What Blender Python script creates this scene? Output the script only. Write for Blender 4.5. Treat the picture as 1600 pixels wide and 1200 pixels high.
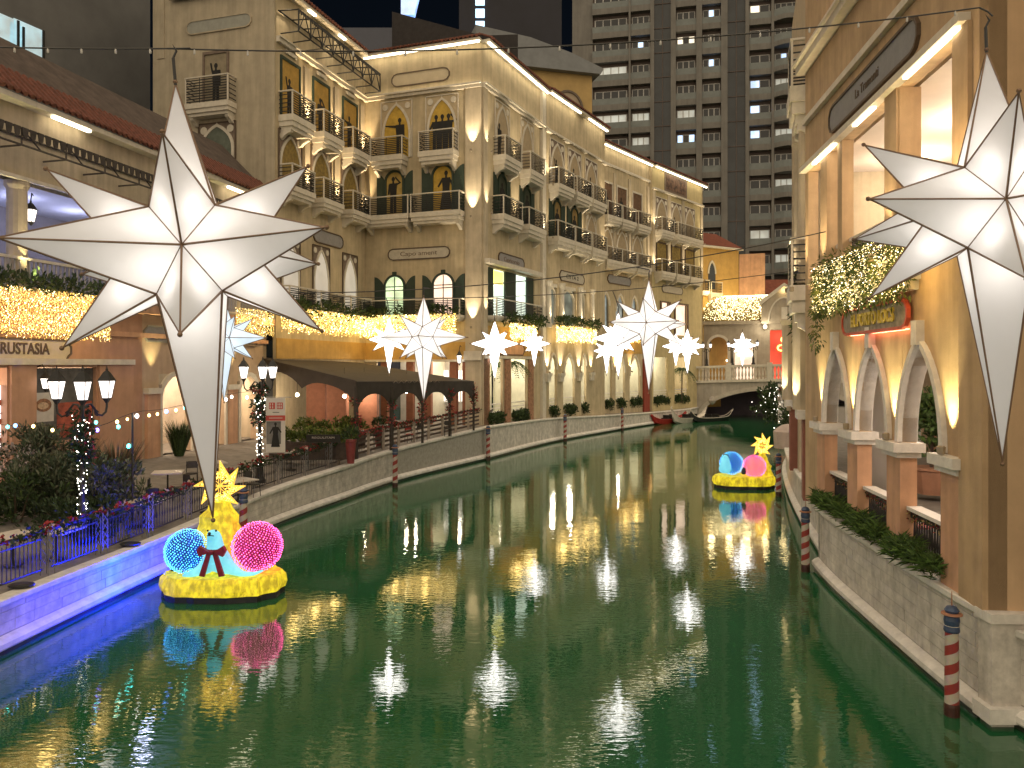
import bpy, bmesh, math, random
from mathutils import Vector, Matrix
random.seed(7)
R = math.radians
sc = bpy.context.scene
for o in list(bpy.data.objects): bpy.data.objects.remove(o)
# ------------------------------------------------------------------ camera
EYE = 6.0; FPX = 1200.0; HY = 570.0         # eye height over the water, focal length and horizon in photo pixels
cam = bpy.data.objects.new('camera', bpy.data.cameras.new('camera'))
sc.collection.objects.link(cam)
cam.location = (0, 0, EYE); cam.rotation_euler = (R(90), 0, 0)
cam.data.sensor_width = 36; cam.data.lens = 36 * FPX / 1600
cam.data.shift_y = -(600 - HY) / 1600
cam.data.clip_start = 0.1; cam.data.clip_end = 2000
sc.camera = cam
# ------------------------------------------------------------------ world, sun, exposure
world = bpy.data.worlds.new('World'); sc.world = world; world.use_nodes = True
wn = world.node_tree.nodes; wl = world.node_tree.links
SUN_EL, SUN_ROT = 40, 182
sky = wn.new('ShaderNodeTexSky'); sky.sky_type = 'NISHITA'; sky.sun_disc = False
sky.sun_elevation = R(SUN_EL); sky.sun_rotation = R(SUN_ROT)
wn['Background'].inputs[1].default_value = 0.0009
wl.new(sky.outputs[0], wn['Background'].inputs[0])
sl = bpy.data.lights.new('city_glow_sun', 'SUN'); sl.energy = 2.0; sl.angle = R(165); sl.color = (1.0, 0.82, 0.58)
so = bpy.data.objects.new('city_glow_sun', sl); sc.collection.objects.link(so)
_d = Vector((math.sin(R(SUN_ROT)) * math.cos(R(SUN_EL)), math.cos(R(SUN_ROT)) * math.cos(R(SUN_EL)), math.sin(R(SUN_EL))))
so.rotation_euler = _d.to_track_quat('Z', 'Y').to_euler()
sc.view_settings.view_transform = 'Standard'; sc.view_settings.look = 'None'
sc.view_settings.exposure = 0.85; sc.view_settings.gamma = 1.0; sc.view_settings.use_curve_mapping = False
cy = sc.cycles
cy.max_bounces = 5; cy.diffuse_bounces = 2; cy.glossy_bounces = 3; cy.transmission_bounces = 4; cy.transparent_max_bounces = 6
cy.sample_clamp_indirect = 2.0; cy.sample_clamp_direct = 0.0; cy.caustics_reflective = False; cy.caustics_refractive = False
cy.use_denoising = True
try: cy.denoiser = 'OPENIMAGEDENOISE'
except Exception: pass

# ------------------------------------------------------------------ materials
MAT = {}
def _nt(name):
    m = bpy.data.materials.new(name); m.use_nodes = True
    return m, m.node_tree.nodes, m.node_tree.links, m.node_tree.nodes['Principled BSDF']
def surf(name, col, rough=0.7, var=0.12, scale=3.0, bump=0.15, bscale=30.0, metal=0.0, emit=None, es=0.0, wear=None, spec=0.5, streak=0.0):
    """painted / plastered / stone surface: base colour with mottling, fine relief and optional wear"""
    if name in MAT: return MAT[name]
    m, n, l, b = _nt(name)
    tc = n.new('ShaderNodeTexCoord')
    nz = n.new('ShaderNodeTexNoise'); nz.inputs['Scale'].default_value = scale; nz.inputs['Detail'].default_value = 6; nz.inputs['Roughness'].default_value = .65
    l.new(tc.outputs['Object'], nz.inputs['Vector'])
    rp = n.new('ShaderNodeValToRGB')
    lo = [max(0, c * (1 - var * 1.6)) for c in col]; hi = [min(1, c * (1 + var)) for c in col]
    rp.color_ramp.elements[0].position = .3; rp.color_ramp.elements[1].position = .72
    rp.color_ramp.elements[0].color = (*lo, 1); rp.color_ramp.elements[1].color = (*hi, 1)
    l.new(nz.outputs['Fac'], rp.inputs['Fac'])
    out = rp.outputs['Color']
    if streak > 0:      # rain streaks: noise stretched in z
        mp = n.new('ShaderNodeMapping'); mp.inputs['Scale'].default_value = (1.6, 1.6, .12)
        l.new(tc.outputs['Object'], mp.inputs['Vector'])
        n2 = n.new('ShaderNodeTexNoise'); n2.inputs['Scale'].default_value = 2.2; n2.inputs['Detail'].default_value = 5
        l.new(mp.outputs['Vector'], n2.inputs['Vector'])
        r2 = n.new('ShaderNodeValToRGB'); r2.color_ramp.elements[0].position = .38; r2.color_ramp.elements[1].position = .62
        r2.color_ramp.elements[0].color = (1 - streak, 1 - streak, 1 - streak, 1); r2.color_ramp.elements[1].color = (1, 1, 1, 1)
        l.new(n2.outputs['Fac'], r2.inputs['Fac'])
        mx = n.new('ShaderNodeMix'); mx.data_type = 'RGBA'; mx.blend_type = 'MULTIPLY'; mx.inputs[0].default_value = 1
        l.new(out, mx.inputs[6]); l.new(r2.outputs['Color'], mx.inputs[7]); out = mx.outputs[2]
    if wear is not None:
        n3 = n.new('ShaderNodeTexNoise'); n3.inputs['Scale'].default_value = scale * .35; n3.inputs['Detail'].default_value = 9; n3.inputs['Roughness'].default_value = .75
        l.new(tc.outputs['Object'], n3.inputs['Vector'])
        r3 = n.new('ShaderNodeValToRGB'); r3.color_ramp.elements[0].position = .54; r3.color_ramp.elements[1].position = .68
        l.new(n3.outputs['Fac'], r3.inputs['Fac'])
        mx = n.new('ShaderNodeMix'); mx.data_type = 'RGBA'
        l.new(r3.outputs['Color'], mx.inputs[0]); l.new(out, mx.inputs[6]); mx.inputs[7].default_value = (*wear, 1); out = mx.outputs[2]
    l.new(out, b.inputs['Base Color'])
    b.inputs['Roughness'].default_value = rough; b.inputs['Metallic'].default_value = metal
    b.inputs['Specular IOR Level'].default_value = spec
    if bump > 0:
        nb = n.new('ShaderNodeTexNoise'); nb.inputs['Scale'].default_value = bscale; nb.inputs['Detail'].default_value = 4
        l.new(tc.outputs['Object'], nb.inputs['Vector'])
        bp = n.new('ShaderNodeBump'); bp.inputs['Strength'].default_value = bump; bp.inputs['Distance'].default_value = .02
        l.new(nb.outputs['Fac'], bp.inputs['Height']); l.new(bp.outputs['Normal'], b.inputs['Normal'])
    if emit is not None:
        b.inputs['Emission Color'].default_value = (*emit, 1); b.inputs['Emission Strength'].default_value = es
    MAT[name] = m; return m
def glow(name, col, strength, sampling=True, var=0.0, scale=20.0, base=(.8, .8, .8)):
    """something that gives off light"""
    if name in MAT: return MAT[name]
    m, n, l, b = _nt(name)
    b.inputs['Base Color'].default_value = (*base, 1); b.inputs['Roughness'].default_value = .6
    b.inputs['Emission Color'].default_value = (*col, 1); b.inputs['Emission Strength'].default_value = strength
    if var > 0:
        tc = n.new('ShaderNodeTexCoord'); nz = n.new('ShaderNodeTexNoise'); nz.inputs['Scale'].default_value = scale; nz.inputs['Detail'].default_value = 4
        l.new(tc.outputs['Object'], nz.inputs['Vector'])
        mr = n.new('ShaderNodeMapRange'); mr.inputs[1].default_value = .3; mr.inputs[2].default_value = .7
        mr.inputs[3].default_value = strength * (1 - var); mr.inputs[4].default_value = strength * (1 + var)
        l.new(nz.outputs['Fac'], mr.inputs[0]); l.new(mr.outputs[0], b.inputs['Emission Strength'])
    m.cycles.emission_sampling = 'AUTO' if sampling else 'NONE'
    MAT[name] = m; return m
def fabric_lit(name, trans, es, col=(1, .97, .93)):
    """thin white lantern cloth: lets lamp light through"""
    if name in MAT: return MAT[name]
    m, n, l, b = _nt(name)
    n.remove(b)
    out = n['Material Output']
    df = n.new('ShaderNodeBsdfDiffuse'); df.inputs[0].default_value = (.62, .61, .62, 1)
    tr = n.new('ShaderNodeBsdfTranslucent'); tr.inputs[0].default_value = (trans, trans * .98, trans * .95, 1)
    em = n.new('ShaderNodeEmission'); em.inputs[0].default_value = (*col, 1); em.inputs[1].default_value = es
    tc = n.new('ShaderNodeTexCoord'); nz = n.new('ShaderNodeTexNoise'); nz.inputs['Scale'].default_value = 2.2; nz.inputs['Detail'].default_value = 5
    mp = n.new('ShaderNodeMapping'); mp.inputs['Scale'].default_value = (1, 1, .35)
    l.new(tc.outputs['Object'], mp.inputs['Vector']); l.new(mp.outputs['Vector'], nz.inputs['Vector'])
    mr = n.new('ShaderNodeMapRange'); mr.inputs[1].default_value = .3; mr.inputs[2].default_value = .7; mr.inputs[3].default_value = es * .78; mr.inputs[4].default_value = es * 1.18
    l.new(nz.outputs['Fac'], mr.inputs[0]); l.new(mr.outputs[0], em.inputs[1])
    nb = n.new('ShaderNodeTexNoise'); nb.inputs['Scale'].default_value = 4.5; nb.inputs['Detail'].default_value = 2
    l.new(tc.outputs['Object'], nb.inputs['Vector'])
    bp = n.new('ShaderNodeBump'); bp.inputs['Strength'].default_value = .55; bp.inputs['Distance'].default_value = .03
    l.new(nb.outputs['Fac'], bp.inputs['Height']); l.new(bp.outputs['Normal'], df.inputs['Normal']); l.new(bp.outputs['Normal'], tr.inputs['Normal'])
    a1 = n.new('ShaderNodeMixShader'); a1.inputs[0].default_value = .6
    a2 = n.new('ShaderNodeAddShader')
    l.new(df.outputs[0], a1.inputs[1]); l.new(tr.outputs[0], a1.inputs[2]); l.new(a1.outputs[0], a2.inputs[0]); l.new(em.outputs[0], a2.inputs[1])
    l.new(a2.outputs[0], out.inputs[0])
    MAT[name] = m; return m
def glass(name, col=(.02, .025, .03), rough=.08):
    if name in MAT: return MAT[name]
    m, n, l, b = _nt(name)
    b.inputs['Base Color'].default_value = (*col, 1); b.inputs['Roughness'].default_value = rough
    MAT[name] = m; return m
def stripes(name, c1, c2, pitch):
    """barber-pole paint: a spiral round the pole's own axis"""
    if name in MAT: return MAT[name]
    m, n, l, b = _nt(name)
    tc = n.new('ShaderNodeTexCoord'); sx = n.new('ShaderNodeSeparateXYZ'); l.new(tc.outputs['Object'], sx.inputs[0])
    def M(op, a, bv):
        k = n.new('ShaderNodeMath'); k.operation = op
        for i, v in enumerate((a, bv)):
            if v is None: continue
            if isinstance(v, (int, float)): k.inputs[i].default_value = v
            else: l.new(v, k.inputs[i])
        return k.outputs[0]
    a = M('ARCTAN2', sx.outputs[1], sx.outputs[0]); a = M('DIVIDE', a, 2 * math.pi)
    z = M('DIVIDE', sx.outputs[2], pitch); s = M('SUBTRACT', z, a); f = M('FRACT', s, None); g = M('GREATER_THAN', f, .5)
    nz = n.new('ShaderNodeTexNoise'); nz.inputs['Scale'].default_value = 9; nz.inputs['Detail'].default_value = 5
    l.new(tc.outputs['Object'], nz.inputs['Vector'])
    mx = n.new('ShaderNodeMix'); mx.data_type = 'RGBA'; l.new(g, mx.inputs[0]); mx.inputs[6].default_value = (*c1, 1); mx.inputs[7].default_value = (*c2, 1)
    m2 = n.new('ShaderNodeMix'); m2.data_type = 'RGBA'; m2.blend_type = 'MULTIPLY'; m2.inputs[0].default_value = .5
    l.new(mx.outputs[2], m2.inputs[6]); l.new(nz.outputs['Color'], m2.inputs[7])
    l.new(m2.outputs[2], b.inputs['Base Color']); b.inputs['Roughness'].default_value = .5
    MAT[name] = m; return m
def mottled_glow(name, c1, c2, s, scale=6, base=(.6, .5, .05)):
    """painted cloth lit from inside, darker where the paint is thick"""
    if name in MAT: return MAT[name]
    m, n, l, b = _nt(name)
    tc = n.new('ShaderNodeTexCoord'); mp = n.new('ShaderNodeMapping'); mp.inputs['Scale'].default_value = (1, 1, .45)
    nz = n.new('ShaderNodeTexNoise'); nz.inputs['Scale'].default_value = scale; nz.inputs['Detail'].default_value = 7; nz.inputs['Roughness'].default_value = .7
    l.new(tc.outputs['Object'], mp.inputs['Vector']); l.new(mp.outputs['Vector'], nz.inputs['Vector'])
    rp = n.new('ShaderNodeValToRGB'); e = rp.color_ramp.elements
    e[0].position = .42; e[0].color = (*c2, 1); e[1].position = .60; e[1].color = (*c1, 1)
    l.new(nz.outputs['Fac'], rp.inputs['Fac'])
    l.new(rp.outputs['Color'], b.inputs['Emission Color']); b.inputs['Emission Strength'].default_value = s
    b.inputs['Base Color'].default_value = (*base, 1); b.inputs['Roughness'].default_value = .8
    MAT[name] = m; return m

# ------------------------------------------------------------------ mesh building
OFF = {}
class MB:
    def __init__(s): s.v = []; s.f = []; s.mi = []; s.m = 0
    def quad(s, *p):
        i = len(s.v); s.v += [tuple(q) for q in p]; s.f.append(tuple(range(i, i + len(p)))); s.mi.append(s.m)
    def hexa(s, p):          # p: 8 points, bottom 4 (ccw from above) then top 4
        i = len(s.v); s.v += [tuple(q) for q in p]
        for f in ((3, 2, 1, 0), (4, 5, 6, 7), (0, 1, 5, 4), (1, 2, 6, 5), (2, 3, 7, 6), (3, 0, 4, 7)):
            s.f.append(tuple(i + k for k in f)); s.mi.append(s.m)
    def box(s, x0, x1, y0, y1, z0, z1):
        s.hexa([(x0, y0, z0), (x1, y0, z0), (x1, y1, z0), (x0, y1, z0), (x0, y0, z1), (x1, y0, z1), (x1, y1, z1), (x0, y1, z1)])
    def fbox(s, F, u0, u1, z0, z1, d0, d1):
        P = F.p
        s.hexa([P(u0, z0, d1), P(u1, z0, d1), P(u1, z0, d0), P(u0, z0, d0), P(u0, z1, d1), P(u1, z1, d1), P(u1, z1, d0), P(u0, z1, d0)])
    def prism(s, F, pts, d0, d1):   # pts: (u,z) counter-clockwise seen from outside
        n = len(pts); i = len(s.v)
        s.v += [tuple(F.p(u, z, d1)) for u, z in pts] + [tuple(F.p(u, z, d0)) for u, z in pts]
        s.f.append(tuple(range(i, i + n))); s.mi.append(s.m)
        s.f.append(tuple(range(i + 2 * n - 1, i + n - 1, -1))); s.mi.append(s.m)
        for k in range(n):
            j = (k + 1) % n
            s.f.append((i + k, i + n + k, i + n + j, i + j)); s.mi.append(s.m)
    def ribbon(s, F, pts, w, d0, d1, closed=False):   # a band of width w following (u,z) points
        n = len(pts)
        L = []; Rr = []
        for k in range(n):
            a = Vector(pts[(k - 1) % n] if (closed or k > 0) else pts[k]); b = Vector(pts[(k + 1) % n] if (closed or k < n - 1) else pts[k])
            t = (b - a); t = t.normalized() if t.length > 1e-9 else Vector((1, 0))
            nn = Vector((-t.y, t.x)) * (w / 2)
            L.append(Vector(pts[k]) + nn); Rr.append(Vector(pts[k]) - nn)
        for k in range(n if closed else n - 1):
            j = (k + 1) % n
            s.prism(F, [tuple(Rr[k]), tuple(Rr[j]), tuple(L[j]), tuple(L[k])], d0, d1)
    def tube(s, pts, r, n=6, caps=True):
        pts = [Vector(p) for p in pts]; rr = r if isinstance(r, (list, tuple)) else [r] * len(pts)
        i0 = len(s.v); up = None
        for k, p in enumerate(pts):
            t = (pts[min(k + 1, len(pts) - 1)] - pts[max(k - 1, 0)])
            t = t.normalized() if t.length > 1e-9 else Vector((0, 0, 1))
            if up is None:
                up = Vector((0, 0, 1)) if abs(t.z) < .9 else Vector((1, 0, 0))
            a = t.cross(up).normalized(); b = a.cross(t).normalized(); up = b
            for q in range(n):
                an = 2 * math.pi * q / n
                s.v.append(tuple(p + (a * math.cos(an) + b * math.sin(an)) * rr[k]))
        for k in range(len(pts) - 1):
            for q in range(n):
                w = (q + 1) % n
                s.f.append((i0 + k * n + q, i0 + k * n + w, i0 + (k + 1) * n + w, i0 + (k + 1) * n + q)); s.mi.append(s.m)
        if caps:
            s.f.append(tuple(i0 + q for q in reversed(range(n)))); s.mi.append(s.m)
            e = i0 + (len(pts) - 1) * n; s.f.append(tuple(e + q for q in range(n))); s.mi.append(s.m)
    def lathe(s, c, prof, n=12, sx=1, sy=1):
        i0 = len(s.v); c = Vector(c)
        for r, z in prof:
            for q in range(n):
                a = 2 * math.pi * q / n
                s.v.append((c.x + r * math.cos(a) * sx, c.y + r * math.sin(a) * sy, c.z + z))
        for k in range(len(prof) - 1):
            for q in range(n):
                w = (q + 1) % n
                s.f.append((i0 + k * n + q, i0 + k * n + w, i0 + (k + 1) * n + w, i0 + (k + 1) * n + q)); s.mi.append(s.m)
        s.f.append(tuple(i0 + q for q in reversed(range(n)))); s.mi.append(s.m)
        e = i0 + (len(prof) - 1) * n; s.f.append(tuple(e + q for q in range(n))); s.mi.append(s.m)
    def ball(s, c, r, n=8, m=5, sz=1):
        s.lathe(c, [(max(r * math.sin(math.pi * k / m), r * .02), -r * sz * math.cos(math.pi * k / m)) for k in range(m + 1)], n)
    def dot(s, c, r):       # tiny octahedron
        i = len(s.v); x, y, z = c
        s.v += [(x + r, y, z), (x, y + r, z), (x - r, y, z), (x, y - r, z), (x, y, z + r), (x, y, z - r)]
        for a, b in ((0, 1), (1, 2), (2, 3), (3, 0)):
            s.f += [(i + a, i + b, i + 4), (i + b, i + a, i + 5)]; s.mi += [s.m, s.m]
    def leaf(s, c, d, ln, w):   # one folded leaf along direction d
        d = Vector(d).normalized(); c = Vector(c)
        a = d.cross(Vector((random.uniform(-1, 1), random.uniform(-1, 1), random.uniform(-.3, 1)))).normalized() * w
        i = len(s.v)
        mid = c + d * ln * .5 + Vector((0, 0, .08 * ln))
        s.v += [tuple(c), tuple(mid + a), tuple(c + d * ln), tuple(mid - a)]
        s.f += [(i, i + 1, i + 2), (i, i + 2, i + 3)]; s.mi += [s.m, s.m]
    def build(s, name, mats, parent=None, smooth=False, kind=None, loc=None):
        if not isinstance(mats, (list, tuple)): mats = [mats]
        o0 = OFF.get(parent.name, Vector((0, 0, 0))) if parent else Vector((0, 0, 0))
        if loc is not None: o0 = Vector(loc)
        me = bpy.data.meshes.new(name)
        me.from_pydata([(x - o0.x, y - o0.y, z - o0.z) for x, y, z in s.v], [], s.f)
        for mt in mats: me.materials.append(mt)
        if len(mats) > 1: me.polygons.foreach_set('material_index', s.mi)
        if smooth: me.polygons.foreach_set('use_smooth', [True] * len(me.polygons))
        me.update()
        ob = bpy.data.objects.new(name, me); sc.collection.objects.link(ob)
        if parent: ob.parent = parent; OFF[ob.name] = OFF.get(parent.name, Vector((0, 0, 0)))
        elif loc is not None: ob.location = loc; OFF[ob.name] = Vector(loc)
        if kind: ob['kind'] = kind
        return ob
def tag(o, label, cat, group=None):
    o['label'] = label; o['category'] = cat
    if group: o['group'] = group
    return o
def thing(name, label, cat, loc=(0, 0, 0), group=None):
    o = bpy.data.objects.new(name, None); sc.collection.objects.link(o)
    o.location = loc; o.empty_display_size = .3; OFF[o.name] = Vector(loc)
    return tag(o, label, cat, group)
def dup(root, loc, rz=0.0, label=None, scale=1.0, tilt=(0, 0)):
    def cp(o, par):
        c = o.copy(); sc.collection.objects.link(c); c.parent = par
        for ch in o.children: cp(ch, c)
        return c
    r = cp(root, None); r.location = loc; r.rotation_euler = (tilt[0], tilt[1], rz); r.scale = (scale,) * 3
    if label: r['label'] = label
    return r
def lamp(kind, loc, power, col, parent=None, radius=.05, target=None, angle=60, blend=.6):
    ld = bpy.data.lights.new('lamp_light', kind); ld.energy = power; ld.color = col; ld.shadow_soft_size = radius
    o = bpy.data.objects.new('lamp_light', ld); sc.collection.objects.link(o)
    off = OFF.get(parent.name, Vector((0, 0, 0))) if parent else Vector((0, 0, 0))
    o.location = Vector(loc) - off
    if parent: o.parent = parent
    if kind == 'SPOT':
        ld.spot_size = R(angle); ld.spot_blend = blend
        o.rotation_euler = (Vector(target) - Vector(loc)).to_track_quat('-Z', 'Y').to_euler()
    return o
class Fr:
    """a facade: runs left to right as seen from the canal; u along it, z up, d out of the wall"""
    def __init__(s, a, b):
        s.o = Vector((a[0], a[1], 0)); e = Vector((b[0], b[1], 0)); s.L = (e - s.o).length
        s.U = (e - s.o).normalized(); s.N = Vector((s.U.y, -s.U.x, 0))
        s.rz = math.atan2(s.U.y, s.U.x)
    def p(s, u, z, d=0.0):
        q = s.o + s.U * u + s.N * d; return Vector((q.x, q.y, z))
    def u(s, px, d=0.0):
        k = (px - 800) / FPX; o = s.o + s.N * d
        return (k * o.y - o.x) / (s.U.x - k * s.U.y)
    def z(s, px, py, d=0.0):
        u = s.u(px, d); y = (s.o + s.U * u + s.N * d).y
        return EYE + (HY - py) / FPX * y
def at(px, py, y): return Vector(((px - 800) / FPX * y, y, EYE + (HY - py) / FPX * y))
def arch(w, spring, apex, c=0.0, n=8, uc=0.0):
    """left foot to apex to right foot; c > 0 gives a pointed arch"""
    c *= w / 2; r = w / 2 + c; H = math.sqrt(r * r - c * c); a1 = math.atan2(H, -c)
    half = []
    for k in range(n + 1):
        a = math.pi + (a1 - math.pi) * k / n
        half.append((c + r * math.cos(a), spring + r * math.sin(a) / H * (apex - spring)))
    half[-1] = (0.0, apex)
    return [(uc + x, z) for x, z in half] + [(uc - x, z) for x, z in reversed(half[:-1])]
def ogee(w, spring, apex, n=8, uc=0.0):
    half = []
    for k in range(n + 1):
        t = k / n
        x = -w / 2 * (1 - t) ** 0.75 * (1 if t < .5 else (1 - .25 * math.sin((t - .5) * 2 * math.pi)))
        half.append((x, spring + (apex - spring) * (t ** 1.05)))
    return [(uc + x, z) for x, z in half] + [(uc - x, z) for x, z in reversed(half[:-1])]
def wall(mb, F, u0, u1, z0, z1, holes=(), t=.35, d=0.0):
    """a wall with real rectangular openings (u0,u1,z0,z1); arched heads are filled with fill_arch"""
    us = sorted({u0, u1} | {min(max(x, u0), u1) for h in holes for x in h[:2]})
    zs = sorted({z0, z1} | {min(max(x, z0), z1) for h in holes for x in h[2:4]})
    P = F.p
    inside = lambda u, z: any(h[0] < u < h[1] and h[2] < z < h[3] for h in holes)
    for i in range(len(us) - 1):
        for j in range(len(zs) - 1):
            a, b, c, e = us[i], us[i + 1], zs[j], zs[j + 1]
            if inside((a + b) / 2, (c + e) / 2): continue
            mb.quad(P(a, c, d), P(b, c, d), P(b, e, d), P(a, e, d))
            mb.quad(P(b, c, d - t), P(a, c, d - t), P(a, e, d - t), P(b, e, d - t))
    for h in holes:
        a, b, c, e = max(h[0], u0), min(h[1], u1), max(h[2], z0), min(h[3], z1)
        mb.quad(P(a, c, d), P(a, e, d), P(a, e, d - t), P(a, c, d - t)); mb.quad(P(b, c, d), P(b, c, d - t), P(b, e, d - t), P(b, e, d))
        mb.quad(P(a, e, d), P(b, e, d), P(b, e, d - t), P(a, e, d - t))
        if c > z0 + .01: mb.quad(P(a, c, d), P(a, c, d - t), P(b, c, d - t), P(b, c, d))
    mb.quad(P(u0, z1, d), P(u1, z1, d), P(u1, z1, d - t), P(u0, z1, d - t))
    mb.quad(P(u0, z0, d), P(u0, z1, d), P(u0, z1, d - t), P(u0, z0, d - t)); mb.quad(P(u1, z0, d), P(u1, z0, d - t), P(u1, z1, d - t), P(u1, z1, d))
def fill_arch(mb, F, pts, apex, d0, d1):
    """fills the two corners between an arch curve and the square head of its opening"""
    k = len(pts) // 2
    l = pts[:k + 1]; r = pts[k:]
    mb.prism(F, l + [(l[0][0], apex)], d0, d1)
    mb.prism(F, r + [(r[-1][0], apex)][:1], d0, d1)
def text(body, F, u, z, d, h, mat, parent, name='lettering', extrude=.012, width=None, align='CENTER', bold=0.0, loc=None, rz=None):
    cu = bpy.data.curves.new(name, 'FONT'); cu.body = body; cu.size = h * 1.38; cu.extrude = extrude; cu.align_x = align; cu.align_y = 'CENTER'
    cu.offset = bold; cu.resolution_u = 3
    ob = bpy.data.objects.new(name, cu); sc.collection.objects.link(ob); cu.materials.append(mat)
    bpy.context.view_layer.update()
    me = bpy.data.meshes.new_from_object(ob.evaluated_get(bpy.context.evaluated_depsgraph_get()))
    bpy.data.objects.remove(ob)
    ob = bpy.data.objects.new(name, me); sc.collection.objects.link(ob); me.name = name
    p = F.p(u, z, d) if loc is None else Vector(loc)
    ob.location = p - OFF.get(parent.name, Vector((0, 0, 0))); ob.parent = parent
    ob.rotation_euler = (R(90), 0, F.rz if rz is None else rz)
    if width:
        xs = [v.co.x for v in me.vertices]
        if xs: ob.scale = (width / (max(xs) - min(xs)), 1, 1)
    return ob
def rrect(uc, zc, w, h, n=5):    # plate with rounded ends, ccw
    r = h / 2; pts = []
    for k in range(n + 1):
        a = -math.pi / 2 + math.pi * k / n; pts.append((uc + w / 2 - r + r * math.cos(a), zc + r * math.sin(a)))
    for k in range(n + 1):
        a = math.pi / 2 + math.pi * k / n; pts.append((uc - w / 2 + r + r * math.cos(a), zc + r * math.sin(a)))
    return pts
def notch(uc, zc, w, h):   # plate with cut corners
    c = h * .33; W = w / 2; H = h / 2
    return [(uc - W + c, zc - H), (uc + W - c, zc - H), (uc + W - c * .55, zc - H + c * .55), (uc + W, zc - H + c), (uc + W, zc + H - c), (uc + W - c * .55, zc + H - c * .55), (uc + W - c, zc + H), (uc - W + c, zc + H), (uc - W + c * .55, zc + H - c * .55), (uc - W, zc + H - c), (uc - W, zc - H + c), (uc - W + c * .55, zc - H + c * .55)]

# palette -----------------------------------------------------------
WARM = (1.0, .74, .42); WARM2 = (1.0, .82, .55); COOL = (.85, .92, 1.0)
cream = surf('cream_plaster', (.56, .46, .30), .85, .12, 1.1, .16, 30, streak=.17)
cream2 = surf('pale_plaster', (.56, .47, .34), .85, .12, 1.1, .16, 30, streak=.18)
dullwall = surf('grey_beige_plaster', (.48, .41, .30), .85, .10, 1.2, .12, 40, streak=.15)
trim = surf('white_trim', (.68, .62, .52), .6, .08, 4, .08, 40, streak=.08)
stone_trim = surf('pale_stone_trim', (.74, .70, .66), .65, .10, 5, .12, 30)
peach = surf('peach_plaster', (.64, .37, .23), .85, .13, 1.2, .2, 30, streak=.15)
terracotta = surf('terracotta_plaster', (.46, .24, .15), .85, .12, 1.6, .12, 40, streak=.10)
ochre = surf('ochre_plaster', (.55, .34, .10), .85, .10, 1.6, .12, 40, streak=.08)
orange_wall = surf('orange_peach_wall', (.56, .39, .23), .85, .13, 1.0, .2, 30, streak=.17)
redbrick = surf('red_brick', (.33, .13, .08), .9, .25, 6, .3, 25)
rtile = surf('red_roof_tile', (.15, .05, .032), .85, .30, 5, .2, 20)
darkroof = surf('dark_roof', (.035, .03, .03), .9, .2, 3, .2, 20)
brownroof = surf('brown_roof', (.085, .062, .052), .9, .3, 2, .3, 14)
shutter_m = surf('dark_green_shutter', (.025, .045, .03), .6, .15, 8, .1, 40)
iron = surf('black_iron', (.02, .02, .02), .5, .2, 8, .1, 60)
bronze = surf('brown_wire', (.22, .14, .09), .45, .15, 10, .05, 60, metal=.4)
yellowpanel = surf('yellow_panel', (.46, .28, .06), .8, .15, 3, .05, 40)
greypanel = surf('grey_brown_panel', (.20, .15, .115), .8, .18, 5, .05, 40)
black = surf('black_paint', (.012, .011, .01), .7, .1, 8, 0)
signplate = surf('sign_plate', (.52, .47, .38), .7, .1, 4, .05, 40)
signgrey = surf('grey_sign_plate', (.30, .29, .29), .6, .1, 4, .05, 40)
signframe = surf('brown_sign_frame', (.11, .075, .05), .5, .15, 8, .05, 40)
winglass = glass('dark_window_glass')
litwhite = glow('lit_white_window', (1, .93, .78), .8, True, .35, 1.2)
litgreen = glow('lit_green_room', (.62, .85, .45), .6, True, .6, 1.6)
litpink = glow('lit_pink_room', (1, .66, .48), .7, True, .35, 1.4)
cove = glow('cove_strip', (1.0, .86, .6), 4.5)
bulb_warm = glow('fairy_bulb_warm', (1.0, .74, .26), 6.0, False)
bulb_gold = [glow('fairy_bulb_gold', (1.0, .53, .07), 1.9, False), glow('fairy_bulb_bright', (1.0, .80, .36), 5.5, False)]
bulb_white = glow('fairy_bulb_white', (1.0, .93, .8), 7.0, False)
lampglass = glow('lamp_glass', (1.0, .90, .82), 1.3, False, .3, 9)
# ================================================================== WATER, GROUND, CANAL WALLS
def spline(pts, step):
    out = []; n = len(pts)
    P = [Vector(p) for p in pts]
    for i in range(n - 1):
        a, b, c, d = P[max(i - 1, 0)], P[i], P[i + 1], P[min(i + 2, n - 1)]
        m = max(1, int((c - b).length / step))
        for k in range(m):
            t = k / m
            out.append(.5 * ((2 * b) + (c - a) * t + (2 * a - 5 * b + 4 * c - d) * t * t + (3 * b - a - 3 * c + d) * t ** 3))
    out.append(P[-1]); return out
WL = spline([(-11.4, 4, 1.1), (-10.95, 10, 1.1), (-10.5, 15.7, 1.12), (-9.85, 21.8, 1.1), (-8.75, 28.6, 1.36), (-7.4, 33.8, 1.5), (-5.7, 39.6, 1.7), (-1.35, 49.0, 2.08)], .5)
WL2 = spline([(-1.35, 49.0, 2.08), (3.1, 59.0, 1.9), (9.0, 69, 1.5), (14.7, 77.6, 1.25), (21.0, 86.4, 1.25), (24, 100, 1.25)], .7)
WR = spline([(7.86, 13.05, 1.87), (7.98, 15, 1.87), (8.45, 20, 1.87), (8.85, 22.6, 1.87)], .5)
WR0 = spline([(9.6, 5, 1.62), (8.75, 9.5, 1.62), (8.25, 12.9, 1.62)], .5)
WR2 = spline([(9.35, 22.9, 1.75), (9.9, 25, 1.7), (11.3, 30.5, 1.6), (13.5, 38, 1.6), (15.9, 45, 1.6), (19, 52, 1.6), (24, 62, 1.6), (33, 80, 1.6), (38, 95, 1.6)], .7)

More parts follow.
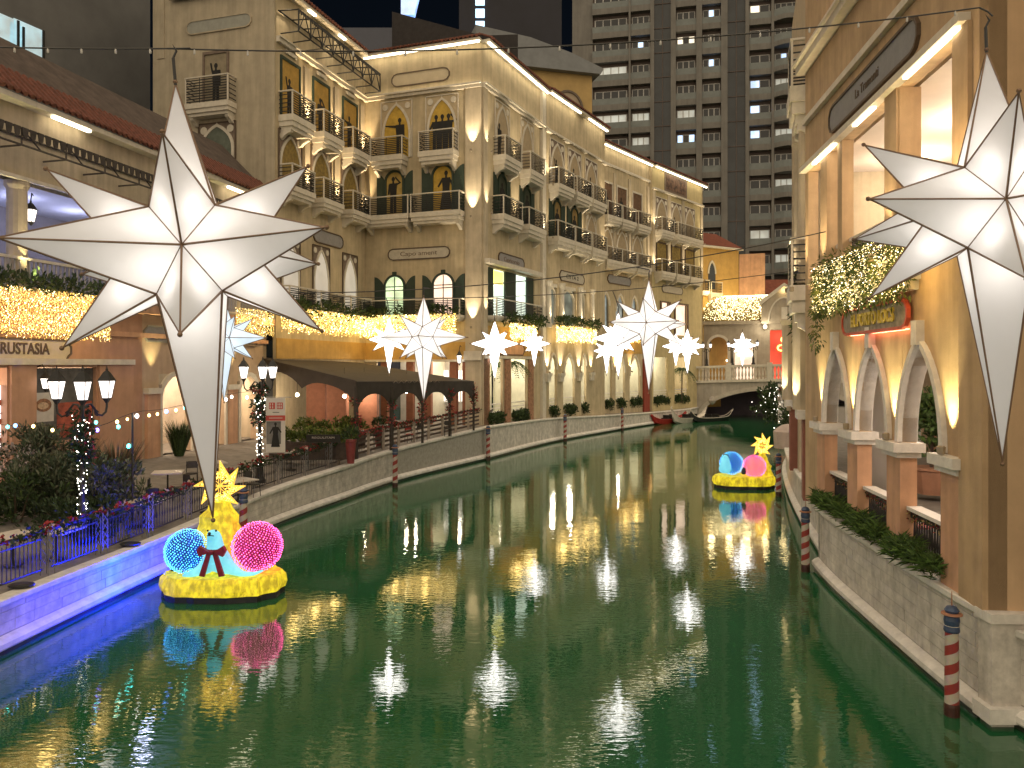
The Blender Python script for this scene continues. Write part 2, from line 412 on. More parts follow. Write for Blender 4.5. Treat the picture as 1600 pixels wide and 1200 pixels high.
m, n, l, b = _nt('canal_water')
b.inputs['Roughness'].default_value = .022; b.inputs['IOR'].default_value = 1.75
tc = n.new('ShaderNodeTexCoord')
def _nzb(scale, mpx, dist, strength, prev=None, det=3):
    mp = n.new('ShaderNodeMapping'); mp.inputs['Scale'].default_value = mpx; mp.inputs['Rotation'].default_value = (0, 0, R(18))
    nz = n.new('ShaderNodeTexNoise'); nz.inputs['Scale'].default_value = scale; nz.inputs['Detail'].default_value = det
    l.new(tc.outputs['Object'], mp.inputs['Vector']); l.new(mp.outputs['Vector'], nz.inputs['Vector'])
    bp = n.new('ShaderNodeBump'); bp.inputs['Strength'].default_value = strength; bp.inputs['Distance'].default_value = dist
    l.new(nz.outputs['Fac'], bp.inputs['Height'])
    if prev: l.new(prev.outputs['Normal'], bp.inputs['Normal'])
    return bp
b1 = _nzb(.55, (1, 1.3, 1), .012, .5, None, 2)
b2 = _nzb(5.0, (.7, 1.9, 1), .010, .25, b1, 2)
b3 = _nzb(.09, (1, 1, 1), .02, .5, b2, 1)
l.new(b3.outputs['Normal'], b.inputs['Normal'])
nv = n.new('ShaderNodeTexNoise'); nv.inputs['Scale'].default_value = .16; nv.inputs['Detail'].default_value = 5; l.new(tc.outputs['Object'], nv.inputs['Vector'])
rv = n.new('ShaderNodeValToRGB'); rv.color_ramp.elements[0].position = .3; rv.color_ramp.elements[1].position = .7
rv.color_ramp.elements[0].color = (.010, .082, .030, 1); rv.color_ramp.elements[1].color = (.017, .110, .042, 1)
l.new(nv.outputs['Fac'], rv.inputs['Fac']); l.new(rv.outputs['Color'], b.inputs['Base Color'])
n4 = n.new('ShaderNodeTexNoise'); n4.inputs['Scale'].default_value = .22; n4.inputs['Detail'].default_value = 3; l.new(tc.outputs['Object'], n4.inputs['Vector'])
m4 = n.new('ShaderNodeMapRange'); m4.inputs[1].default_value = .36; m4.inputs[2].default_value = .64; m4.inputs[3].default_value = .10; m4.inputs[4].default_value = .42
l.new(n4.outputs['Fac'], m4.inputs[0]); l.new(m4.outputs[0], b2.inputs['Strength'])
water_m = m
w = MB()
for i in range(8):
    for j in range(16):
        x0 = -16 + i * 9; y0 = -2 + j * 9
        w.quad((x0, y0, 0), (x0 + 9, y0, 0), (x0 + 9, y0 + 9, 0), (x0, y0 + 9, 0))
wo = w.build('water', water_m, kind='structure')
# paving ------------------------------------------------------------
paving = surf('promenade_paving', (.22, .20, .18), .75, .2, 2.5, .2, 20)
gm = surf('distant_ground', (.06, .055, .05), .95, .2, .2, 0)
g = MB(); g.quad((-900, -500, -1.4), (900, -500, -1.4), (900, 1500, -1.4), (-900, 1500, -1.4)); g.build('ground', gm, kind='structure')
def bank(name, line, side, reach, zin, rise):
    mb = MB(); rows = []
    for k, p in enumerate(line):
        t = (line[min(k + 1, len(line) - 1)] - line[max(k - 1, 0)]); t.z = 0; t.normalize()
        nn = Vector((-t.y, t.x, 0)) * side
        rows.append([p + nn * .30 - Vector((0, 0, .02)), p + nn * 1.6 - Vector((0, 0, .02)), Vector((p.x, p.y, 0)) + nn * rise + Vector((0, 0, zin)), Vector((p.x, p.y, 0)) + nn * reach + Vector((0, 0, zin))])
    for a, c in zip(rows, rows[1:]):
        for q in range(3): mb.quad(a[q], c[q], c[q + 1], a[q + 1]) if side < 0 else mb.quad(a[q], a[q + 1], c[q + 1], c[q])
    return mb.build(name, paving, kind='structure')
bank('promenade', WL, 1, 14, 2.0, 7.5)
bank('promenade', WL2, 1, 9, 2.0, 4)
bank('promenade', WR, -1, 16, 1.80, 2)
bank('promenade', WR0, -1, 12, 1.55, 2)
bank('promenade', WR2, -1, 14, 1.6, 2)

blockstone = surf('wall_stone_block', (.66, .615, .56), .85, .22, 3, .3, 18, wear=(.50, .47, .43), streak=.16)
mortar = surf('wall_mortar', (.38, .36, .32), .95, .15, 6, .1, 30)
coping_m = surf('coping_stone', (.74, .71, .66), .75, .14, 3, .15, 30, streak=.06)
ledge_m = surf('ledge_stone', (.76, .73, .69), .7, .14, 3, .15, 30)
wet = surf('wet_stone', (.03, .035, .025), .3, .3, 5, .2, 25)
def canal_wall(line, side, label, blocks=None, bl=.55, bh=.24):
    """side +1: land lies left of the line's direction"""
    t0 = thing('canal_wall', label, 'wall', tuple(line[0][:2]) + (0,))
    core = MB(); cop = MB(); led = MB(); wetb = MB()
    prof = []
    for k, p in enumerate(line):
        t = (line[min(k + 1, len(line) - 1)] - line[max(k - 1, 0)]); t.z = 0; t.normalize()
        nn = Vector((-t.y, t.x, 0)) * side           # towards the land
        q = Vector((p.x, p.y, 0)); prof.append((q, nn, p.z))
    def sweep(mb, pts):   # pts: (offset to land, z or ('c',dz))
        def ev(pr): return [pr[0] + pr[1] * o + Vector((0, 0, (pr[2] + z[1]) if isinstance(z, tuple) else z)) for o, z in pts]
        for a, c in zip(prof, prof[1:]):
            A, C = ev(a), ev(c)
            for i in range(len(pts) - 1):
                if side > 0: mb.quad(C[i], A[i], A[i + 1], C[i + 1])
                else: mb.quad(A[i], C[i], C[i + 1], A[i + 1])
        for pr, fl in ((prof[0], side < 0), (prof[-1], side > 0)):
            E = ev(pr); mb.quad(*(E if not fl else E[::-1]))
    sweep(core, [(.16, -1.2), (.16, ('c', -.12)), (.5, ('c', -.12)), (.5, -1.2)])
    core.build('wall_face', [mortar if blocks else blockstone], t0)
    sweep(cop, [(.08, ('c', -.14)), (.06, ('c', -.11)), (.06, ('c', -.02)), (.09, ('c', 0)), (.44, ('c', 0)), (.44, ('c', -.14))])
    cop.build('coping', coping_m, t0)
    sweep(led, [(.0, .10), (-.03, .14), (-.03, .24), (.05, .31), (.10, .33), (.20, .36), (.20, .10)])
    led.build('base_ledge', ledge_m, t0)
    sweep(wetb, [(.04, -1.2), (.04, .10), (.20, .10), (.20, -1.2)])
    wetb.build('waterline_course', wet, t0)
    if blocks:
        s0, s1 = blocks; acc = 0; segs = []
        for a, c in zip(prof, prof[1:]):
            d = (c[0] - a[0]).length; segs.append((acc, acc + d, a, c)); acc += d
        def pt(s):
            for u0, u1, a, c in segs:
                if s <= u1 or (u0, u1, a, c) == segs[-1]:
                    f = (s - u0) / (u1 - u0); return a[0].lerp(c[0], f), a[1].lerp(c[1], f), a[2] + (c[2] - a[2]) * f
        row = 0; cnt = 0; z = .37
        zmax = max(p[2] for p in prof)
        while z < zmax - .16 and cnt < 290:
            s = s0 - (row % 2) * bl * .5 + random.uniform(0, .1)
            while s < s1 and cnt < 290:
                L = bl * random.uniform(.75, 1.35); e = min(s + L, s1)
                a = pt(max(s, s0)); c = pt(e)
                top = min(z + bh, (a[2] + c[2]) / 2 - .15)
                if top - z > .05 and e - max(s, s0) > .1:
                    mb = MB(); pr = random.uniform(.0, .012) ; g_ = .006
                    ta = (c[0] - a[0]).normalized()
                    A = a[0] + ta * g_; C = c[0] - ta * g_
                    f0 = A + a[1] * (.155 - pr); f1 = C + c[1] * (.155 - pr); b0 = A + a[1] * .20; b1_ = C + c[1] * .20
                    zz = lambda v, h: Vector((v.x, v.y, h))
                    if side > 0: f0, f1, b0, b1_ = f1, f0, b1_, b0
                    mb.hexa([zz(f0, z + g_), zz(f1, z + g_), zz(b1_, z + g_), zz(b0, z + g_), zz(f0, top - g_), zz(f1, top - g_), zz(b1_, top - g_), zz(b0, top - g_)])
                    mb.build('stone_block', blockstone, t0); cnt += 1
                s = e
            z += bh; row += 1
    return t0
canal_wall(WL, 1, 'low stone canal wall below the restaurant terrace on the left bank', (9, 36), .72, .23)
canal_wall(WL2, 1, 'far stone canal wall under the arcade of the long cream building')
canal_wall(WR, -1, 'tall grey block wall holding the green planters below the pointed arches', (0, 9.4), .62, .25)
canal_wall(WR0, -1, 'short recessed grey wall in front of the red brick at the right edge', (4, 8.2), .62, .25)
canal_wall(WR2, -1, 'curving canal wall beyond the arches beside the distant float')
# end buttress where the wall jogs under the orange building
bt = thing('wall_pier', 'grey stone pier with pale cap at the jog of the right canal wall', 'pier', (7.9, 12.9, 0))
F_J = Fr((8.12, 13.35), (8.0, 12.72))
mb = MB(); mb.box(7.95, 8.6, 12.72, 13.1, -1.2, 1.72); mb.build('pier_body', blockstone, bt)
mb = MB(); mb.box(7.9, 8.65, 12.66, 13.12, 1.723, 1.88); mb.build('pier_cap', coping_m, bt)
mb = MB(); mb.box(7.84, 8.65, 12.6, 13.08, .09, .34); mb.build('pier_ledge', ledge_m, bt)

# ================================================================== FACADE COMPONENTS
def silhouette(F, u, z, h, d, parent, pose=0, flip=1):
    mb = MB(); s = h / 1.75 * flip; H = h / 1.75
    def pr(pts, dd=0.0):
        q = [(u + x * s, z + y * H) for x, y in pts]
        if flip < 0: q = q[::-1]
        mb.prism(F, q, d - .004, d + .012 + dd)
    hd = [(.09 * math.cos(a * math.pi / 5), 1.62 + .115 * math.sin(a * math.pi / 5)) for a in range(10)]
    pr(hd)
    pr([(-.05, 1.42), (.05, 1.42), (.04, 1.55), (-.04, 1.55)], .001)
    pr([(-.16, .85), (.16, .85), (.21, 1.42), (-.21, 1.42)], .002)
    if pose == 3: pr([(-.30, .02), (.30, .02), (.17, .88), (-.17, .88)], .003)
    else:
        pr([(-.17, .0), (-.03, .0), (.0, .87), (-.16, .87)], .003); pr([(.03, .0), (.17, .0), (.16, .87), (.01, .87)], .0025)
    if pose == 0: pr([(-.75, 1.40), (-.18, 1.28), (-.18, 1.40), (-.74, 1.45)], .004); pr([(.16, .8), (.25, .8), (.24, 1.4), (.16, 1.4)], .004)
    elif pose == 1: pr([(.16, 1.3), (.42, 1.42), (.12, 1.74), (.09, 1.66), (.30, 1.44), (.16, 1.40)], .004); pr([(-.30, .9), (-.2, .9), (-.16, 1.4), (-.24, 1.38)], .004)
    elif pose == 2: pr([(-.30, 1.75), (-.22, 1.75), (-.14, 1.36), (-.22, 1.36)], .004); pr([(.16, .75), (.24, .75), (.24, 1.4), (.16, 1.4)], .004)
    else: pr([(-.42, .98), (-.36, .92), (-.14, 1.28), (-.2, 1.38)], .004); pr([(.36, 1.0), (.42, 1.05), (.2, 1.4), (.14, 1.3)], .004)
    return mb.build('silhouette', black, parent)
YP = [0]
def win_gothic(B, F, uc, z0, z1, w, panel=None, fig=None, bg=None, lit=None):
    mb = MB(); mb.fbox(F, uc - w / 2, uc + w / 2, z0, z1, -.02, .03)
    W = mb.build('window', bg or greypanel, B)
    aw = w * .86; sp = z0 + (z1 - z0) * .42; ap = z1 - (z1 - z0) * .06
    pts = [(uc + aw / 2, z0 + .02)] + arch(aw, sp, ap, .9, 7, uc)[::-1] + [(uc - aw / 2, z0 + .02)]
    mb = MB(); mb.prism(F, pts, .03, .05); mb.build('pane' if lit else 'arch_panel', lit or panel or yellowpanel, W)
    mb = MB(); mb.ribbon(F, [(uc - aw / 2, z0 + .02)] + arch(aw, sp, ap, .9, 7, uc) + [(uc + aw / 2, z0 + .02)], .07 * w, .03, .10)
    mb.prism(F, [(uc - .05, ap - .02), (uc + .05, ap - .02), (uc + .015, z1 - .02), (uc - .015, z1 - .02)], .03, .09)
    mb.build('ogee_trim', trim, W)
    for sgn in (-1, 1):
        mb = MB(); r = w * .09; cx = uc + sgn * w * .36; cz = z1 - w * .16
        mb.prism(F, [(cx + r * math.cos(a * math.pi / 5), cz + r * math.sin(a * math.pi / 5)) for a in range(10)], .03, .075)
        mb.build('roundel', trim, W)
    mb = MB(); e = .035
    for a, c in (((uc - w / 2, z0), (uc - w / 2, z1)), ((uc + w / 2, z0), (uc + w / 2, z1)), ((uc - w / 2, z1), (uc + w / 2, z1))): mb.ribbon(F, [a, c], .06, .031, .085)
    mb.build('frame', trim if bg else signframe, W)
    if fig is not None: silhouette(F, uc + fig[0], z0 + .15, fig[1], .056, W, fig[2], fig[3] if len(fig) > 3 else 1)
    return W
def win_arched(B, F, uc, z0, z1, w, pane, fig=None, sw=None, mullion=False, key=True, d=0.0):
    sp = z1 - w * .5
    pts = [(uc + w / 2, z0)] + arch(w, sp, z1, 0, 8, uc)[::-1] + [(uc - w / 2, z0)]
    mb = MB(); mb.ribbon(F, [(uc - w / 2, z0)] + arch(w, sp, z1, 0, 8, uc) + [(uc + w / 2, z0)], .14, d, d + .12)
    W = mb.build('window', shutter_m if sw else trim, B)
    mb = MB(); mb.prism(F, pts, d - .01, d + .03); mb.build('pane', pane, W)
    if key:
        mb = MB(); mb.fbox(F, uc - .13, uc + .13, z1 + .02, z1 + .25, d, d + .16); mb.build('keystone', shutter_m if sw else trim, W)
    if sw:
        for sgn in (-1, 1):
            mb = MB(); c = uc + sgn * (w / 2 + .07 + sw / 2); hi = z1 - .05
            # shutter leaf: half of the arch outline, tall side by the window's outer edge
            a = []
            for k in range(7):
                t = k / 6; x = c - sgn * sw / 2 + sgn * sw * t; a.append((x, sp + (hi - sp) * math.sin(t * math.pi / 2 * .96 + .06) ** .8 + .0))
            q = a + [(c + sgn * sw / 2, z0), (c - sgn * sw / 2, z0)]
            if sgn > 0: q = q[::-1]
            mb.prism(F, q, d, d + .06); S = mb.build('shutter', shutter_m, W)
            mb = MB()
            for k in range(3):
                zz = z0 + (sp - z0) * (k + .5) / 3
                mb.fbox(F, c - sw * .36, c + sw * .36, zz - (sp - z0) * .13, zz + (sp - z0) * .13, d + .06, d + .075)
            mb.build('shutter_panel', shutter_m, W)
    if mullion:
        mb = MB(); mb.fbox(F, uc - .03, uc + .03, z0, z1 - .1, d + .031, d + .06); mb.fbox(F, uc - w / 2 + .05, uc + w / 2 - .05, sp - .03, sp + .03, d + .031, d + .062); mb.build('mullion', shutter_m if sw else trim, W)
    if fig is not None: silhouette(F, uc + fig[0], z0 + .3, fig[1], d + .036, W, fig[2], fig[3] if len(fig) > 3 else 1)
    return W
def win_rect(B, F, uc, z0, z1, w, pane, fig=None, frame=None, lintel=False):
    mb = MB(); fr_ = .12
    mb.fbox(F, uc - w / 2, uc - w / 2 + fr_, z0, z1, -.02, .1); mb.fbox(F, uc + w / 2 - fr_, uc + w / 2, z0, z1, -.02, .1); mb.fbox(F, uc - w / 2 + fr_, uc + w / 2 - fr_, z1 - fr_ * 1.4, z1, -.02, .1)
    W = mb.build('window', frame or shutter_m, B)
    mb = MB(); mb.fbox(F, uc - w / 2 + fr_, uc + w / 2 - fr_, z0, z1 - fr_ * 1.4, -.01, .03); mb.build('pane', pane, W)
    if lintel:
        mb = MB(); mb.fbox(F, uc - w / 2 - .1, uc + w / 2 + .1, z1 + .22, z1 + .42, 0, .12); mb.build('lintel', trim, W)
    if fig is not None: silhouette(F, uc + fig[0], z0 + .15, fig[1], .036, W, fig[2], fig[3] if len(fig) > 3 else 1)
    return W
def balcony(B, F, u0, u1, zf, dep=.85, slab=.55, rail=1.15, corb=2, bars=5, plain=False):
    mb = MB()
    mb.fbox(F, u0, u1, zf - slab * .42, zf, 0, dep); mb.fbox(F, u0 + .06, u1 - .06, zf - slab * .75, zf - slab * .42, 0, dep - .07); mb.fbox(F, u0 + .16, u1 - .16, zf - slab, zf - slab * .75, 0, dep - .18)
    K = mb.build('balcony', trim, B)
    for k in range(corb):
        uc = u0 + .28 + (u1 - u0 - .56) * (k / max(corb - 1, 1)); mb = MB()
        s0 = zf - slab
        pts = [(0, s0 - .42), (.16, s0 - .40), (.30, s0 - .26), (.5, s0 - .16), (dep - .25, s0 - .1), (dep - .25, s0), (0, s0)]
        i = len(mb.v); nn = len(pts)
        for sgn in (-1, 1): mb.v += [tuple(F.p(uc + sgn * .11, z, d)) for d, z in pts]
        mb.f.append(tuple(range(nn))); mb.mi.append(0); mb.f.append(tuple(range(2 * nn - 1, nn - 1, -1))); mb.mi.append(0)
        for q in range(nn): j = (q + 1) % nn; mb.f.append((q, nn + q, nn + j, j)); mb.mi.append(0)
        mb.build('corbel', trim, K)
    mb = MB(); z1 = zf + rail
    mb.fbox(F, u0, u1, z1 - .07, z1, dep - .13, dep - .02); mb.fbox(F, u0, u0 + .11, z1 - .07, z1, 0, dep - .13); mb.fbox(F, u1 - .11, u1, z1 - .07, z1, 0, dep - .13)
    mb.build('top_rail', trim, K)
    for uu in (u0 + .02, u1 - .09):
        mb = MB(); mb.fbox(F, uu, uu + .07, zf, z1 - .07, dep - .11, dep - .04); mb.build('rail_post', trim, K)
    mb = MB()
    for k in range(bars + 4):
        z = zf + (rail - .12) * (k + .7) / (bars + 4.2)
        mb.fbox(F, u0 + .09, u1 - .09, z - .025, z + .03, dep - .09, dep - .06)
    for k in range(bars):
        z = zf + (rail - .12) * (k + .7) / (bars + .2)
        for uu in (u0 + .04, u1 - .07): mb.fbox(F, uu, uu + .03, z - .02, z + .025, .02, dep - .11)
    m_ = max(2, int((u1 - u0) / .9))
    for k in range(1, m_):
        uu = u0 + (u1 - u0) * k / m_; mb.fbox(F, uu - .015, uu + .015, zf, z1 - .07, dep - .088, dep - .062)
    mb.build('railing', iron, K)
    return K
def uplight(B, F, u, z, power=16, col=WARM2, d=.16, h=3.2, ang=54):
    if d > .21: d = max(d * 1.2, .46); ang = 52; power *= 8; h = 4.2
    else: ang = 56; power *= 13; d *= 1.2
    mb = MB(); c = F.p(u, z, d); mb.lathe(c, [(.05, -.14), (.075, -.12), (.08, 0), (.06, .02)], 8)
    o = mb.build('uplight', surf('lamp_housing', (.34, .28, .2), .5, .1, 5, 0), B)
    lamp('SPOT', F.p(u, z + .04, d), power, col, o, .04, F.p(u, z + h, .02), ang, .8)
    return o
def sign_plate(B, F, uc, zc, w, h, plate, frame=signframe, txt=None, tm=None, shape='round', th=.4, d=.0, name='wall_sign', tw=.6, own=None):
    pts = rrect(uc, zc, w, h) if shape == 'round' else notch(uc, zc, w, h)
    mb = MB(); mb.prism(F, pts, d, d + .05)
    if own:
        S = mb.build(name, plate, None, loc=F.p(uc, zc, 0)); tag(S, *own)
    else: S = mb.build(name, plate, B)
    mb = MB(); mb.ribbon(F, pts, .07, d, d + .085, True); mb.build('frame', frame, S)
    if txt: text(txt, F, uc, zc, d + .055, h * th, tm or signframe, S, width=w * tw)
    return S
def eave(B, F, u0, u1, z, over=.55, roofrun=7, slope=.42, strip=((0, 1),), roofm=None, tiles=True):
    mb = MB(); mb.fbox(F, u0, u1, z, z + .18, 0, over); mb.build('eave', trim, B)
    L = u1 - u0
    for a, c in strip:
        mb = MB(); mb.fbox(F, u0 + L * a + .05, u0 + L * c - .05, z - .10, z - .02, over - .2, over - .06)
        mb.build('cove_light', cove, B)
    mb = MB()
    P = F.p
    z2 = z + .2
    mb.quad(P(u0, z2, over + .05), P(u1, z2, over + .05), P(u1, z2 + slope * (roofrun + over), -roofrun), P(u0, z2 + slope * (roofrun + over), -roofrun))
    mb.quad(P(u0, z2, over + .05), P(u0, z2 + slope * (roofrun + over), -roofrun), P(u0, z2, -roofrun))
    mb.quad(P(u1, z2, over + .05), P(u1, z2, -roofrun), P(u1, z2 + slope * (roofrun + over), -roofrun))
    mb.build('roof', roofm or darkroof, B)
    if tiles:
        mb = MB(); k = 0; nt = int(L / .30)
        for i in range(nt):
            uu = u0 + .15 + i * L / nt
            a = P(uu, z2 + .05, over + .12); c = P(uu, z2 + .05 + slope * 1.0, over + .12 - 1.0)
            mb.tube([a, c], .10, 6)
        t_ = mb.build('eave_tiles', rtile, B); t_['kind'] = 'stuff'
def curtain(B, F, u0, u1, z0, z1, d, n, mat, rr=.022, own=None, ragged=.25):
    """icicle light curtain: strings of tiny bulbs"""
    mb = MB(); nst = int((u1 - u0) / .10)
    per = max(2, n // nst)
    for i in range(nst):
        u = u0 + (u1 - u0) * (i + .5) / nst; zb = z0 + random.random() * (z1 - z0) * ragged
        for k in range(per):
            mb.m = 1 if isinstance(mat, list) and random.random() < .22 else 0
            zz = zb + (z1 - zb) * (k + random.random()) / per
            mb.dot(F.p(u + random.uniform(-.05, .05), zz, d + random.uniform(-.03, .05)), rr * (random.uniform(.5, 1.0) if random.random() < .85 else 1.5))
    o = mb.build('light_curtain', mat, None, loc=F.p((u0 + u1) / 2, z1, d)); o['kind'] = 'thing'
    tag(o, *own)
    uu = u0 + .8
    while uu < u1:
        lamp('POINT', F.p(uu, (z0 + z1) / 2, d + .25), CURT_P, (1, .66, .2), o, .25); uu += 2.2
    return o
CURT_P = 10; STAR_N, STAR_M, STAR_F = .075, .30, 2.0; BLUE_P = 620
leafm = {}
def leafmat(name, c):
    return surf(name, c, .6, .45, 9, 0, spec=.3)
leaf_dark = leafmat('dark_leaf', (.035, .06, .022)); leaf_mid = leafmat('mid_leaf', (.06, .10, .03)); leaf_yel = leafmat('yellow_green_leaf', (.12, .14, .03)); leaf_grey = leafmat('grey_green_leaf', (.06, .075, .05))
def foliage(mb, c, rad, n, ln=.16, w=.04, up=.4, mats=2):
    c = Vector(c)
    for k in range(n):
        while True:
            q = Vector((random.uniform(-1, 1), random.uniform(-1, 1), random.uniform(-1, 1)))
            if q.length < 1: break
        p = c + Vector((q.x * rad[0], q.y * rad[1], q.z * rad[2]))
        dr = q + Vector((random.uniform(-.6, .6), random.uniform(-.6, .6), up + random.uniform(-.4, .6)))
        mb.m = random.randrange(mats)
        mb.leaf(p, dr, ln * random.uniform(.6, 1.3), w * random.uniform(.7, 1.2))
    mb.m = 0
# ================================================================== LONG CREAM BUILDING (corner block and the wing along the canal)
S_ = 1.015
def S2(a): return (a[0] * S_, a[1] * S_)
F_WF = Fr(S2((-20.9, 44.7)), S2((-13.05, 42.3)))
F_W = Fr(S2((-13.0, 42.3)), S2((-9.97, 52.2)))
F_CF = Fr(S2((-9.97, 52.2)), S2((-1.9, 49.3)))
F_R1 = Fr(S2((-1.9, 49.3)), S2((2.5, 58.8)))
F_R2 = Fr(S2((2.62, 58.5)), S2((8.26, 68.4)))
F_R3 = Fr(S2((8.1, 70.0)), S2((13.9, 77.7)))
F_R4 = Fr(S2((14.15, 77.5)), S2((21.5, 86.6)))
ZE, ZC = 27.0, 24.2
Z3, Z2, Z1 = 20.0, 16.0, 9.2
B = thing('arcaded_building', 'long cream four storey Venetian style building with balconies, shutters and lit roof edge', 'building', (-1.9, 51, 2.0))
def solid(F, z0, z1, holes=(), mat=cream, t=.2):
    mb = MB(); wall(mb, F, 0, F.L, z0, z1, holes, t); return mb.build('wall', mat, B)
# --- front-facing flank above the terrace building
mb = MB(); wall(mb, F_WF, 0, F_WF.L, 10, 31.5, [], .4); mb.build('wall', dullwall, B)
mb = MB(); mb.fbox(F_WF, F_WF.L - .55, F_WF.L + .02, 10, 31.5, 0, .10); mb.fbox(F_WF, .35, .85, 24, 31.5, 0, .05); mb.build('quoin', dullwall, B)
u = F_WF.u(338); zt = F_WF.z(338, 80); zb = F_WF.z(338, 165)
win_rect(B, F_WF, u, zb, zt, 1.75, surf('faded_panel', (.30, .25, .17), .8, .15, 3, 0), (.0, 2.3, 2), greypanel)
balcony(B, F_WF, F_WF.u(303), F_WF.u(370), F_WF.z(338, 166), .8, .7, 1.5, 2)
win_gothic(B, F_WF, F_WF.u(340), F_WF.z(340, 262), F_WF.z(340, 192), 2.5, surf('faded_green_panel', (.13, .15, .12), .8, .2, 3, 0))
sign_plate(B, F_WF, F_WF.u(342), F_WF.z(342, 38), 4.4, .75, surf('faded_plate', (.33, .33, .29), .7, .1, 3, 0), dullwall, None, name='blank_plaque')
# --- wing
eW = F_W.L
holesW = []
solid(F_W, 1.9, ZE, holesW)
mb = MB(); mb.fbox(F_W, 0, eW, ZC - .12, ZC + .12, 0, .22); mb.fbox(F_W, 0, eW, ZC + .12, ZC + .2, 0, .32); mb.build('cornice', trim, B)
eave(B, F_W, -.3, eW - .35, ZE, strip=((.28, .36), (.62, .70)), tiles=True)
cW = [F_W.u(453), F_W.u(501), F_W.u(546)]
wd = 1.9
for i, uc in enumerate(cW):
    win_rect(B, F_W, uc, Z3, 23.5, 2.0, yellowpanel, (-.1, 2.3, [2, 1, 0][i]), shutter_m)
    mb = MB(); mb.fbox(F_W, uc - .55, uc + .55, 23.75, 23.95, 0, .14); mb.build('window_hood', trim, B)
    win_gothic(B, F_W, uc, Z2, 19.3, 2.35, surf('dim_yellow', (.30, .21, .06), .8, .3, 4, 0), None)
    balcony(B, F_W, uc - 1.15, uc + 1.25, Z3 + .05, .95, .85, 1.35, 2)
    balcony(B, F_W, uc - 1.15, uc + 1.25, Z2 + .05, .95, .7, 1.25, 2)
    win_gothic(B, F_W, uc, Z1 + .1, 13.3, 1.95, None, None, None, glow('dim_lit_window', (.95, .85, .72), .12, False, .4, 1.5))
    balcony(B, F_W, uc - 1.35, uc + 1.5, Z1 + .05, .9, .35, 1.2, 0)
for u0 in [(a + b) / 2 for a, b in zip(cW, cW[1:])] + [cW[2] + 1.62]:
    for z, h in ((Z3 + .1, 3.6), (Z2 + .1, 3.1)):
        mb = MB(); mb.fbox(F_W, u0 - .26, u0 + .26, z - .1, z + h, 0, .12); mb.build('pilaster', cream2, B)
        uplight(B, F_W, u0, z + .05, 95, WARM, .32)
for u0 in (cW[0] - .9, cW[1] + .9): lamp('SPOT', F_W.p(u0, ZE - .4, .5), 60, WARM2, B, .05, F_W.p(u0, ZE - 3.5, .2), 80, .8)
# wrought iron canopy under the eave of the wing
mb = MB(); za, zb_ = ZC + .35, ZC + 1.55
for d, z in ((1.35, za), (1.35, zb_), (.1, zb_ + .1)): mb.tube([F_W.p(.1, z, d), F_W.p(eW - .4, z, d)], .05, 5)
nb_ = 8
for i in range(nb_ + 1):
    uu = .15 + (eW - .6) * i / nb_
    mb.tube([F_W.p(uu, za, 1.35), F_W.p(uu, zb_, 1.35)], .045, 5); mb.tube([F_W.p(uu, zb_, 1.35), F_W.p(uu, zb_ + .1, .1)], .04, 4); mb.tube([F_W.p(uu, za, 1.35), F_W.p(uu, za, .2)], .04, 4)
    if i < nb_:
        u2 = uu + (eW - .6) / nb_; mb.tube([F_W.p(uu, za, 1.35), F_W.p((uu + u2) / 2, zb_, 1.35), F_W.p(u2, za, 1.35)], .035, 4)
for i in range(44):
    uu = .15 + (eW - .6) * i / 44; mb.tube([F_W.p(uu, zb_ + .02, 1.36), F_W.p(uu, zb_ - .22, 1.42)], .045, 4)
mb.build('iron_canopy', iron, B)
# --- corner front
e = F_CF.L
cf_h = [(F_CF.u(px) - .82, F_CF.u(px) + .82, Z1, 12.05) for px in (617, 693)]
solid(F_CF, 1.9, ZE, [(F_CF.u(588), F_CF.u(733), 2.0, 6.3)] + cf_h)
for h in cf_h:
    mb = MB(); fill_arch(mb, F_CF, arch(h[1] - h[0], 12.05 - .82, 12.05, 0, 8, (h[0] + h[1]) / 2), 12.05, -.18, -.002); mb.build('arch_infill', cream, B)
eave(B, F_CF, .1, e + .0, ZE)
for F in (F_CF, F_R1):
    mb = MB(); mb.fbox(F, 0, F.L - .01, ZC - .1, ZC + .1, 0, .2); mb.fbox(F, 0, F.L - .01, ZC + .1, ZC + .22, 0, .34); mb.build('cornice', trim, B)
    mb = MB(); mb.fbox(F, .1, F.L - .1, ZC + .225, ZC + .26, .12, .22); mb.build('cove_light', glow('cornice_strip', (1, .85, .55), 1.6), B)
sign_plate(B, F_CF, F_CF.u(657), F_CF.z(657, 121), 4.3, .85, surf('plaque_cream', (.55, .46, .32), .8, .06, 2, 0), signframe, None, name='blank_plaque')
for i, (px, fg) in enumerate(((620, (.25, 2.6, 0)), (691, None))):
    uc = F_CF.u(px)
    W = win_gothic(B, F_CF, uc, Z3, 23.9, 2.35, surf('gold_panel', (.55, .36, .06), .8, .2, 2, 0), fg, surf('pale_panel', (.50, .40, .26), .8, .08, 4, 0))
    if i == 1:
        for k in range(3): silhouette(F_CF, uc - .42 + .45 * k, Z3 + .1, 2.55, .056, W, 1 if k == 2 else 4, 1)
balcony(B, F_CF, F_CF.u(588), F_CF.u(638), Z3 + .05, .9, .85, 1.25, 2)
balcony(B, F_CF, F_CF.u(662), F_CF.u(717), Z3 + .05, .9, .85, 1.35, 2)
win_arched(B, F_CF, F_CF.u(617), Z2, 19.15, 1.35, surf('gold_panel2', (.52, .36, .10), .8, .2, 2, 0), (-.1, 2.5, 1), .62)
win_arched(B, F_CF, F_CF.u(692), Z2, 19.25, 1.5, surf('gold_panel3', (.58, .37, .06), .8, .2, 2, 0), (.25, 2.6, 3, -1), .72)
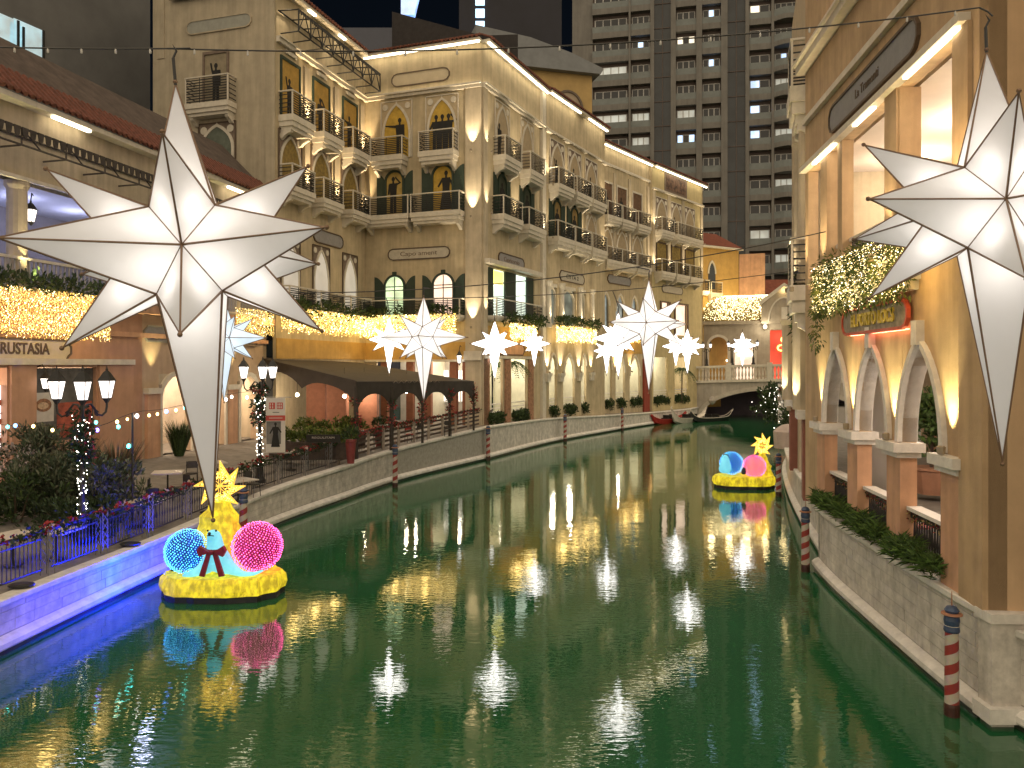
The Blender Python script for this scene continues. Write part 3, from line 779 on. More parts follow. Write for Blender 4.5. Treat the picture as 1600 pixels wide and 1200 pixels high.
balcony(B, F_CF, F_CF.u(577), F_CF.u(649) - .06, Z2 + .05, .95, .75, 1.25, 2)
balcony(B, F_CF, F_CF.u(649) + .06, F_CF.u(727), Z2 + .05, .95, .75, 1.25, 2)
for px, mt in ((617, litgreen), (693, litpink)):
    win_arched(B, F_CF, F_CF.u(px), Z1, 12.05, 1.5, mt, None, .72, True, True, 0.0)
balcony(B, F_CF, F_CF.u(575), F_CF.u(727), Z1 + .05, .9, .4, 1.1, 0)
mb = MB(); mb.fbox(F_CF, e - 1.15, e - .02, 1.9, ZC - .1, .002, .14); mb.build('corner_pilaster', cream2, B)
mb = MB(); mb.fbox(F_CF, e - 1.2, e, 6.3, 6.9, .142, .3); mb.build('pilaster_band', trim, B)
for z in (8.5, 15.7, 20.0): uplight(B, F_CF, e - .62, z, 75, WARM2, .34, 3.4, 60)
# --- canal wing, sections 1-4
secs = [F_R1, F_R2, F_R3, F_R4]
def pil(F, u, w, z0, z1, d=.14, mat=cream2):
    mb = MB(); mb.fbox(F, u - w / 2, u + w / 2, z0, z1, .002, d); return mb.build('pilaster', mat, B)
# section 1
shop = (F_R1.u(759), F_R1.u(835), Z1, 12.5)
g1 = [(F_R1.u(759), F_R1.u(786), 2.3, 6.4), (F_R1.u(799), F_R1.u(824), 2.3, 6.4)]
solid(F_R1, .9, ZE, [shop] + g1)
eave(B, F_R1, 0, F_R1.L - .25, ZE)
c1 = [F_R1.u(784), F_R1.u(823)]
for i, uc in enumerate(c1):
    win_gothic(B, F_R1, uc, Z3, 23.9, 2.3, surf('dark_cream', (.42, .33, .21), .8, .1, 3, 0), (-.5, 2.3, 2) if i == 0 else None, surf('pale_panel', (.5, .4, .26)))  # arch panels in an even cream, darker than the wall plaster
    balcony(B, F_R1, uc - 1.35, uc + 1.35, Z3 + .05, .95, .85, 1.3, 2)
    win_arched(B, F_R1, uc, Z2, 19.0, 1.3, surf('dark_green_pane', (.05, .06, .035), .5, .3, 3, 0), (0, 2.2, 3), .62)
    balcony(B, F_R1, uc - 1.6, uc + 1.55, Z2 + .05, .95, .85, 1.25, 2)
for u0 in (.45, (c1[0] + c1[1]) / 2, F_R1.L - .6):
    for z in (Z3, Z2): uplight(B, F_R1, u0, z, 42, WARM2, .26)
pil(F_R1, F_R1.L - .45, .9, 1.6, ZE - .1, .22, trim); pil(F_R1, .3, .6, 1.9, ZC - .12, .1)
uplight(B, F_R1, .3, 9.0, 40, WARM2, .22)
for a_, c_ in ((shop[0], shop[0] + 1.3), ((shop[0] + shop[1]) / 2 - .9, (shop[0] + shop[1]) / 2 + .9), (shop[1] - 1.2, shop[1])):
    mb = MB(); mb.fbox(F_R1, a_, c_, Z1, 12.5, -.2, -.08); mb.build('shutter', shutter_m, B)
mb = MB(); mb.fbox(F_R1, shop[0], shop[1], Z1, 12.5, -.36, -.30); mb.build('shop_window', glow('lit_shop', (.80, .95, .78), .75, True, .45, .8), B)
mb = MB(); mb.fbox(F_R1, shop[0] + 1.4, (shop[0] + shop[1]) / 2 - 1.0, 11.5, 12.4, -.28, -.2); o = mb.build('shop_sign', glow('yellow_sign', (1, .8, .1), 1.2, False), None, loc=F_R1.p(shop[0] + 3, 12, 0)); tag(o, 'small glowing yellow shop sign inside the lit first floor window', 'sign')
mb = MB(); mb.fbox(F_R1, shop[0] - .4, shop[1] + .4, 12.65, 12.95, 0, .5); mb.build('window_hood', trim, B)
balcony(B, F_R1, shop[0] + .1, shop[1] - .1, Z1 + .05, .8, .35, 1.15, 0)
# section 2
g2e = [(858, 870), (880, 898), (908, 916)]
g2 = [(F_R2.u(a), F_R2.u(c), 2.4, 6.9) for a, c in g2e]
w2 = [(F_R2.u(a), F_R2.u(c), Z1, 12.4) for a, c in ((859, 871), (881, 900), (908, 916))]
solid(F_R2, .9, ZE, g2 + w2)
eave(B, F_R2, 0, F_R2.L - .1, ZE, strip=((0, .48), (.62, .98)))
def arcade(F, holes, ap, point=.7, mat=cream):
    for h in holes:
        w_ = h[1] - h[0]; uc = (h[0] + h[1]) / 2
        pts = arch(w_, h[3] - min(w_ * .95, 2.0), h[3], point, 7, uc)
        mb = MB(); fill_arch(mb, F, pts, h[3], -.18, -.003); mb.build('arch_infill', mat, B)
        mb = MB(); mb.ribbon(F, pts, .16, 0, .09); mb.build('arch_trim', trim, B)
arcade(F_R2, g2, 6.9)
for h in w2:
  mb = MB(); mb.fbox(F_R2, h[0], h[1], h[2], h[3], -.36, -.3)
  mb.build('window_glass', glow('dim_shop', (.75, .8, .6), .10, False, .6, 1.2, (.05, .05, .05)), B)
for h in w2:
    pts = arch(h[1] - h[0], h[3] - 1.3, h[3] - .3, 0, 7, (h[0] + h[1]) / 2); mb = MB(); mb.ribbon(F_R2, [(h[0] + .1, h[2])] + pts + [(h[1] - .1, h[2])], .16, -.28, -.12)
    mb.fbox(F_R2, h[0], h[1], h[3] - .28, h[3], -.25, -.02); mb.build('window', trim, B)
ps2 = [F_R2.u(855), F_R2.u(875.5), F_R2.u(904), F_R2.u(923)]
for u0 in ps2:
    mb = MB(); mb.lathe(F_R2.p(u0, 8.9, .12), [(.3, 0), (.3, .25), (.22, .35), (.21, 3.2), (.3, 3.4), (.34, 3.6)], 10); mb.build('column', trim, B, smooth=False)
    uplight(B, F_R2, u0, 9.2, 30, WARM2, .5)
    mb = MB(); mb.fbox(F_R2, u0 - .33, u0 + .33, 4.65, 5.1, .003, .2); mb.fbox(F_R2, u0 - .4, u0 + .4, 5.1, 5.35, .003, .28); mb.build('capital', trim, B)
    uplight(B, F_R2, u0, 5.45, 34, WARM2, .2, 2.4)
c2 = [F_R2.u(870), F_R2.u(897), F_R2.u(923)]
for i, uc in enumerate(c2):
    win_gothic(B, F_R2, uc, Z3, 23.7, 2.5, surf('dark_cream', (.42, .33, .21)), (-.2, 2.1, [2, 4, 4][i]), greypanel)
    if i < 2: win_arched(B, F_R2, uc, Z2 - .1, 19.0, 1.3, surf('gold_pane_dim', (.30, .20, .07), .8, .2, 3, 0), (0, 2.2, 3), .7)
    else: win_gothic(B, F_R2, uc, Z2 - .1, 19.1, 2.2, surf('dark_cream', (.42, .33, .21)), None, surf('pale_panel', (.5, .4, .26)))
    if i != 1: balcony(B, F_R2, uc - 1.45, uc + 1.4, Z3 + .05, .95, .85, 1.3, 2)
    balcony(B, F_R2, uc - 1.6, uc + 1.55, Z2 - .05, .95, .85, 1.25, 2)
balcony(B, F_R2, c2[1] - 1.35, c2[1] + 1.7, Z3 + .05, .95, .85, 1.3, 2)
for u0 in (.25, (c2[0] + c2[1]) / 2, (c2[1] + c2[2]) / 2, F_R2.L - .35):
    for z in (Z3, Z2 - .1): uplight(B, F_R2, u0, z, 40, WARM2, .24)
    mb = MB(); mb.fbox(F_R2, u0 - .4, u0 + .4, 24.0, 24.2, .0, .3); mb.build('capital', trim, B)
mb = MB(); mb.fbox(F_R2, .01, F_R2.L - .01, ZC - .05, ZC + .1, 0, .2); mb.build('cornice', trim, B)
# section 3
g3 = [(F_R3.u(a), F_R3.u(c), 2.4, 6.9) for a, c in ((930 + 14, 956), (962, 976), (984, 1000))]
w3 = [(F_R3.u(a), F_R3.u(c), Z1, 12.8) for a, c in ((941, 952), (962, 976), (986, 996))]
solid(F_R3, .9, ZE - .6, g3 + w3)
eave(B, F_R3, 0, F_R3.L - .1, ZE - .6, strip=((.0, 1),))
arcade(F_R3, g3, 6.9); arcade(F_R3, w3, 12.8, .8)
for h in w3:
  mb = MB(); mb.fbox(F_R3, h[0], h[1], h[2], h[3], -.37, -.31)
  mb.build('window_glass', glow('dim_shop2', (.8, .85, .75), .16, False, .6, 1.2, (.05, .05, .05)), B)
c3 = [F_R3.u(948), F_R3.u(971), F_R3.u(995)]
for i, uc in enumerate(c3):
    win_rect(B, F_R3, uc, Z3 - .2, 23.2, 2.1, surf('brown_pane', (.16, .09, .05), .7, .3, 3, 0), (-.1, 2.2, 4) if i < 2 else None, trim)
    balcony(B, F_R3, uc - 1.35, uc + 1.35, Z3 - .2, .95, .8, 1.3, 2)
    win_gothic(B, F_R3, uc, Z2 - .3, 19.0, 2.3, surf('dark_cream', (.42, .33, .21)), None, surf('tan_panel', (.40, .30, .17), .8, .15, 4, 0))
    balcony(B, F_R3, uc - 1.5, uc + 1.5, Z2 - .3, .95, .8, 1.25, 2)
for u0 in (.2, (c3[0] + c3[1]) / 2, (c3[1] + c3[2]) / 2, F_R3.L - .35):
    for z in (Z3 - .2, Z2 - .3): uplight(B, F_R3, u0, z, 40, WARM2, .24)
    uplight(B, F_R3, u0 + .15, 5.4, 34, (1, .7, .35), .2, 2.4)
    pil(F_R3, u0, .5, 16, 24.2, .1)
mb = MB(); mb.fbox(F_R3, .02, F_R3.L - .02, 24.7, 24.9, 0, .16); mb.build('cornice', trim, B)
# section 4
g4 = [(F_R4.u(a), F_R4.u(c), 2.0, 6.8) for a, c in ((1021, 1044), (1054, 1075))]
w4 = [(F_R4.u(a), F_R4.u(c), Z1, 12.6) for a, c in ((1032, 1046), (1054, 1074))]
solid(F_R4, .9, ZE - .7, g4 + w4, surf('yellow_plaster', (.56, .46, .25), .85, .1, 1.4, .1, 40, streak=.1))
eave(B, F_R4, .1, F_R4.L + .2, ZE - .7)
for h in w4:
  mb = MB(); mb.fbox(F_R4, h[0], h[1], h[2], h[3], -.37, -.31)
  mb.build('window_glass', litpink, B)
for h in w4:
    mb = MB(); mb.ribbon(F_R4, [(h[0], h[2]), (h[0], h[3]), (h[1], h[3]), (h[1], h[2])], .3, -.05, .12); mb.build('window', surf('brown_frame', (.12, .07, .04), .6, .2, 6, 0), B)
c4 = [F_R4.u(1033), F_R4.u(1056), F_R4.u(1077)]
for i, uc in enumerate(c4):
    win_gothic(B, F_R4, uc, Z3 - .2, 23.4, 2.5, surf('dark_cream', (.42, .33, .21)), (-.4, 1.9, 4) if i == 1 else None, greypanel)
    win_rect(B, F_R4, uc, Z2 - .4, 18.8, 2.3, surf('dim_yellow', (.3, .21, .06)), None, signframe)
    balcony(B, F_R4, uc - 1.5, uc + 1.5, Z2 - .4, .95, .8, 1.3, 2)
balcony(B, F_R4, c4[0] - 1.5, c4[0] + 1.3, Z3 - .15, .95, .8, 1.35, 2); balcony(B, F_R4, c4[1] - 1.2, c4[2] + 1.6, Z3 - .15, .95, .8, 1.3, 3)
for u0 in (.3, (c4[0] + c4[1]) / 2, (c4[1] + c4[2]) / 2, F_R4.L - .4):
    for z in (Z3 - .2, Z2 - .3): uplight(B, F_R4, u0, z, 46, WARM2, .24)
    pil(F_R4, u0, .55, 15.5, 24, .1)
mb = MB(); mb.fbox(F_R4, .02, F_R4.L - .02, 24.0, 24.2, 0, .25); mb.build('cornice', trim, B)
mb = MB(); uc = F_R4.u(1056); zc = F_R4.z(1056, 290)
mb.fbox(F_R4, uc - 2.6, uc + 2.6, zc - 1.05, zc + 1.05, 0, .05); mb.m = 1; mb.fbox(F_R4, uc - 2.25, uc + 2.25, zc - .75, zc + .75, .052, .08); mb.build('painted_relief', [greypanel, surf('relief_panel', (.16, .09, .06), .7, .7, 2.2, .3, 4)], B)
# end returns and hidden bodies so the block reads as solid from the side
mb = MB()
for F in (F_R1, F_R2, F_R3, F_R4): wall(mb, F, 0, F.L, 1.9, 7.2, [], .2, -4.6)
mb.build('arcade_back_wall', surf('arcade_back', (.66, .64, .52), .85, .1, 1.2, 0), B)
mb = MB()
for F in (F_R1, F_R2, F_R3, F_R4): mb.fbox(F, 0, F.L, 7.2, 7.4, -4.6, -.42)
mb.build('arcade_ceiling', cream, B)
mb = MB()
F_RE = Fr((F_R4.p(F_R4.L, 0, 0).x, F_R4.p(F_R4.L, 0, 0).y), (F_R4.p(F_R4.L, 0, -10).x, F_R4.p(F_R4.L, 0, -10).y)); wall(mb, F_RE, 0, 10, 1, ZE - .7, [], .3)
for Fa, Fb in ((F_R1, F_R2), (F_R2, F_R3), (F_R3, F_R4)):
    a = Fa.p(Fa.L, 0, -.0); c = Fb.p(0, 0, 0)
    for q in (0,):
        mb.hexa([a, c, c + Fb.N * -1.2, a + Fa.N * -1.2] + [v + Vector((0, 0, ZE - .1)) for v in (a, c, c + Fb.N * -1.2, a + Fa.N * -1.2)])
mb.build('side_wall', cream, B)
for F, us in ((F_R1, (.35, .75)), (F_R2, (.2, .5, .8)), (F_R3, (.25, .75)), (F_R4, (.3, .7))):
    for k in us:
        c = F.p(F.L * k, 7.0, -2.4); mb = MB(); mb.lathe(c, [(.22, 0), (.22, .12), (.1, .18)], 10); q = mb.build('ceiling_light', glow('ceiling_lamp', (1, .9, .7), 6, False), B)
        lamp('POINT', c - Vector((0, 0, .35)), 220, (1, .90, .66), q, .2)
# small blank cartouches over the first floor
def cart(F, px, py, wpx, hpx, plate, label, txt=None, shape='round', frame=signframe, tm=None, th=.42, tw=.6):
    uc = F.u(px); u0, u1 = F.u(px - wpx / 2), F.u(px + wpx / 2); z = F.z(px, py); h = abs(F.z(px, py - hpx / 2) - F.z(px, py + hpx / 2))
    return sign_plate(None, F, (u0 + u1) / 2, z, u1 - u0, h, plate, frame, txt, tm, shape, th, 0, 'shop_sign', tw, (label, 'sign'))
cart(F_CF, 655, 396, 96, 17, signplate, 'long pale oval sign with faint script between the corner balcony and two arched windows', 'Capo ament', tm=greypanel)
cart(F_R1, 798, 408, 40, 17, signgrey, 'grey oval sign with faint script above the lit green shop window', 'Capricornio', tm=greypanel)
cart(F_R2, 893, 434, 38, 15, signplate, 'pale oval sign with bold black lettering above the three column window', 'CITTA 2', 'notch', tm=black, tw=.5)
cart(F_R3, 967, 438, 36, 13, signgrey, 'dim beige plaque above two pale pointed windows, right of the bold black sign', None, 'notch')
cart(F_R4, 1050, 453, 32, 11, signplate, 'small plaque on the yellow end section above brown framed windows', None, 'notch')
cart(F_W, 512, 373, 46, 20, signgrey, 'grey oval plaque on the recessed wing behind the tip of the big star', None)
cart(F_CF, 500 + 98, 534 - 1, 8, 12, signplate, 'stub of a plaque on the ochre wall left of the canopy lamps', None, 'notch')
cart(F_R1, 797, 546, 42, 17, peach, 'peach plaque under the light curtain beside the palm', None, 'notch')
# dark hulk closing the body behind the roofs
mb = MB()
for F in (F_W, F_CF, F_R1, F_R2, F_R3, F_R4): mb.fbox(F, .5, F.L - .5, 7.6, 26.0, -5.2, -.6)
mb.build('inner_block', darkroof, B)
# light curtains of the long building
CUR = []
def cur(F, a, c, py0, py1, n, label, d=.98, mat=bulb_gold):
    um = (F.u(a) + F.u(c)) / 2; px = (a + c) / 2
    return curtain(None, F, F.u(a), F.u(c), F.z(px, py1), F.z(px, py0), d, int(n * 1.0), mat, .026, (label, 'light curtain', 'gold light curtains under the first floor balconies'))
cur(F_W, 415, 566, 488, 526, 1900, 'gold icicle lights under the balcony of the recessed wing', 1.0)
cur(F_CF, 570, 722, 493, 530, 2300, 'gold icicle lights along the balcony of the corner front')
cur(F_R1, 779, 822, 507, 535, 1300, 'gold icicle lights under the green lit shop window', .85)
cur(F_R2, 858, 922, 511, 538, 1900, 'densest gold icicle lights under the three column window', .6)
cur(F_R3, 960, 999, 515, 537, 900, 'gold icicle lights half hidden behind the hanging stars', .5)
# greenery along the balcony fronts over the curtains
for F, a, c, py, lb in ((F_W, 420, 566, 487, 'dark trailing plants along the balcony of the recessed wing'), (F_CF, 572, 722, 492, 'dark trailing plants along the corner balcony'), (F_R1, 770, 830, 503, 'dark plants along the balcony of the green lit shop'), (F_R2, 858, 922, 507, 'dark plants in the balcony trough below three columns')):
    mb = MB(); u0, u1 = F.u(a), F.u(c); z = F.z((a + c) / 2, py)
    for k in range(int((u1 - u0) * 3.2)): foliage(mb, F.p(u0 + (u1 - u0) * random.random(), z + random.uniform(-.1, .25), .95), (.4, .2, .3), 26, .30, .07)
    o = mb.build('balcony_plants', [leaf_dark, leaf_mid], None, loc=F.p((u0 + u1) / 2, z, .95)); tag(o, lb, 'plants')
# ochre ground wall behind the canopy and its base band
mb = MB(); mb.fbox(F_CF, .05, e - 1.2, 6.35, 7.5, .003, .06); mb.build('ochre_band', ochre, B); mb = MB(); mb.fbox(F_W, 0, F_W.L, 6.35, 7.5, .003, .06); mb.build('ochre_band', ochre, B)
mb = MB(); mb.fbox(F_CF, .05, e - 1.2, 6.2, 6.35, .0, .18); mb.build('lintel', trim, B); mb = MB(); mb.fbox(F_R1, g1[0][0] - .4, g1[1][1] + .4, 6.42, 6.6, 0, .18); mb.build('lintel', trim, B)
mb = MB(); mb.fbox(F_R1, .05, F_R1.L - .95, 6.65, 8.6, .002, .04); mb.build('ochre_band', ochre, B); mb = MB(); mb.fbox(F_R3, .05, F_R3.L - .05, 7.1, 8.8, .002, .04); mb.build('ochre_band', ochre, B)
mb = MB(); wall(mb, F_CF, F_CF.u(588), F_CF.u(733), 2.0, 6.5, [], .2, -3.5); mb.build('shop_back_wall', surf('restaurant_wall', (.5, .47, .42), .8, .15, 1, 0), B)
lamp('POINT', F_CF.p(F_CF.u(630), 5.8, -1.6), 160, (1, .85, .65), B, .2); lamp('POINT', F_CF.p(F_CF.u(700), 5.8, -1.6), 160, (1, .85, .65), B, .2)
for px in (600, 640, 668, 708, 728):
    mb = MB(); mb.fbox(F_CF, F_CF.u(px) - .25, F_CF.u(px) + .25, 2.0, 6.2, -.3, .02); mb.build('pier', surf('red_pier', (.30, .12, .07), .8, .15, 3, .1, 30), B)
for k in range(9):
    px = 645 + k * 9.5; mb = MB(); mb.fbox(F_CF, F_CF.u(px) - .17, F_CF.u(px) + .17, 3.4, 5.6, -3.4, -3.36); mb.build('shop_pane', glow('lit_shop_pane', (1, .93, .82), .55, False, .4, 3), B)
HL = ['low hedge below the two seated people in the first wide arcade opening', 'low hedge at the foot of the palm in the arcade', 'low hedge under the leftmost of the narrow pointed arches', 'low hedge under the widest narrow arch with one seated person', 'low hedge under the slim arch left of the blank pier', 'low hedge under the first pointed arch behind the cluster of little stars', 'low hedge under the middle arch left of the dark red pillar', 'low hedge under the last arch beside the dark red pillar', 'low hedge above the red gondola', 'low hedge above the white gondola by the bridge foot']
# piers of the arcade ground floor, hedges and benches between them
for F, hs in ((F_R1, g1), (F_R2, g2), (F_R3, g3), (F_R4, g4)):
    for h in hs:
        mb = MB(); mb.fbox(F, h[0] + .03, h[1] - .03, 3.28, 3.36, -.3, -.16)
        for z in (2.55, 2.8, 3.05): mb.fbox(F, h[0] + .03, h[1] - .03, z - .035, z + .035, -.25, -.2)
        o = mb.build('bench_rail', [stone_trim], B); o['kind'] = 'stuff'
        mb = MB(); wd_ = h[1] - h[0]
        for k in range(max(8, int(wd_ * 15))): foliage(mb, F.p(h[0] + .1 + (wd_ - .2) * random.random(), 2.2 + random.uniform(-.2, .35), .05), (.26, .22, .26), 28, .2, .055)
        o = mb.build('hedge', [leaf_dark, leaf_mid], None, loc=F.p((h[0] + h[1]) / 2, 2, 0)); tag(o, HL.pop(0), 'hedge', 'hedges along the canal arcade')
for px in (745, 792.5, 829):
    mb = MB(); mb.fbox(F_R1, F_R1.u(px, .02) - .42 if px > 750 else .02, F_R1.u(px, .02) + .42 if px > 750 else .9, 1.7, 6.4, .004, .10); mb.build('brick_pier', surf('arcade_brick', (.38, .2, .12), .9, .3, 5, .3, 14), B)
mb = MB(); mb.fbox(F_R3, F_R3.L - 1.5, F_R3.L - .3, 1.2, 6.6, .004, .2); mb.build('pier', surf('dark_red_pier', (.28, .05, .03), .7, .15, 3, .1, 30), B)
# ================================================================== TERRACE BUILDING ON THE LEFT (loggia over restaurants)
F_L = Fr((-19.95, 12.0), (-13.6, 42.5))
T = thing('terrace_building', 'lower peach and beige building with an open loggia and brown roof behind the restaurant terrace', 'building', (-17, 26, 2))
Lz = F_L.z; Lu = F_L.u
uR = F_L.L
gh = [(Lu(-160), Lu(-20), 2.0, 6.0), (Lu(-14), Lu(11), 2.0, 5.9), (Lu(55), Lu(150), 3.2, 5.9), (Lu(248), Lu(300), 2.0, 5.6), (Lu(330), Lu(352), 2.0, 5.5), (Lu(372), Lu(402), 2.0, 5.5)]
mb = MB(); wall(mb, F_L, 0, Lu(222), 1.5, 8.4, gh[:3], .4); mb.build('wall', surf('rose_peach_plaster', (.52, .30, .20), .85, .1, 1.5, .12, 40, streak=.1), T)
mb = MB(); wall(mb, F_L, Lu(222), uR, 1.5, 8.4, gh[3:], .4); mb.build('wall', surf('tan_plaster', (.52, .38, .26), .85, .1, 1.5, .12, 40, streak=.1), T)
for h in gh[3:]:
    uc = (h[0] + h[1]) / 2; w_ = h[1] - h[0]; pts = arch(w_, h[3] - w_ * .5, h[3], 0, 8, uc)
    mb = MB(); fill_arch(mb, F_L, pts, h[3], -.38, -.003); mb.build('arch_infill', cream2, T)
    mb = MB(); mb.ribbon(F_L, [(h[0], 2)] + pts + [(h[1], 2)], .22, 0, .12); mb.build('arch_trim', trim, T)
mb = MB(); wall(mb, F_L, 0, uR, 1.5, 8.4, [], .2, -3.2); mb.build('shop_back_wall', surf('shop_interior', (.5, .42, .34), .8, .2, .8, 0), T)
mb = MB(); mb.fbox(F_L, 0, Lu(205), 6.0, 6.22, 0, .2); mb.build('lintel', trim, T)
mb = MB(); mb.fbox(F_L, 0, uR, 7.15, 7.35, 0, .12); mb.fbox(F_L, 0, uR, 8.15, 8.5, 0, .55); mb.build('string_course', peach, T)
# lit menu board and shop front on the far left, dark food poster
F_L2 = F_L
mb = MB(); mb.fbox(F_L, gh[1][0] - .1, gh[1][1] + .05, 2.4, 5.3, -.33, -.25)
o = mb.build('menu_board', glow('menu_light', (1, .93, .92), 1.15, False, .08, .9), None, loc=F_L.p(gh[1][1], 4, 0)); tag(o, 'glowing white menu board with rows of food pictures at the left edge', 'menu board')
for k in range(4):
    mb = MB()
    for q in range(2):
        uc = gh[1][0] + .25 + q * .42; zc = 2.8 + k * .64
        mb.prism(F_L, [(uc + .16 * math.cos(a * math.pi / 4), zc + .12 * math.sin(a * math.pi / 4)) for a in range(8)], -.249, -.24)
    mb.fbox(F_L, gh[1][0] - .1, gh[1][1], 2.42 + k * .64, 2.46 + k * .64, -.249, -.235)
    mb.build('food_picture', surf('food_print', (.65, .18, .12), .6, .5, 9, 0), o)
mb = MB(); mb.fbox(F_L, gh[2][0] + .02, gh[2][1] - .02, 3.2, 5.88, -.2, -.12); po = mb.build('food_poster', surf('poster_dark', (.12, .115, .11), .5, .5, 1.1, 0), None, loc=F_L.p(gh[2][0], 4, 0)); tag(po, 'large dark restaurant poster with a shell dish and grey band behind the triple lamp', 'poster')
mb = MB(); u0 = gh[2][0]
mb.fbox(F_L, u0 + .02, u0 + .95, 3.95, 5.0, -.119, -.11); mb.m = 1; mb.prism(F_L, [(u0 + .48 + .36 * math.cos(a * math.pi / 8), 4.55 + .24 * math.sin(a * math.pi / 8)) for a in range(16)], -.109, -.10)
mb.m = 2; mb.prism(F_L, [(u0 + .45 + .25 * math.cos(a * math.pi / 8), 4.53 + .13 * math.sin(a * math.pi / 8)) for a in range(16)], -.099, -.09); mb.build('dish_picture', [surf('poster_white', (.6, .56, .52), .5, .1, 3, 0), surf('dish_brown', (.3, .14, .07), .5, .4, 9, 0), surf('dish_cream', (.6, .42, .28), .5, .3, 12, 0)], po)
mb = MB(); mb.fbox(F_L, u0 + 1.1, gh[2][1] - .1, 3.3, 4.6, -.119, -.10); mb.build('red_picture', surf('poster_red', (.42, .09, .05), .5, .5, 2, 0), po)
for px in (30, 60, 150, 205):
    pass
for a_, c_ in ((gh[1][1] + .06, gh[2][0] - .06), (gh[2][1] + .06, Lu(205))):
    mb = MB(); mb.fbox(F_L, a_, c_, 1.7, 5.98, .0, .12); mb.build('pier', surf('rose_peach_plaster', (.5, .3, .2)), T)
# the long restaurant sign
us0, us1 = Lu(-95), Lu(109); zS = F_L.z(60, 546)
sp = sign_plate(None, F_L, (us0 + us1) / 2, zS, us1 - us0, .72, surf('crustasia_plate', (.60, .53, .42), .7, .06, 3, .05), signframe, None, None, 'notch', name='restaurant_sign', own=('long cream sign with the dark word CRUSTASIA over the restaurant windows', 'sign'))
text('CRUSTASIA', F_L, (Lu(-16) + Lu(75)) / 2, zS, .058, .40, signframe, sp, width=Lu(75) - Lu(-16), bold=.012)
sign_plate(None, F_L, (Lu(224) + Lu(268)) / 2, F_L.z(246, 522), Lu(268) - Lu(224), .66, signgrey, surf('grey_frame', (.25, .23, .2)), None, None, 'notch', name='shop_sign', own=('blank grey plaque above the lit pilaster, right of the CRUSTASIA sign', 'sign'))
sign_plate(None, F_L, (Lu(372) + Lu(402)) / 2, F_L.z(388, 530), Lu(402) - Lu(372), .7, surf('tan_plate', (.36, .27, .18)), surf('tan_frame', (.22, .16, .11)), None, None, 'notch', name='shop_sign', own=('blank tan plaque behind the pale blue star', 'sign'))
# loggia: floor slab 8.5, columns, lintel 12.9
cols = [Lu(-120), Lu(36), Lu(205), Lu(300), Lu(372)]
zl0 = 12.35
for uc in cols:
    mb = MB(); mb.lathe(F_L.p(uc, 8.5, -.25), [(.40, 0), (.40, .2), (.33, .3), (.32, zl0 - 8.5 - .3), (.4, zl0 - 8.5 - .15), (.4, zl0 - 8.5)], 14); mb.build('column', cream2, T, smooth=False)
    uplight(T, F_L, uc, 8.65, 38, (1, .86, .42), .28, 3.2, 60)
mb = MB(); wall(mb, F_L, 0, uR, zl0, 14.9, [], .45); mb.build('wall', cream2, T)
mb = MB(); mb.fbox(F_L, 0, uR, zl0, zl0 + .12, .001, .18); mb.build('lintel', trim, T)
mb = MB(); mb.fbox(F_L, 0, uR, 8.5, 8.58, -4.5, .5); mb.build('loggia_floor', surf('loggia_floor_tile', (.4, .36, .3)), T)
mb = MB(); mb.fbox(F_L, 0, uR, zl0 + .02, zl0 + .2, -4.5, -.46); mb.build('loggia_ceiling', surf('loggia_ceiling_white', (.55, .55, .62), .8, .05, 1, 0), T)
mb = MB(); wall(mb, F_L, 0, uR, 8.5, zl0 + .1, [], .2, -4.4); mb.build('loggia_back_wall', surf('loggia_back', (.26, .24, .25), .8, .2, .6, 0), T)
for px in (-60, 110, 190, 290): lamp('POINT', F_L.p(Lu(px), 11.6, -2.2), 45, (.62, .66, 1.0), T, .3)
mb = MB(); mb.fbox(F_L, Lu(90), Lu(115), 10.6, 11.3, -4.38, -4.3); mb.fbox(F_L, Lu(75), Lu(112), 9.3, 9.7, -4.38, -4.3); mb.build('blue_screen', glow('blue_screen_light', (.1, .25, 1), 2.0, False, .7, 1.4), T)
# loggia balustrade with separate balusters
mb = MB(); mb.fbox(F_L, 0, uR, 9.62, 9.72, -.04, .1); mb.fbox(F_L, 0, uR, 8.58, 8.7, -.02, .08)
mb.build('handrail', trim, T)
mb = MB(); uu = .1
while uu < uR:
    mb.fbox(F_L, uu, uu + .05, 8.7, 9.62, 0, .04); uu += .20
q = mb.build('baluster_row', surf('pale_baluster', (.45, .42, .38)), T); q['kind'] = 'stuff'
# iron bracket canopy with hanging scallops
mb = MB(); zc = 13.25
for d, z in ((1.0, zc), (1.0, zc + .55), (.05, zc + .6)): mb.tube([F_L.p(0, z, d), F_L.p(uR - 3, z, d)], .04, 5)
uu = .5
while uu < uR - 4:
    mb.tube([F_L.p(uu, zc, 1.0), F_L.p(uu, zc + .55, 1.0), F_L.p(uu + .8, zc, 1.0)], .035, 4); mb.tube([F_L.p(uu, zc, 1.0), F_L.p(uu, zc - .02, .05)], .035, 4); uu += 1.9
uu = 0
while uu < uR - 4:
    mb.prism(F_L, [(uu, zc + .58), (uu + .04, zc + .30), (uu + .13, zc + .22), (uu + .22, zc + .30), (uu + .26, zc + .58)], 1.04, 1.07); uu += .32
mb.build('iron_canopy', surf('rusty_iron', (.06, .05, .045), .6, .3, 5, .1), T)
eave(T, F_L, 0, uR, 14.9, .5, 2.7, 1.0, strip=((.505, .565), (.73, .80), (.86, .93)), roofm=brownroof, tiles=True)
mb = MB(); wall(mb, Fr(tuple(F_L.p(uR, 0)[:2]), tuple(F_L.p(uR, 0, -10)[:2])), 0, 10, 1.5, 15.0, [], .3); mb.build('end_wall', cream2, T)
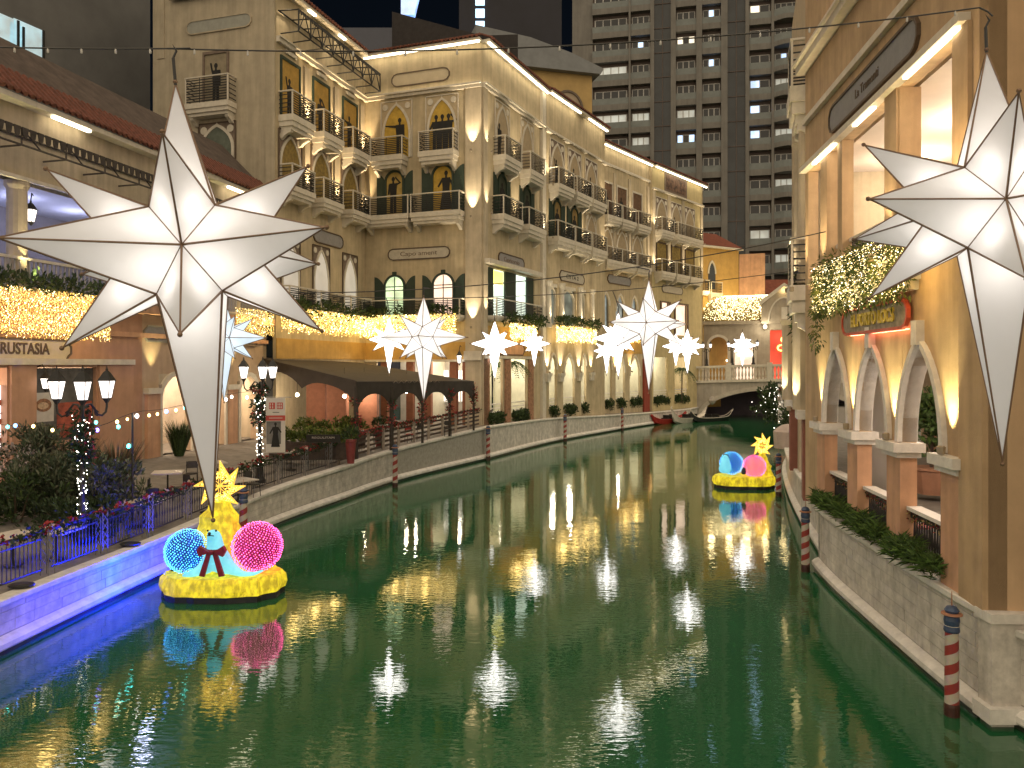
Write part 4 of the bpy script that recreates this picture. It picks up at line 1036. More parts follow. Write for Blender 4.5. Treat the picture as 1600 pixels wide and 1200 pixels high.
# half pilasters with uplights and the arch door lamps
for px in (236, 318, 360):
    mb = MB(); uc = Lu(px); mb.fbox(F_L, uc - .42, uc + .42, 1.6, 4.75, .002, .16); mb.build('pilaster', peach, T)
    mb = MB(); mb.fbox(F_L, uc - .5, uc + .5, 4.75, 5.0, .002, .26); mb.build('capital', trim, T); uplight(T, F_L, uc, 5.15, 30, (1, .85, .4), .26, 2.6)
for px in (-40, 30, 100, 180, 275, 340, 390): lamp('POINT', F_L.p(Lu(px), 5.2, -1.7), 150, (1, .78, .55), T, .2)
cur_l = [(-90, 152, 456, 533, 3400, 'bright gold icicle lights under the loggia over the CRUSTASIA sign'), (352, 412, 484, 526, 900, 'gold icicle lights right of the big left star')]
for a, c, p0, p1, n_, lb in cur_l:
    u0, u1 = Lu(a), Lu(c); zt = F_L.z(75 if a < 0 else 382, p0); zb = F_L.z(75 if a < 0 else 382, p1)
    curtain(None, F_L, u0, u1, zb, zt, .58, int(n_ * 1.25), bulb_gold, .016, (lb, 'light curtain', 'gold light curtains under the first floor balconies'), .12)
mb = MB(); u0, u1 = Lu(-95), Lu(235)
for k in range(70): foliage(mb, F_L.p(u0 + (u1 - u0) * random.random(), 8.75 + random.uniform(-.1, .2), .40), (.5, .2, .3), 26, .26, .05)
o = mb.build('balcony_plants', [leaf_dark, leaf_mid], None, loc=F_L.p(Lu(80), 8.7, .4)); tag(o, 'dark plants along the loggia balustrade above the gold lights', 'plants')
def lantern(mbg, mbf, c, s=1.0):      # four sided street lantern; c = centre of its foot
    x, y, z = c
    def ring(r, zz): return [(x + r * s * math.cos(math.pi / 4 + k * math.pi / 2), y + r * s * math.sin(math.pi / 4 + k * math.pi / 2), z + zz * s) for k in range(4)]
    mbg.hexa(ring(.11, .14) + ring(.20, .58))
    mbf.hexa(ring(.03, 0) + ring(.12, .14)); mbf.hexa(ring(.24, .58) + ring(.09, .80)); mbf.hexa(ring(.09, .80) + ring(.02, .86)); mbf.tube([(x, y, z + .86 * s), (x, y, z + .98 * s)], [.035 * s, .008 * s], 6)
    lo, hi = ring(.118, .14), ring(.207, .58)
    for a, c_ in zip(lo, hi): mbf.tube([a, c_], .012 * s, 4)
def wall_lantern(F, u, z, d, s, label, power=18):
    c = F.p(u, z, d); t = thing('wall_lantern', label, 'lantern', c)
    g_, f_ = MB(), MB(); lantern(g_, f_, c, s); f_.tube([F.p(u, z + .95 * s, d), F.p(u, z + 1.2 * s, d * .6), F.p(u, z + 1.1 * s, 0)], .02, 5)
    g_.build('lamp_glass', lampglass, t); f_.build('lantern_frame', iron, t); lamp('POINT', c + Vector((0, 0, .35 * s)), power, (1, .93, .85), t, .1); return t
wall_lantern(F_L, Lu(52), 10.9, -.1, .95, 'lit lantern hanging beside the thick loggia column', 14)
wall_lantern(F_L, Lu(58), 5.05, .35, .8, 'greenish lit wall lantern at the left edge of the dark food poster', 10)

# ---------------- tall dark building with lit windows behind the terrace roof
D = thing('tall_dark_building', 'dark grey building with tall blue lit windows behind the brown roof at the left edge', 'building', (-34, 40, 0))
F_D = Fr((-36, 22), (-24.5, 52))
mb = MB(); wall(mb, F_D, -6, F_D.L, 10, 36, [], .4); mb.build('wall', surf('dark_grey_wall', (.15, .15, .15), .9, .15, .3, .05), D)
for px, w_ in ((2, .85), (24, .35), (43, .85)):
    uc = F_D.u(px); h = F_D.z(px, 22 if px < 10 else 38), F_D.z(px, 92 if px < 10 else 112)
    mb = MB(); mb.fbox(F_D, uc - w_, uc + w_, h[1], h[0], .01, .06); W = mb.build('window', glow('blue_lit_window', (.20, .50, .62), .34, False, .5, 1.2), D)
    mb = MB(); mb.fbox(F_D, uc - w_, uc + w_, h[1] + (h[0] - h[1]) * .27, h[1] + (h[0] - h[1]) * .31, .061, .1); mb.fbox(F_D, uc + w_, uc + w_ + .12, h[1], h[0], .0, .14); mb.build('mullion', black, W)

# ================================================================== ORANGE BUILDING ON THE RIGHT
F_RB = Fr((9.32, 24.4), (8.0, 12.9))
RB = thing('arched_building', 'orange peach building on the right with pointed arches below and an open loggia above', 'building', (9, 18, 1.8))
ru, rz_ = F_RB.u, F_RB.z
ZR = 1.86
Yu = lambda y: (24.4 - y) / abs(F_RB.U.y)       # distance along the facade from depth
pil_u = [Yu(22.5), Yu(19.7), Yu(16.95), Yu(14.2)]
pw = .37
ZCAP = 4.12; ZAP = 6.42
holes = [(pil_u[i] + pw, pil_u[i + 1] - pw, ZR - .1, ZAP) for i in range(3)]
zL0, zL1 = 8.35, 12.05
colu = [Yu(y) for y in (22.2, 20.9, 17.1, 13.75)]
hl = [(.35, colu[0] - .33, zL0, zL1), (colu[0] + .33, colu[1] - .2, zL0, zL1), (colu[1] + .2, colu[2] - .36, zL0, zL1), (colu[2] + .36, colu[3] - .45, zL0, zL1)]
mb = MB(); wall(mb, F_RB, 0, F_RB.L, ZR - .1, 20.5, holes + hl, .30); mb.build('wall', orange_wall, RB)
for h in holes:
    uc = (h[0] + h[1]) / 2; w_ = h[1] - h[0]; pts = arch(w_, ZCAP + .22, ZAP, .75, 10, uc)
    mb = MB(); fill_arch(mb, F_RB, pts, ZAP, -.298, -.004); mb.build('arch_infill', orange_wall, RB)
    # white stone arch ring with its deep soffit
    po_ = [(uc + (x - uc) * 1.16, z + (z - ZCAP - .22) * .07) for x, z in pts]
    mb = MB()
    for k in range(len(pts) - 1):
        a, c = pts[k], pts[k + 1]; ao, co = po_[k], po_[k + 1]
        q = [a, c, co, ao][::-1]
        mb.prism(F_RB, q, -.32, .10)
    mb.fbox(F_RB, uc - .14, uc + .14, ZAP - .02, ZAP + .48, -.1, .16); mb.build('arch_stone', stone_trim, RB)
# pillar shafts, capitals, uplights
for i, u0 in enumerate(pil_u):
    mb = MB(); mb.fbox(F_RB, u0 - pw - .02, u0 + pw + .02, ZR - .1, ZCAP - .12, -.30, .05); mb.build('pillar', peach, RB)
    mb = MB(); mb.fbox(F_RB, u0 - pw - .09, u0 + pw + .09, ZCAP - .12, ZCAP, -.36, .14); mb.fbox(F_RB, u0 - pw - .17, u0 + pw + .17, ZCAP, ZCAP + .20, -.42, .24); mb.build('capital', stone_trim, RB)
    uplight(RB, F_RB, u0, ZCAP + .36, 36, (1, .84, .40), .17, 2.6)
# end pilaster towards the camera
mb = MB(); mb.fbox(F_RB, Yu(13.75), F_RB.L + .01, ZR - .12, zL0, .003, .10); mb.build('corner_pilaster', orange_wall, RB)
mb = MB(); mb.fbox(F_RB, colu[3] - .3, colu[3] + .3, zL0, zL1, .003, .08); mb.build('pilaster', orange_wall, RB)
F_RE2 = Fr(tuple(F_RB.p(F_RB.L, 0)[:2]), tuple(F_RB.p(F_RB.L, 0, -8)[:2]))
mb = MB(); wall(mb, F_RE2, 0, 8, ZR - .4, 20.5, [], .3); mb.build('end_wall', surf('end_wall_orange', (.66, .46, .28), .85, .08, 1.3, .12, 40, streak=.1), RB)  # end wall in an even orange, paler than the long facade
# loggia columns and rail, interior with lit ceilings
for u0, w_ in ((colu[0], .33), (colu[2], .36)):
    mb = MB(); mb.fbox(F_RB, u0 - w_ + .01, u0 + w_ - .01, zL0, zL1, -.46, .06); mb.build('loggia_pillar', orange_wall, RB); uplight(RB, F_RB, u0, zL0 + .1, 34, (1, .76, .42), .28, 3.4)
uplight(RB, F_RB, .15, zL0 + .1, 30, (1, .76, .42), .28, 3.4); uplight(RB, F_RB, colu[3], zL0 + .3, 30, (1, .7, .35), .3, 3.4)
mb = MB(); mb.fbox(F_RB, .1, F_RB.L - .6, zL1, zL1 + .16, .003, .22); mb.build('lintel', trim, RB)
for a, c in ((.12, .30), (.44, .56), (.72, .93)):
    mb = MB(); mb.fbox(F_RB, F_RB.L * a, F_RB.L * c, zL1 - .05, zL1 - .01, .06, .16); mb.build('cove_light', cove, RB)
mb = MB(); mb.fbox(F_RB, .1, F_RB.L - .6, 13.55, 13.72, .002, .14); mb.build('string_course', trim, RB)
mb = MB(); mb.fbox(F_RB, -.02, F_RB.L - .6, 15.2, 15.42, .002, .3); mb.fbox(F_RB, -.02, F_RB.L - .6, 15.42, 15.5, .002, .42); mb.build('string_course', trim, RB)
mb = MB(); mb.fbox(F_RB, .05, F_RB.L - .05, zL0 - .3, zL0 - .02, -6, -.43); mb.build('loggia_floor', surf('loggia_floor_tile', (.4, .36, .3)), RB)
mb = MB(); mb.fbox(F_RB, .05, F_RB.L - .05, zL1 + .02, zL1 + .2, -6, -.43); mb.build('loggia_ceiling', surf('ceiling_pink_white', (.68, .60, .54), .8, .05, 1, 0), RB)
mb = MB(); wall(mb, F_RB, 0, F_RB.L, 7.1, zL1 + .1, [], .2, -5.6); mb.build('back_wall', surf('loggia_back_tan', (.50, .38, .24), .8, .1, .6, 0), RB)
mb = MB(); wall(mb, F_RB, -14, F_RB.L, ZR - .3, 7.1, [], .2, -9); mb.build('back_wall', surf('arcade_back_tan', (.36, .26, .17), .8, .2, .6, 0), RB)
mb = MB(); mb.fbox(F_RB, 0, F_RB.L, 10.1, 10.5, -5.55, -5.4); mb.fbox(F_RB, 0, F_RB.L, 11.4, 11.6, -5.55, -5.3); mb.build('dark_beam', surf('dark_beam_wood', (.04, .03, .025)), RB)
mb = MB(); mb.fbox(F_RB, .3, F_RB.L - .3, 11.1, 11.2, -5.35, -5.25); mb.fbox(F_RB, .3, F_RB.L - .3, 9.7, 9.8, -5.35, -5.25); mb.build('cove_light', glow('loggia_strip', (1, .82, .62), 3.0), RB)
for u0 in (Yu(22.6), Yu(19), Yu(15.5)): lamp('POINT', F_RB.p(u0, 11.2, -2.6), 150, (1, .80, .58), RB, .3)
for u0 in (Yu(22), Yu(18), Yu(15)): lamp('POINT', F_RB.p(u0, 6.2, -2.6), 150, (1, .84, .70), RB, .3)
mb = MB(); mb.fbox(F_RB, .05, F_RB.L - .05, 7.0, 7.15, -9, -.31); mb.build('arcade_ceiling', cream, RB)
mb = MB(); mb.fbox(F_RB, hl[1][0], hl[1][1], zL0 + .95, zL0 + 1.05, -.3, -.18); mb.fbox(F_RB, hl[2][0], hl[2][1], zL0 + .95, zL0 + 1.05, -.3, -.18); mb.build('handrail', trim, RB)
mb = MB()
for h in hl[1:3]:
    uu = h[0] + .08
    while uu < h[1]: mb.fbox(F_RB, uu, uu + .025, zL0, zL0 + .95, -.26, -.23); uu += .13
q = mb.build('baluster_row', iron, RB); q['kind'] = 'stuff'
# the projecting balcony with its light net
ub0, ub1 = Yu(21.9), Yu(15.6)
mb = MB(); mb.fbox(F_RB, ub0, ub1, 7.75, 8.3, .001, .35); mb.fbox(F_RB, ub0 + .1, ub1 - .1, 7.55, 7.75, .001, .25); mb.build('balcony', trim, RB)
lamp('POINT', F_RB.p(Yu(15.2), 7.9, .9), 30, (1, .62, .15), RB, .2)
sg = sign_plate(RB, F_RB, F_RB.L * .5, 12.83, 6.1, .72, surf('slate_sign', (.26, .26, .27), .6, .08, 4, .05), signframe, None, None, 'round', .4, 0, 'wall_sign', .6, ('long slate grey sign with rounded ends high on the orange building', 'sign'))
text('La Tramonti', F_RB, F_RB.L * .5, 12.83, .056, .24, signframe, sg)
uS0, uS1 = ru(1327), ru(1432)
sg = sign_plate(RB, F_RB, (uS0 + uS1) / 2 - .05, 7.08, uS1 - uS0, .60, surf('weathered_sign', (.30, .26, .20), .7, .3, 5, .2, 20), surf('red_sign_rim', (.50, .07, .03), .5, .2, 5, .05), None, None, 'round', .4, .10, 'wall_sign', .6, ('weathered sign with raised yellow letters and red rim under the light net', 'sign'))
text('EL PORTO LOCS', F_RB, (uS0 + uS1) / 2 - .05, 7.08, .158, .30, surf('gold_letters', (.62, .46, .06), .5, .15, 9, .05), sg, width=(uS1 - uS0) * .66, extrude=.03, bold=.012)
mb = MB(); mb.fbox(F_RB, uS0 + .35, uS1 - .3, 6.74, 6.77, .02, .09); mb.build('red_light_strip', glow('red_strip', (1, .22, .12), 3.5), sg)
curtain(None, F_RB, ub0 - .1, ub1 + .25, 7.25, 8.75, .42, 2300, [glow('net_bulb', (1, .72, .25), 3.2, False), glow('net_bulb_bright', (1, .88, .6), 7.0, False)], .0095, ('dense warm light net over green hanging plants above the yellow lettered sign', 'light net'), .3)
mb = MB()
for k in range(210):
    foliage(mb, F_RB.p(ub0 + (ub1 - ub0) * random.random(), random.uniform(7.5, 8.75), .33), (.14, .25, .3), 22, .16, .025, -.6)
for k in range(14): foliage(mb, F_RB.p(ub0 + random.uniform(-.3, .4), random.uniform(6.6, 7.7), .35), (.1, .14, .3), 20, .16, .022, -.9)
o = mb.build('hanging_plants', [leaf_yel, leaf_mid], None, loc=F_RB.p((ub0 + ub1) / 2, 8, .3)); tag(o, 'yellow green plants hanging over the balcony behind the warm light net', 'plants')
# planters with ferns on the canal wall, railings between pillars
for i, h in enumerate(holes):
    lb = ['bushy fern in the planter under the farthest open arch', 'bushy fern in the planter under the middle arch', 'widest fern spilling from the planter beside the corner pilaster'][i]
    mb = MB(); uc = (h[0] + h[1]) / 2
    for k in range(60):
        c = F_RB.p(h[0] - .1 + (h[1] - h[0] + .25) * random.random(), ZR + random.uniform(.05, .34), random.uniform(.06, .34))
        for q in range(20):
            a = random.uniform(0, 6.28); mb.m = random.randrange(2)
            mb.leaf(c + Vector((random.uniform(-.1, .1), random.uniform(-.1, .1), random.uniform(0, .15))), (math.cos(a), math.sin(a), random.uniform(-.3, 1.2)), random.uniform(.18, .40), .017)
    o = mb.build('fern', [leafmat('fern_dark', (.06, .11, .028)), leafmat('fern_green', (.10, .18, .04))], None, loc=F_RB.p(uc, ZR, .1)); tag(o, lb, 'fern')
    t = thing('railing', ['dark railing with pale top between the two farther orange pillars', 'dark railing with pale top and garland behind the middle fern', 'dark railing with broad pale top beside the corner pilaster'][i], 'railing', F_RB.p(uc, ZR, -.25))
    a, c = h[0] + .03, h[1] - .03
    mb = MB(); mb.fbox(F_RB, a, c, ZR + 1.02, ZR + 1.1, -.38, -.08); mb.build('handrail', stone_trim, t)
    mb = MB(); mb.fbox(F_RB, a, c, ZR + .86, ZR + 1.02, -.3, -.16); mb.fbox(F_RB, a, c, ZR + .12, ZR + .17, -.25, -.2); mb.build('rail_frame', iron, t)
    k = a + .06
    while k < c:
        mb = MB(); mb.tube([F_RB.p(k, ZR + .17, -.225), F_RB.p(k, ZR + .5, -.225), F_RB.p(k, ZR + .86, -.225)], [.016, .026, .016], 5); mb.build('baluster', iron, t); k += .125
    mb = MB()
    for q in range(36): foliage(mb, F_RB.p(a + (c - a) * random.random(), ZR + random.uniform(.80, .99), -.14), (.04, .08, .04), 5, .06, .022, 0, 3)
    mb.build('garland', [leaf_dark, surf('garland_red', (.22, .02, .02), .5, .3, 9, 0), surf('garland_gold', (.4, .28, .1), .4, .2, 9, 0)], t)['kind'] = 'stuff'
# potted trees and furniture inside the arcade
def pot_tree(c, hgt, rad, lb, potm, cat='potted tree'):
    t = thing('potted_tree', lb, cat, c); c = Vector(c)
    mb = MB(); r = rad * .55
    mb.lathe(c, [(r * .8, 0), (r, .75), (r * 1.08, .78), (r * 1.08, .86), (r * .9, .86)], 4 if potm == peach else 12); mb.build('pot', potm, t)
    mb = MB(); mb.tube([c + Vector((0, 0, .8)), c + Vector((.05, .02, hgt * .6)), c + Vector((0, .05, hgt * .85))], [.06, .04, .02], 6); mb.build('trunk', surf('bark', (.09, .06, .04)), t)
    mb = MB()
    for k in range(26): foliage(mb, c + Vector((random.uniform(-1, 1) * rad * .6, random.uniform(-1, 1) * rad * .6, hgt * .68 + random.uniform(-1, 1) * hgt * .26)), (rad * .4, rad * .4, rad * .34), 60, .24, .055)
    mb.build('crown', [leaf_mid, leafmat('bright_leaf', (.07, .13, .03))], t); return t
pot_tree((13.65, 25.0, ZR - .05), 3.4, 1.0, 'bushy tree in an orange pot seen through the nearest arch', terracotta)
pot_tree((14.1, 29.2, ZR - .05), 3.2, .9, 'bushy tree in an orange pot seen through the middle arch', terracotta)
def cafe_chair(seatm, lb, loc, rz=0, group=None):
    t = thing('cafe_chair', lb, 'chair', (0, 0, 0), group)
    mb = MB(); mb.lathe((0, 0, .42), [(.2, 0), (.22, .02), (.22, .05), (.19, .06)], 12); mb.build('seat', seatm, t)
    mb = MB(); F = Fr((-.21, .2), (.21, .2)); mb.prism(F, [(.02, .62), (.40, .62), (.42, .74), (.36, .88), (.06, .88), (0, .74)], -.03, .0); mb.build('backrest', seatm, t)
    for x, y in ((-.17, -.16), (.17, -.16), (-.18, .19), (.18, .19)):
        mb = MB(); mb.tube([(x, y, .88 if y > 0 else .42), (x * 1.12, y * 1.15, 0)], .014, 5); mb.build('leg', iron, t)
    t.location = loc; t.rotation_euler = (0, 0, rz); return t
def cafe_table(topm, lb, loc, r=.4, square=False, group=None):
    t = thing('cafe_table', lb, 'table', (0, 0, 0), group)
    mb = MB()
    if square: mb.box(-r, r, -r, r, .71, .745)
    else: mb.lathe((0, 0, .71), [(r, 0), (r, .035)], 18)
    mb.build('table_top', topm, t); mb = MB(); mb.tube([(0, 0, .03), (0, 0, .71)], .03, 8); mb.build('table_leg', iron, t); mb = MB(); mb.lathe((0, 0, 0), [(.22, 0), (.2, .03), (.03, .05)], 12); mb.build('base', iron, t)
    t.location = loc; return t
bl = surf('blue_seat', (.05, .12, .25), .5, .1, 5, 0); rd = surf('red_seat', (.4, .09, .09), .5, .1, 5, 0); palet = surf('pale_table_top', (.55, .5, .45), .4, .08, 3, 0)
cafe_chair(bl, 'blue chair behind the nearest canal railing on the right', F_RB.p(Yu(15.3), ZR, -.85), 1.2); cafe_table(palet, 'pale round table beside the blue chair inside the nearest arch', F_RB.p(Yu(14.5), ZR, -1.1), .42)
cafe_chair(rd, 'faded red chair behind the railing of the middle arch', F_RB.p(Yu(17.6), ZR, -.8), 1.0); cafe_table(palet, 'pale round table beside the faded red chair', F_RB.p(Yu(16.8), ZR, -1.0), .42)
mb = MB(); mb.fbox(F_RB, holes[0][0] - .6, holes[0][1] + .1, ZR, 6.3, -1.3, -1.2); o = mb.build('white_screen', surf('white_canvas', (.72, .66, .62), .8, .05, 1, 0), None, loc=F_RB.p(holes[0][0], ZR, -1.4)); tag(o, 'white blind hanging behind the farther arch of the orange building', 'blind')
# recessed brick front at the right edge: bricks built one by one
BK = thing('brick_wall', 'red brick wall recessed behind the corner of the orange building at the right edge', 'wall', (10.2, 12.0, 1.5))
F_B = Fr((9.05, 12.75), (8.95, 9.0))
mb = MB(); wall(mb, F_B, -.2, F_B.L, 1.4, 7.2, [], .3, -.03); mb.build('mortar_bed', mortar, BK)
bms = [redbrick, surf('red_brick_dark', (.22, .085, .06), .9, .25, 6, .3, 25), surf('red_brick_pale', (.40, .19, .13), .9, .25, 6, .3, 25)]
z = 1.62; r_ = 0; rest = MB()
while z < 6.2 and r_ < 48:
    uu = -.05 - (r_ % 2) * .15
    while uu < 1.5:
        L_ = .29; mb = MB(); mb.fbox(F_B, uu + .005, uu + L_ - .005, z + .005, z + .092, -.04, random.uniform(-.012, .012)); mb.build('brick', random.choice(bms), BK); uu += L_ + .008
    while uu < F_B.L - .05:
        rest.m = random.randrange(3); rest.fbox(F_B, uu + .005, uu + .285, z + .005, z + .092, -.04, random.uniform(-.012, .012)); uu += .298
    z += .1; r_ += 1
rest.build('brick_courses', bms, BK, kind='stuff')
mb = MB(); mb.fbox(F_B, -.2, F_B.L, 6.3, 6.55, -.2, .25); mb.build('lintel', stone_trim, BK)
mb = MB(); wall(mb, F_B, -.2, F_B.L, 6.55, 18, [], .3, -.05); mb.build('upper_wall', orange_wall, BK)
mb = MB()
for k in range(9): foliage(mb, F_B.p(.15 + random.uniform(-.1, .35), 4.1 + random.uniform(-.25, .2), .12), (.2, .2, .15), 18, .2, .02)
o = mb.build('wall_plant', [leaf_mid, leaf_dark], None, loc=F_B.p(.2, 4, 0)); tag(o, 'small grassy plant hanging on the red brick wall', 'plant')

# ================================================================== NEXT BLOCK BEYOND THE ORANGE BUILDING (RIGHT BANK)
F_N = Fr((13.3, 36.5), (9.75, 24.75))
NB = thing('balcony_block', 'narrow cream front with stacked corner balconies just beyond the orange building', 'building', (11, 29, 1.6))
mb = MB(); wall(mb, F_N, 0, F_N.L, 1.6, 22, [(F_N.L * .42, F_N.L * .80, 1.6, 6.2)], .4); mb.build('wall', surf('beige_wall', (.52, .42, .30), .85, .1, 1.3, .1, 40, streak=.1), NB)
nl = F_N.L
mb = MB(); wall(mb, F_N, 0, nl - 3, 1.6, 6.5, [], .2, -6); mb.build('back_wall', terracotta, NB)
for u0, d in ((nl * .30, .1), (nl - 1.0, .1)):
    mb = MB(); mb.fbox(F_N, u0 - .4, u0 + .4, 1.5, 4.2, .002, .3); mb.build('pilaster', surf('dark_rose', (.30, .12, .09), .8, .12, 2, .1), NB)
    mb = MB(); mb.fbox(F_N, u0 - .55, u0 + .55, 4.2, 4.5, .002, .5); mb.build('capital', stone_trim, NB)
    mb = MB(); mb.lathe(F_N.p(u0, 4.5, .32), [(.3, 0), (.3, 3.2), (.38, 3.4)], 12); mb.build('column', cream2, NB); uplight(NB, F_N, u0 + .3, 4.6, 34, (1, .85, .5), .62, 2.6)
for zf, uu in ((8.6, nl - 2.6), (15.1, nl - 3.2), (21.5, nl - 3.2)):
    balcony(NB, F_N, max(uu, nl - 1.9), nl - .1, zf, .75, 1.2, 1.55, 2, 6)
for u0 in (nl - .6, nl - 2.9):
    mb = MB(); mb.lathe(F_N.p(u0, 8.7, .25), [(.26, 0), (.26, .3), (.2, .4), (.2, 5), (.3, 5.2)], 12); mb.build('column', cream2, NB); uplight(NB, F_N, u0, 8.75, 30, (1, .8, .5), .58, 3)
for z0 in (9.2, 15.6):
    mb = MB(); mb.fbox(F_N, nl - 2.2, nl - 1.2, z0, z0 + 3.4, .002, .06); mb.build('window', winglass, NB)
mb = MB()
for k in range(26): foliage(mb, F_N.p(nl - 1.9 + random.uniform(-.45, .45), random.uniform(7.0, 9.2), .3), (.25, .25, .4), 30, .26, .035, -.8)
o = mb.build('hanging_plants', [leaf_dark, leaf_mid], None, loc=F_N.p(nl - 1.9, 8, .3)); tag(o, 'dark green creeper hanging beside the cream corner balcony', 'plants')
mb = MB(); F_NE = Fr(tuple(F_N.p(nl, 0)[:2]), tuple(F_N.p(nl, 0, -6)[:2])); wall(mb, F_NE, 0, 6, 7.2, 22, [], .3); mb.build('side_wall', cream2, NB)
# ================================================================== BRIDGE, BRIDGE HOUSE AND BACKGROUND
F_BR = Fr((20.2, 87.0), (40.0, 79.4))
BR = thing('stone_bridge', 'pale stone arch bridge with balustrade closing the far end of the canal', 'bridge', (26, 84, 0))
bz = lambda u: 4.0 + .28 * math.sin(max(0, min(1, u / F_BR.L)) * math.pi)
bu0, bu1 = F_BR.u(1094), F_BR.u(1094) + 17.0
bst = surf('bridge_stone', (.47, .42, .36), .85, .14, 1.0, .2, 15, streak=.15)
ap = arch(bu1 - bu0, .3, 3.5, 0, 18, (bu0 + bu1) / 2)
mb = MB(); N_ = len(ap) - 1
def bwall(d0, d1):
    mb.prism(F_BR, [(-.5, -1), (bu0, -1), (bu0, .3)] + ap[1:N_ // 2 + 1] + [((bu0 + bu1) / 2, 4.2), (-.5, 4.0)], d0, d1)
    mb.prism(F_BR, [((bu0 + bu1) / 2, 4.2), ((bu0 + bu1) / 2, 3.45)] + ap[N_ // 2 + 1:-1] + [(bu1, .3), (bu1, -1), (F_BR.L + 1, -1), (F_BR.L + 1, 4.0)], d0, d1)
bwall(-6.0, 0)
mb.build('bridge_body', bst, BR)
mb = MB(); mb.ribbon(F_BR, ap, .45, .002, .12); mb.build('arch_ring', surf('arch_ring_stone', (.52, .47, .40), .8, .12, 2, .2), BR)
mb = MB()
for k in range(12):
    a, c = -.5 + (F_BR.L + 1.5) * k / 12, -.5 + (F_BR.L + 1.5) * (k + 1) / 12
    P = F_BR.p; za, zb = bz(a), bz(c)
    for dz0, dz1, d0, d1 in ((-.1, .18, .0, .25), (1.55, 1.8, -.2, .2)):
        mb.hexa([P(a, za + dz0, d1), P(c, zb + dz0, d1), P(c, zb + dz0, d0), P(a, za + dz0, d0), P(a, za + dz1, d1), P(c, zb + dz1, d1), P(c, zb + dz1, d0), P(a, za + dz1, d0)])
mb.build('coping', trim, BR)
k = -.1; i = 0
base_me = None
while k < F_BR.L + .6:
    z = bz(k)
    if i % 12 == 0:
        mb = MB(); mb.fbox(F_BR, k - .28, k + .28, z + .18, z + 2.0, -.26, .24); mb.build('balustrade_pier', trim, BR)
    else:
        mb = MB(); mb.lathe(OFF[BR.name], [(.11, 0), (.11, .1), (.06, .2), (.13, .5), (.06, 1.0), (.06, 1.15), (.12, 1.25), (.12, 1.37)], 8)
        if base_me is None: o = mb.build('baluster', trim, BR); base_me = o.data
        else: o = bpy.data.objects.new('baluster', base_me); sc.collection.objects.link(o); o.parent = BR
        o.location = F_BR.p(k, z + .18, 0) - OFF[BR.name]
    k += .36; i += 1
mb = MB(); uc = F_BR.u(1113); mb.lathe(F_BR.p(uc, 2.0, .05), [(.02, -.5), (.3, -.3), (.45, .0), (.3, .35), (.05, .5)], 10); mb.build('carved_relief', bst, BR)
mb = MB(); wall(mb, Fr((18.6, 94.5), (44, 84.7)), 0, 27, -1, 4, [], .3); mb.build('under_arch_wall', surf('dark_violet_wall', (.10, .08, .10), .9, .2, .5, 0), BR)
# lamps on the bridge parapet are built with the street lamps below
F_BH = Fr((20.4, 91.5), (36.0, 85.6))
BH = thing('bridge_house', 'arcaded bridge house with a light covered barrel roof and gabled portal', 'building', (28, 90, 4))
z0h, z1h = 4.2, 10.7
ah = [(F_BH.u(a), F_BH.u(c), z0h, z) for a, c, z in ((1072, 1098, 8.4), (1106, 1139, 9.4), (1146, 1180, 9.0), (1203, 1262, 10.0))]
bhm = surf('bridge_house_wall', (.42, .36, .28), .85, .12, 1.2, .1, 40, streak=.1)
mb = MB(); wall(mb, F_BH, -.5, F_BH.L, z0h - .4, z1h, ah, .5); mb.build('wall', bhm, BH)
for h in ah[:3]:
    w_ = h[1] - h[0]; pts = arch(w_, h[3] - w_ * .5, h[3], 0, 8, (h[0] + h[1]) / 2); mb = MB(); fill_arch(mb, F_BH, pts, h[3], -.49, -.004); mb.build('arch_infill', bhm, BH)
    mb = MB(); mb.ribbon(F_BH, [(h[0], z0h)] + pts + [(h[1], z0h)], .3, 0, .14); mb.build('arch_trim', trim, BH)
mb = MB(); mb.fbox(F_BH, -.5, F_BH.L, z1h, z1h + .4, -.5, .35); mb.build('cornice', bhm, BH)
mb = MB(); mb.fbox(F_BH, -.5, ah[3][0] - .6, z0h, 8.9, -3.1, -3); mb.build('shop_window', glow('warm_shop', (1, .72, .52), .55, True, .5, .5), BH)
mb = MB(); mb.fbox(F_BH, ah[1][0] + .5, ah[1][1] - .2, 6.4, 6.6, -2.9, -2.8); mb.fbox(F_BH, ah[1][0] + .4, ah[1][0] + .6, 4.6, 6.5, -2.9, -2.8); mb.fbox(F_BH, ah[2][0] + .3, ah[2][1] - .3, 7.2, 7.35, -2.9, -2.8); mb.build('light_strip', glow('shop_strip', (1, .85, .6), 4, False), BH)
mb = MB(); mb.fbox(F_BH, ah[3][0] - .3, F_BH.L, z0h, 10.0, -1.6, -1.5); mb.build('red_shop_front', glow('red_shop', (1, .10, .05), .45, True, .5, .4, (.4, .05, .03)), BH)
sgn = thing('neon_sign', 'orange neon CIBO sign glowing on the red shop beyond the bridge', 'sign', F_BH.p(F_BH.u(1235), 8.7, -1.4))
text('CiBO', F_BH, F_BH.u(1238), F_BH.z(1238, 531, -1.4), -1.42, .85, glow('orange_neon', (1, .32, .06), 5, False), sgn, width=2.6, bold=.03)
text('CAFE', F_BH, F_BH.u(1232), F_BH.z(1232, 544, -1.4), -1.42, .75, glow('yellow_neon', (1, .5, .05), 4, False), sgn, width=2.6, bold=.03)
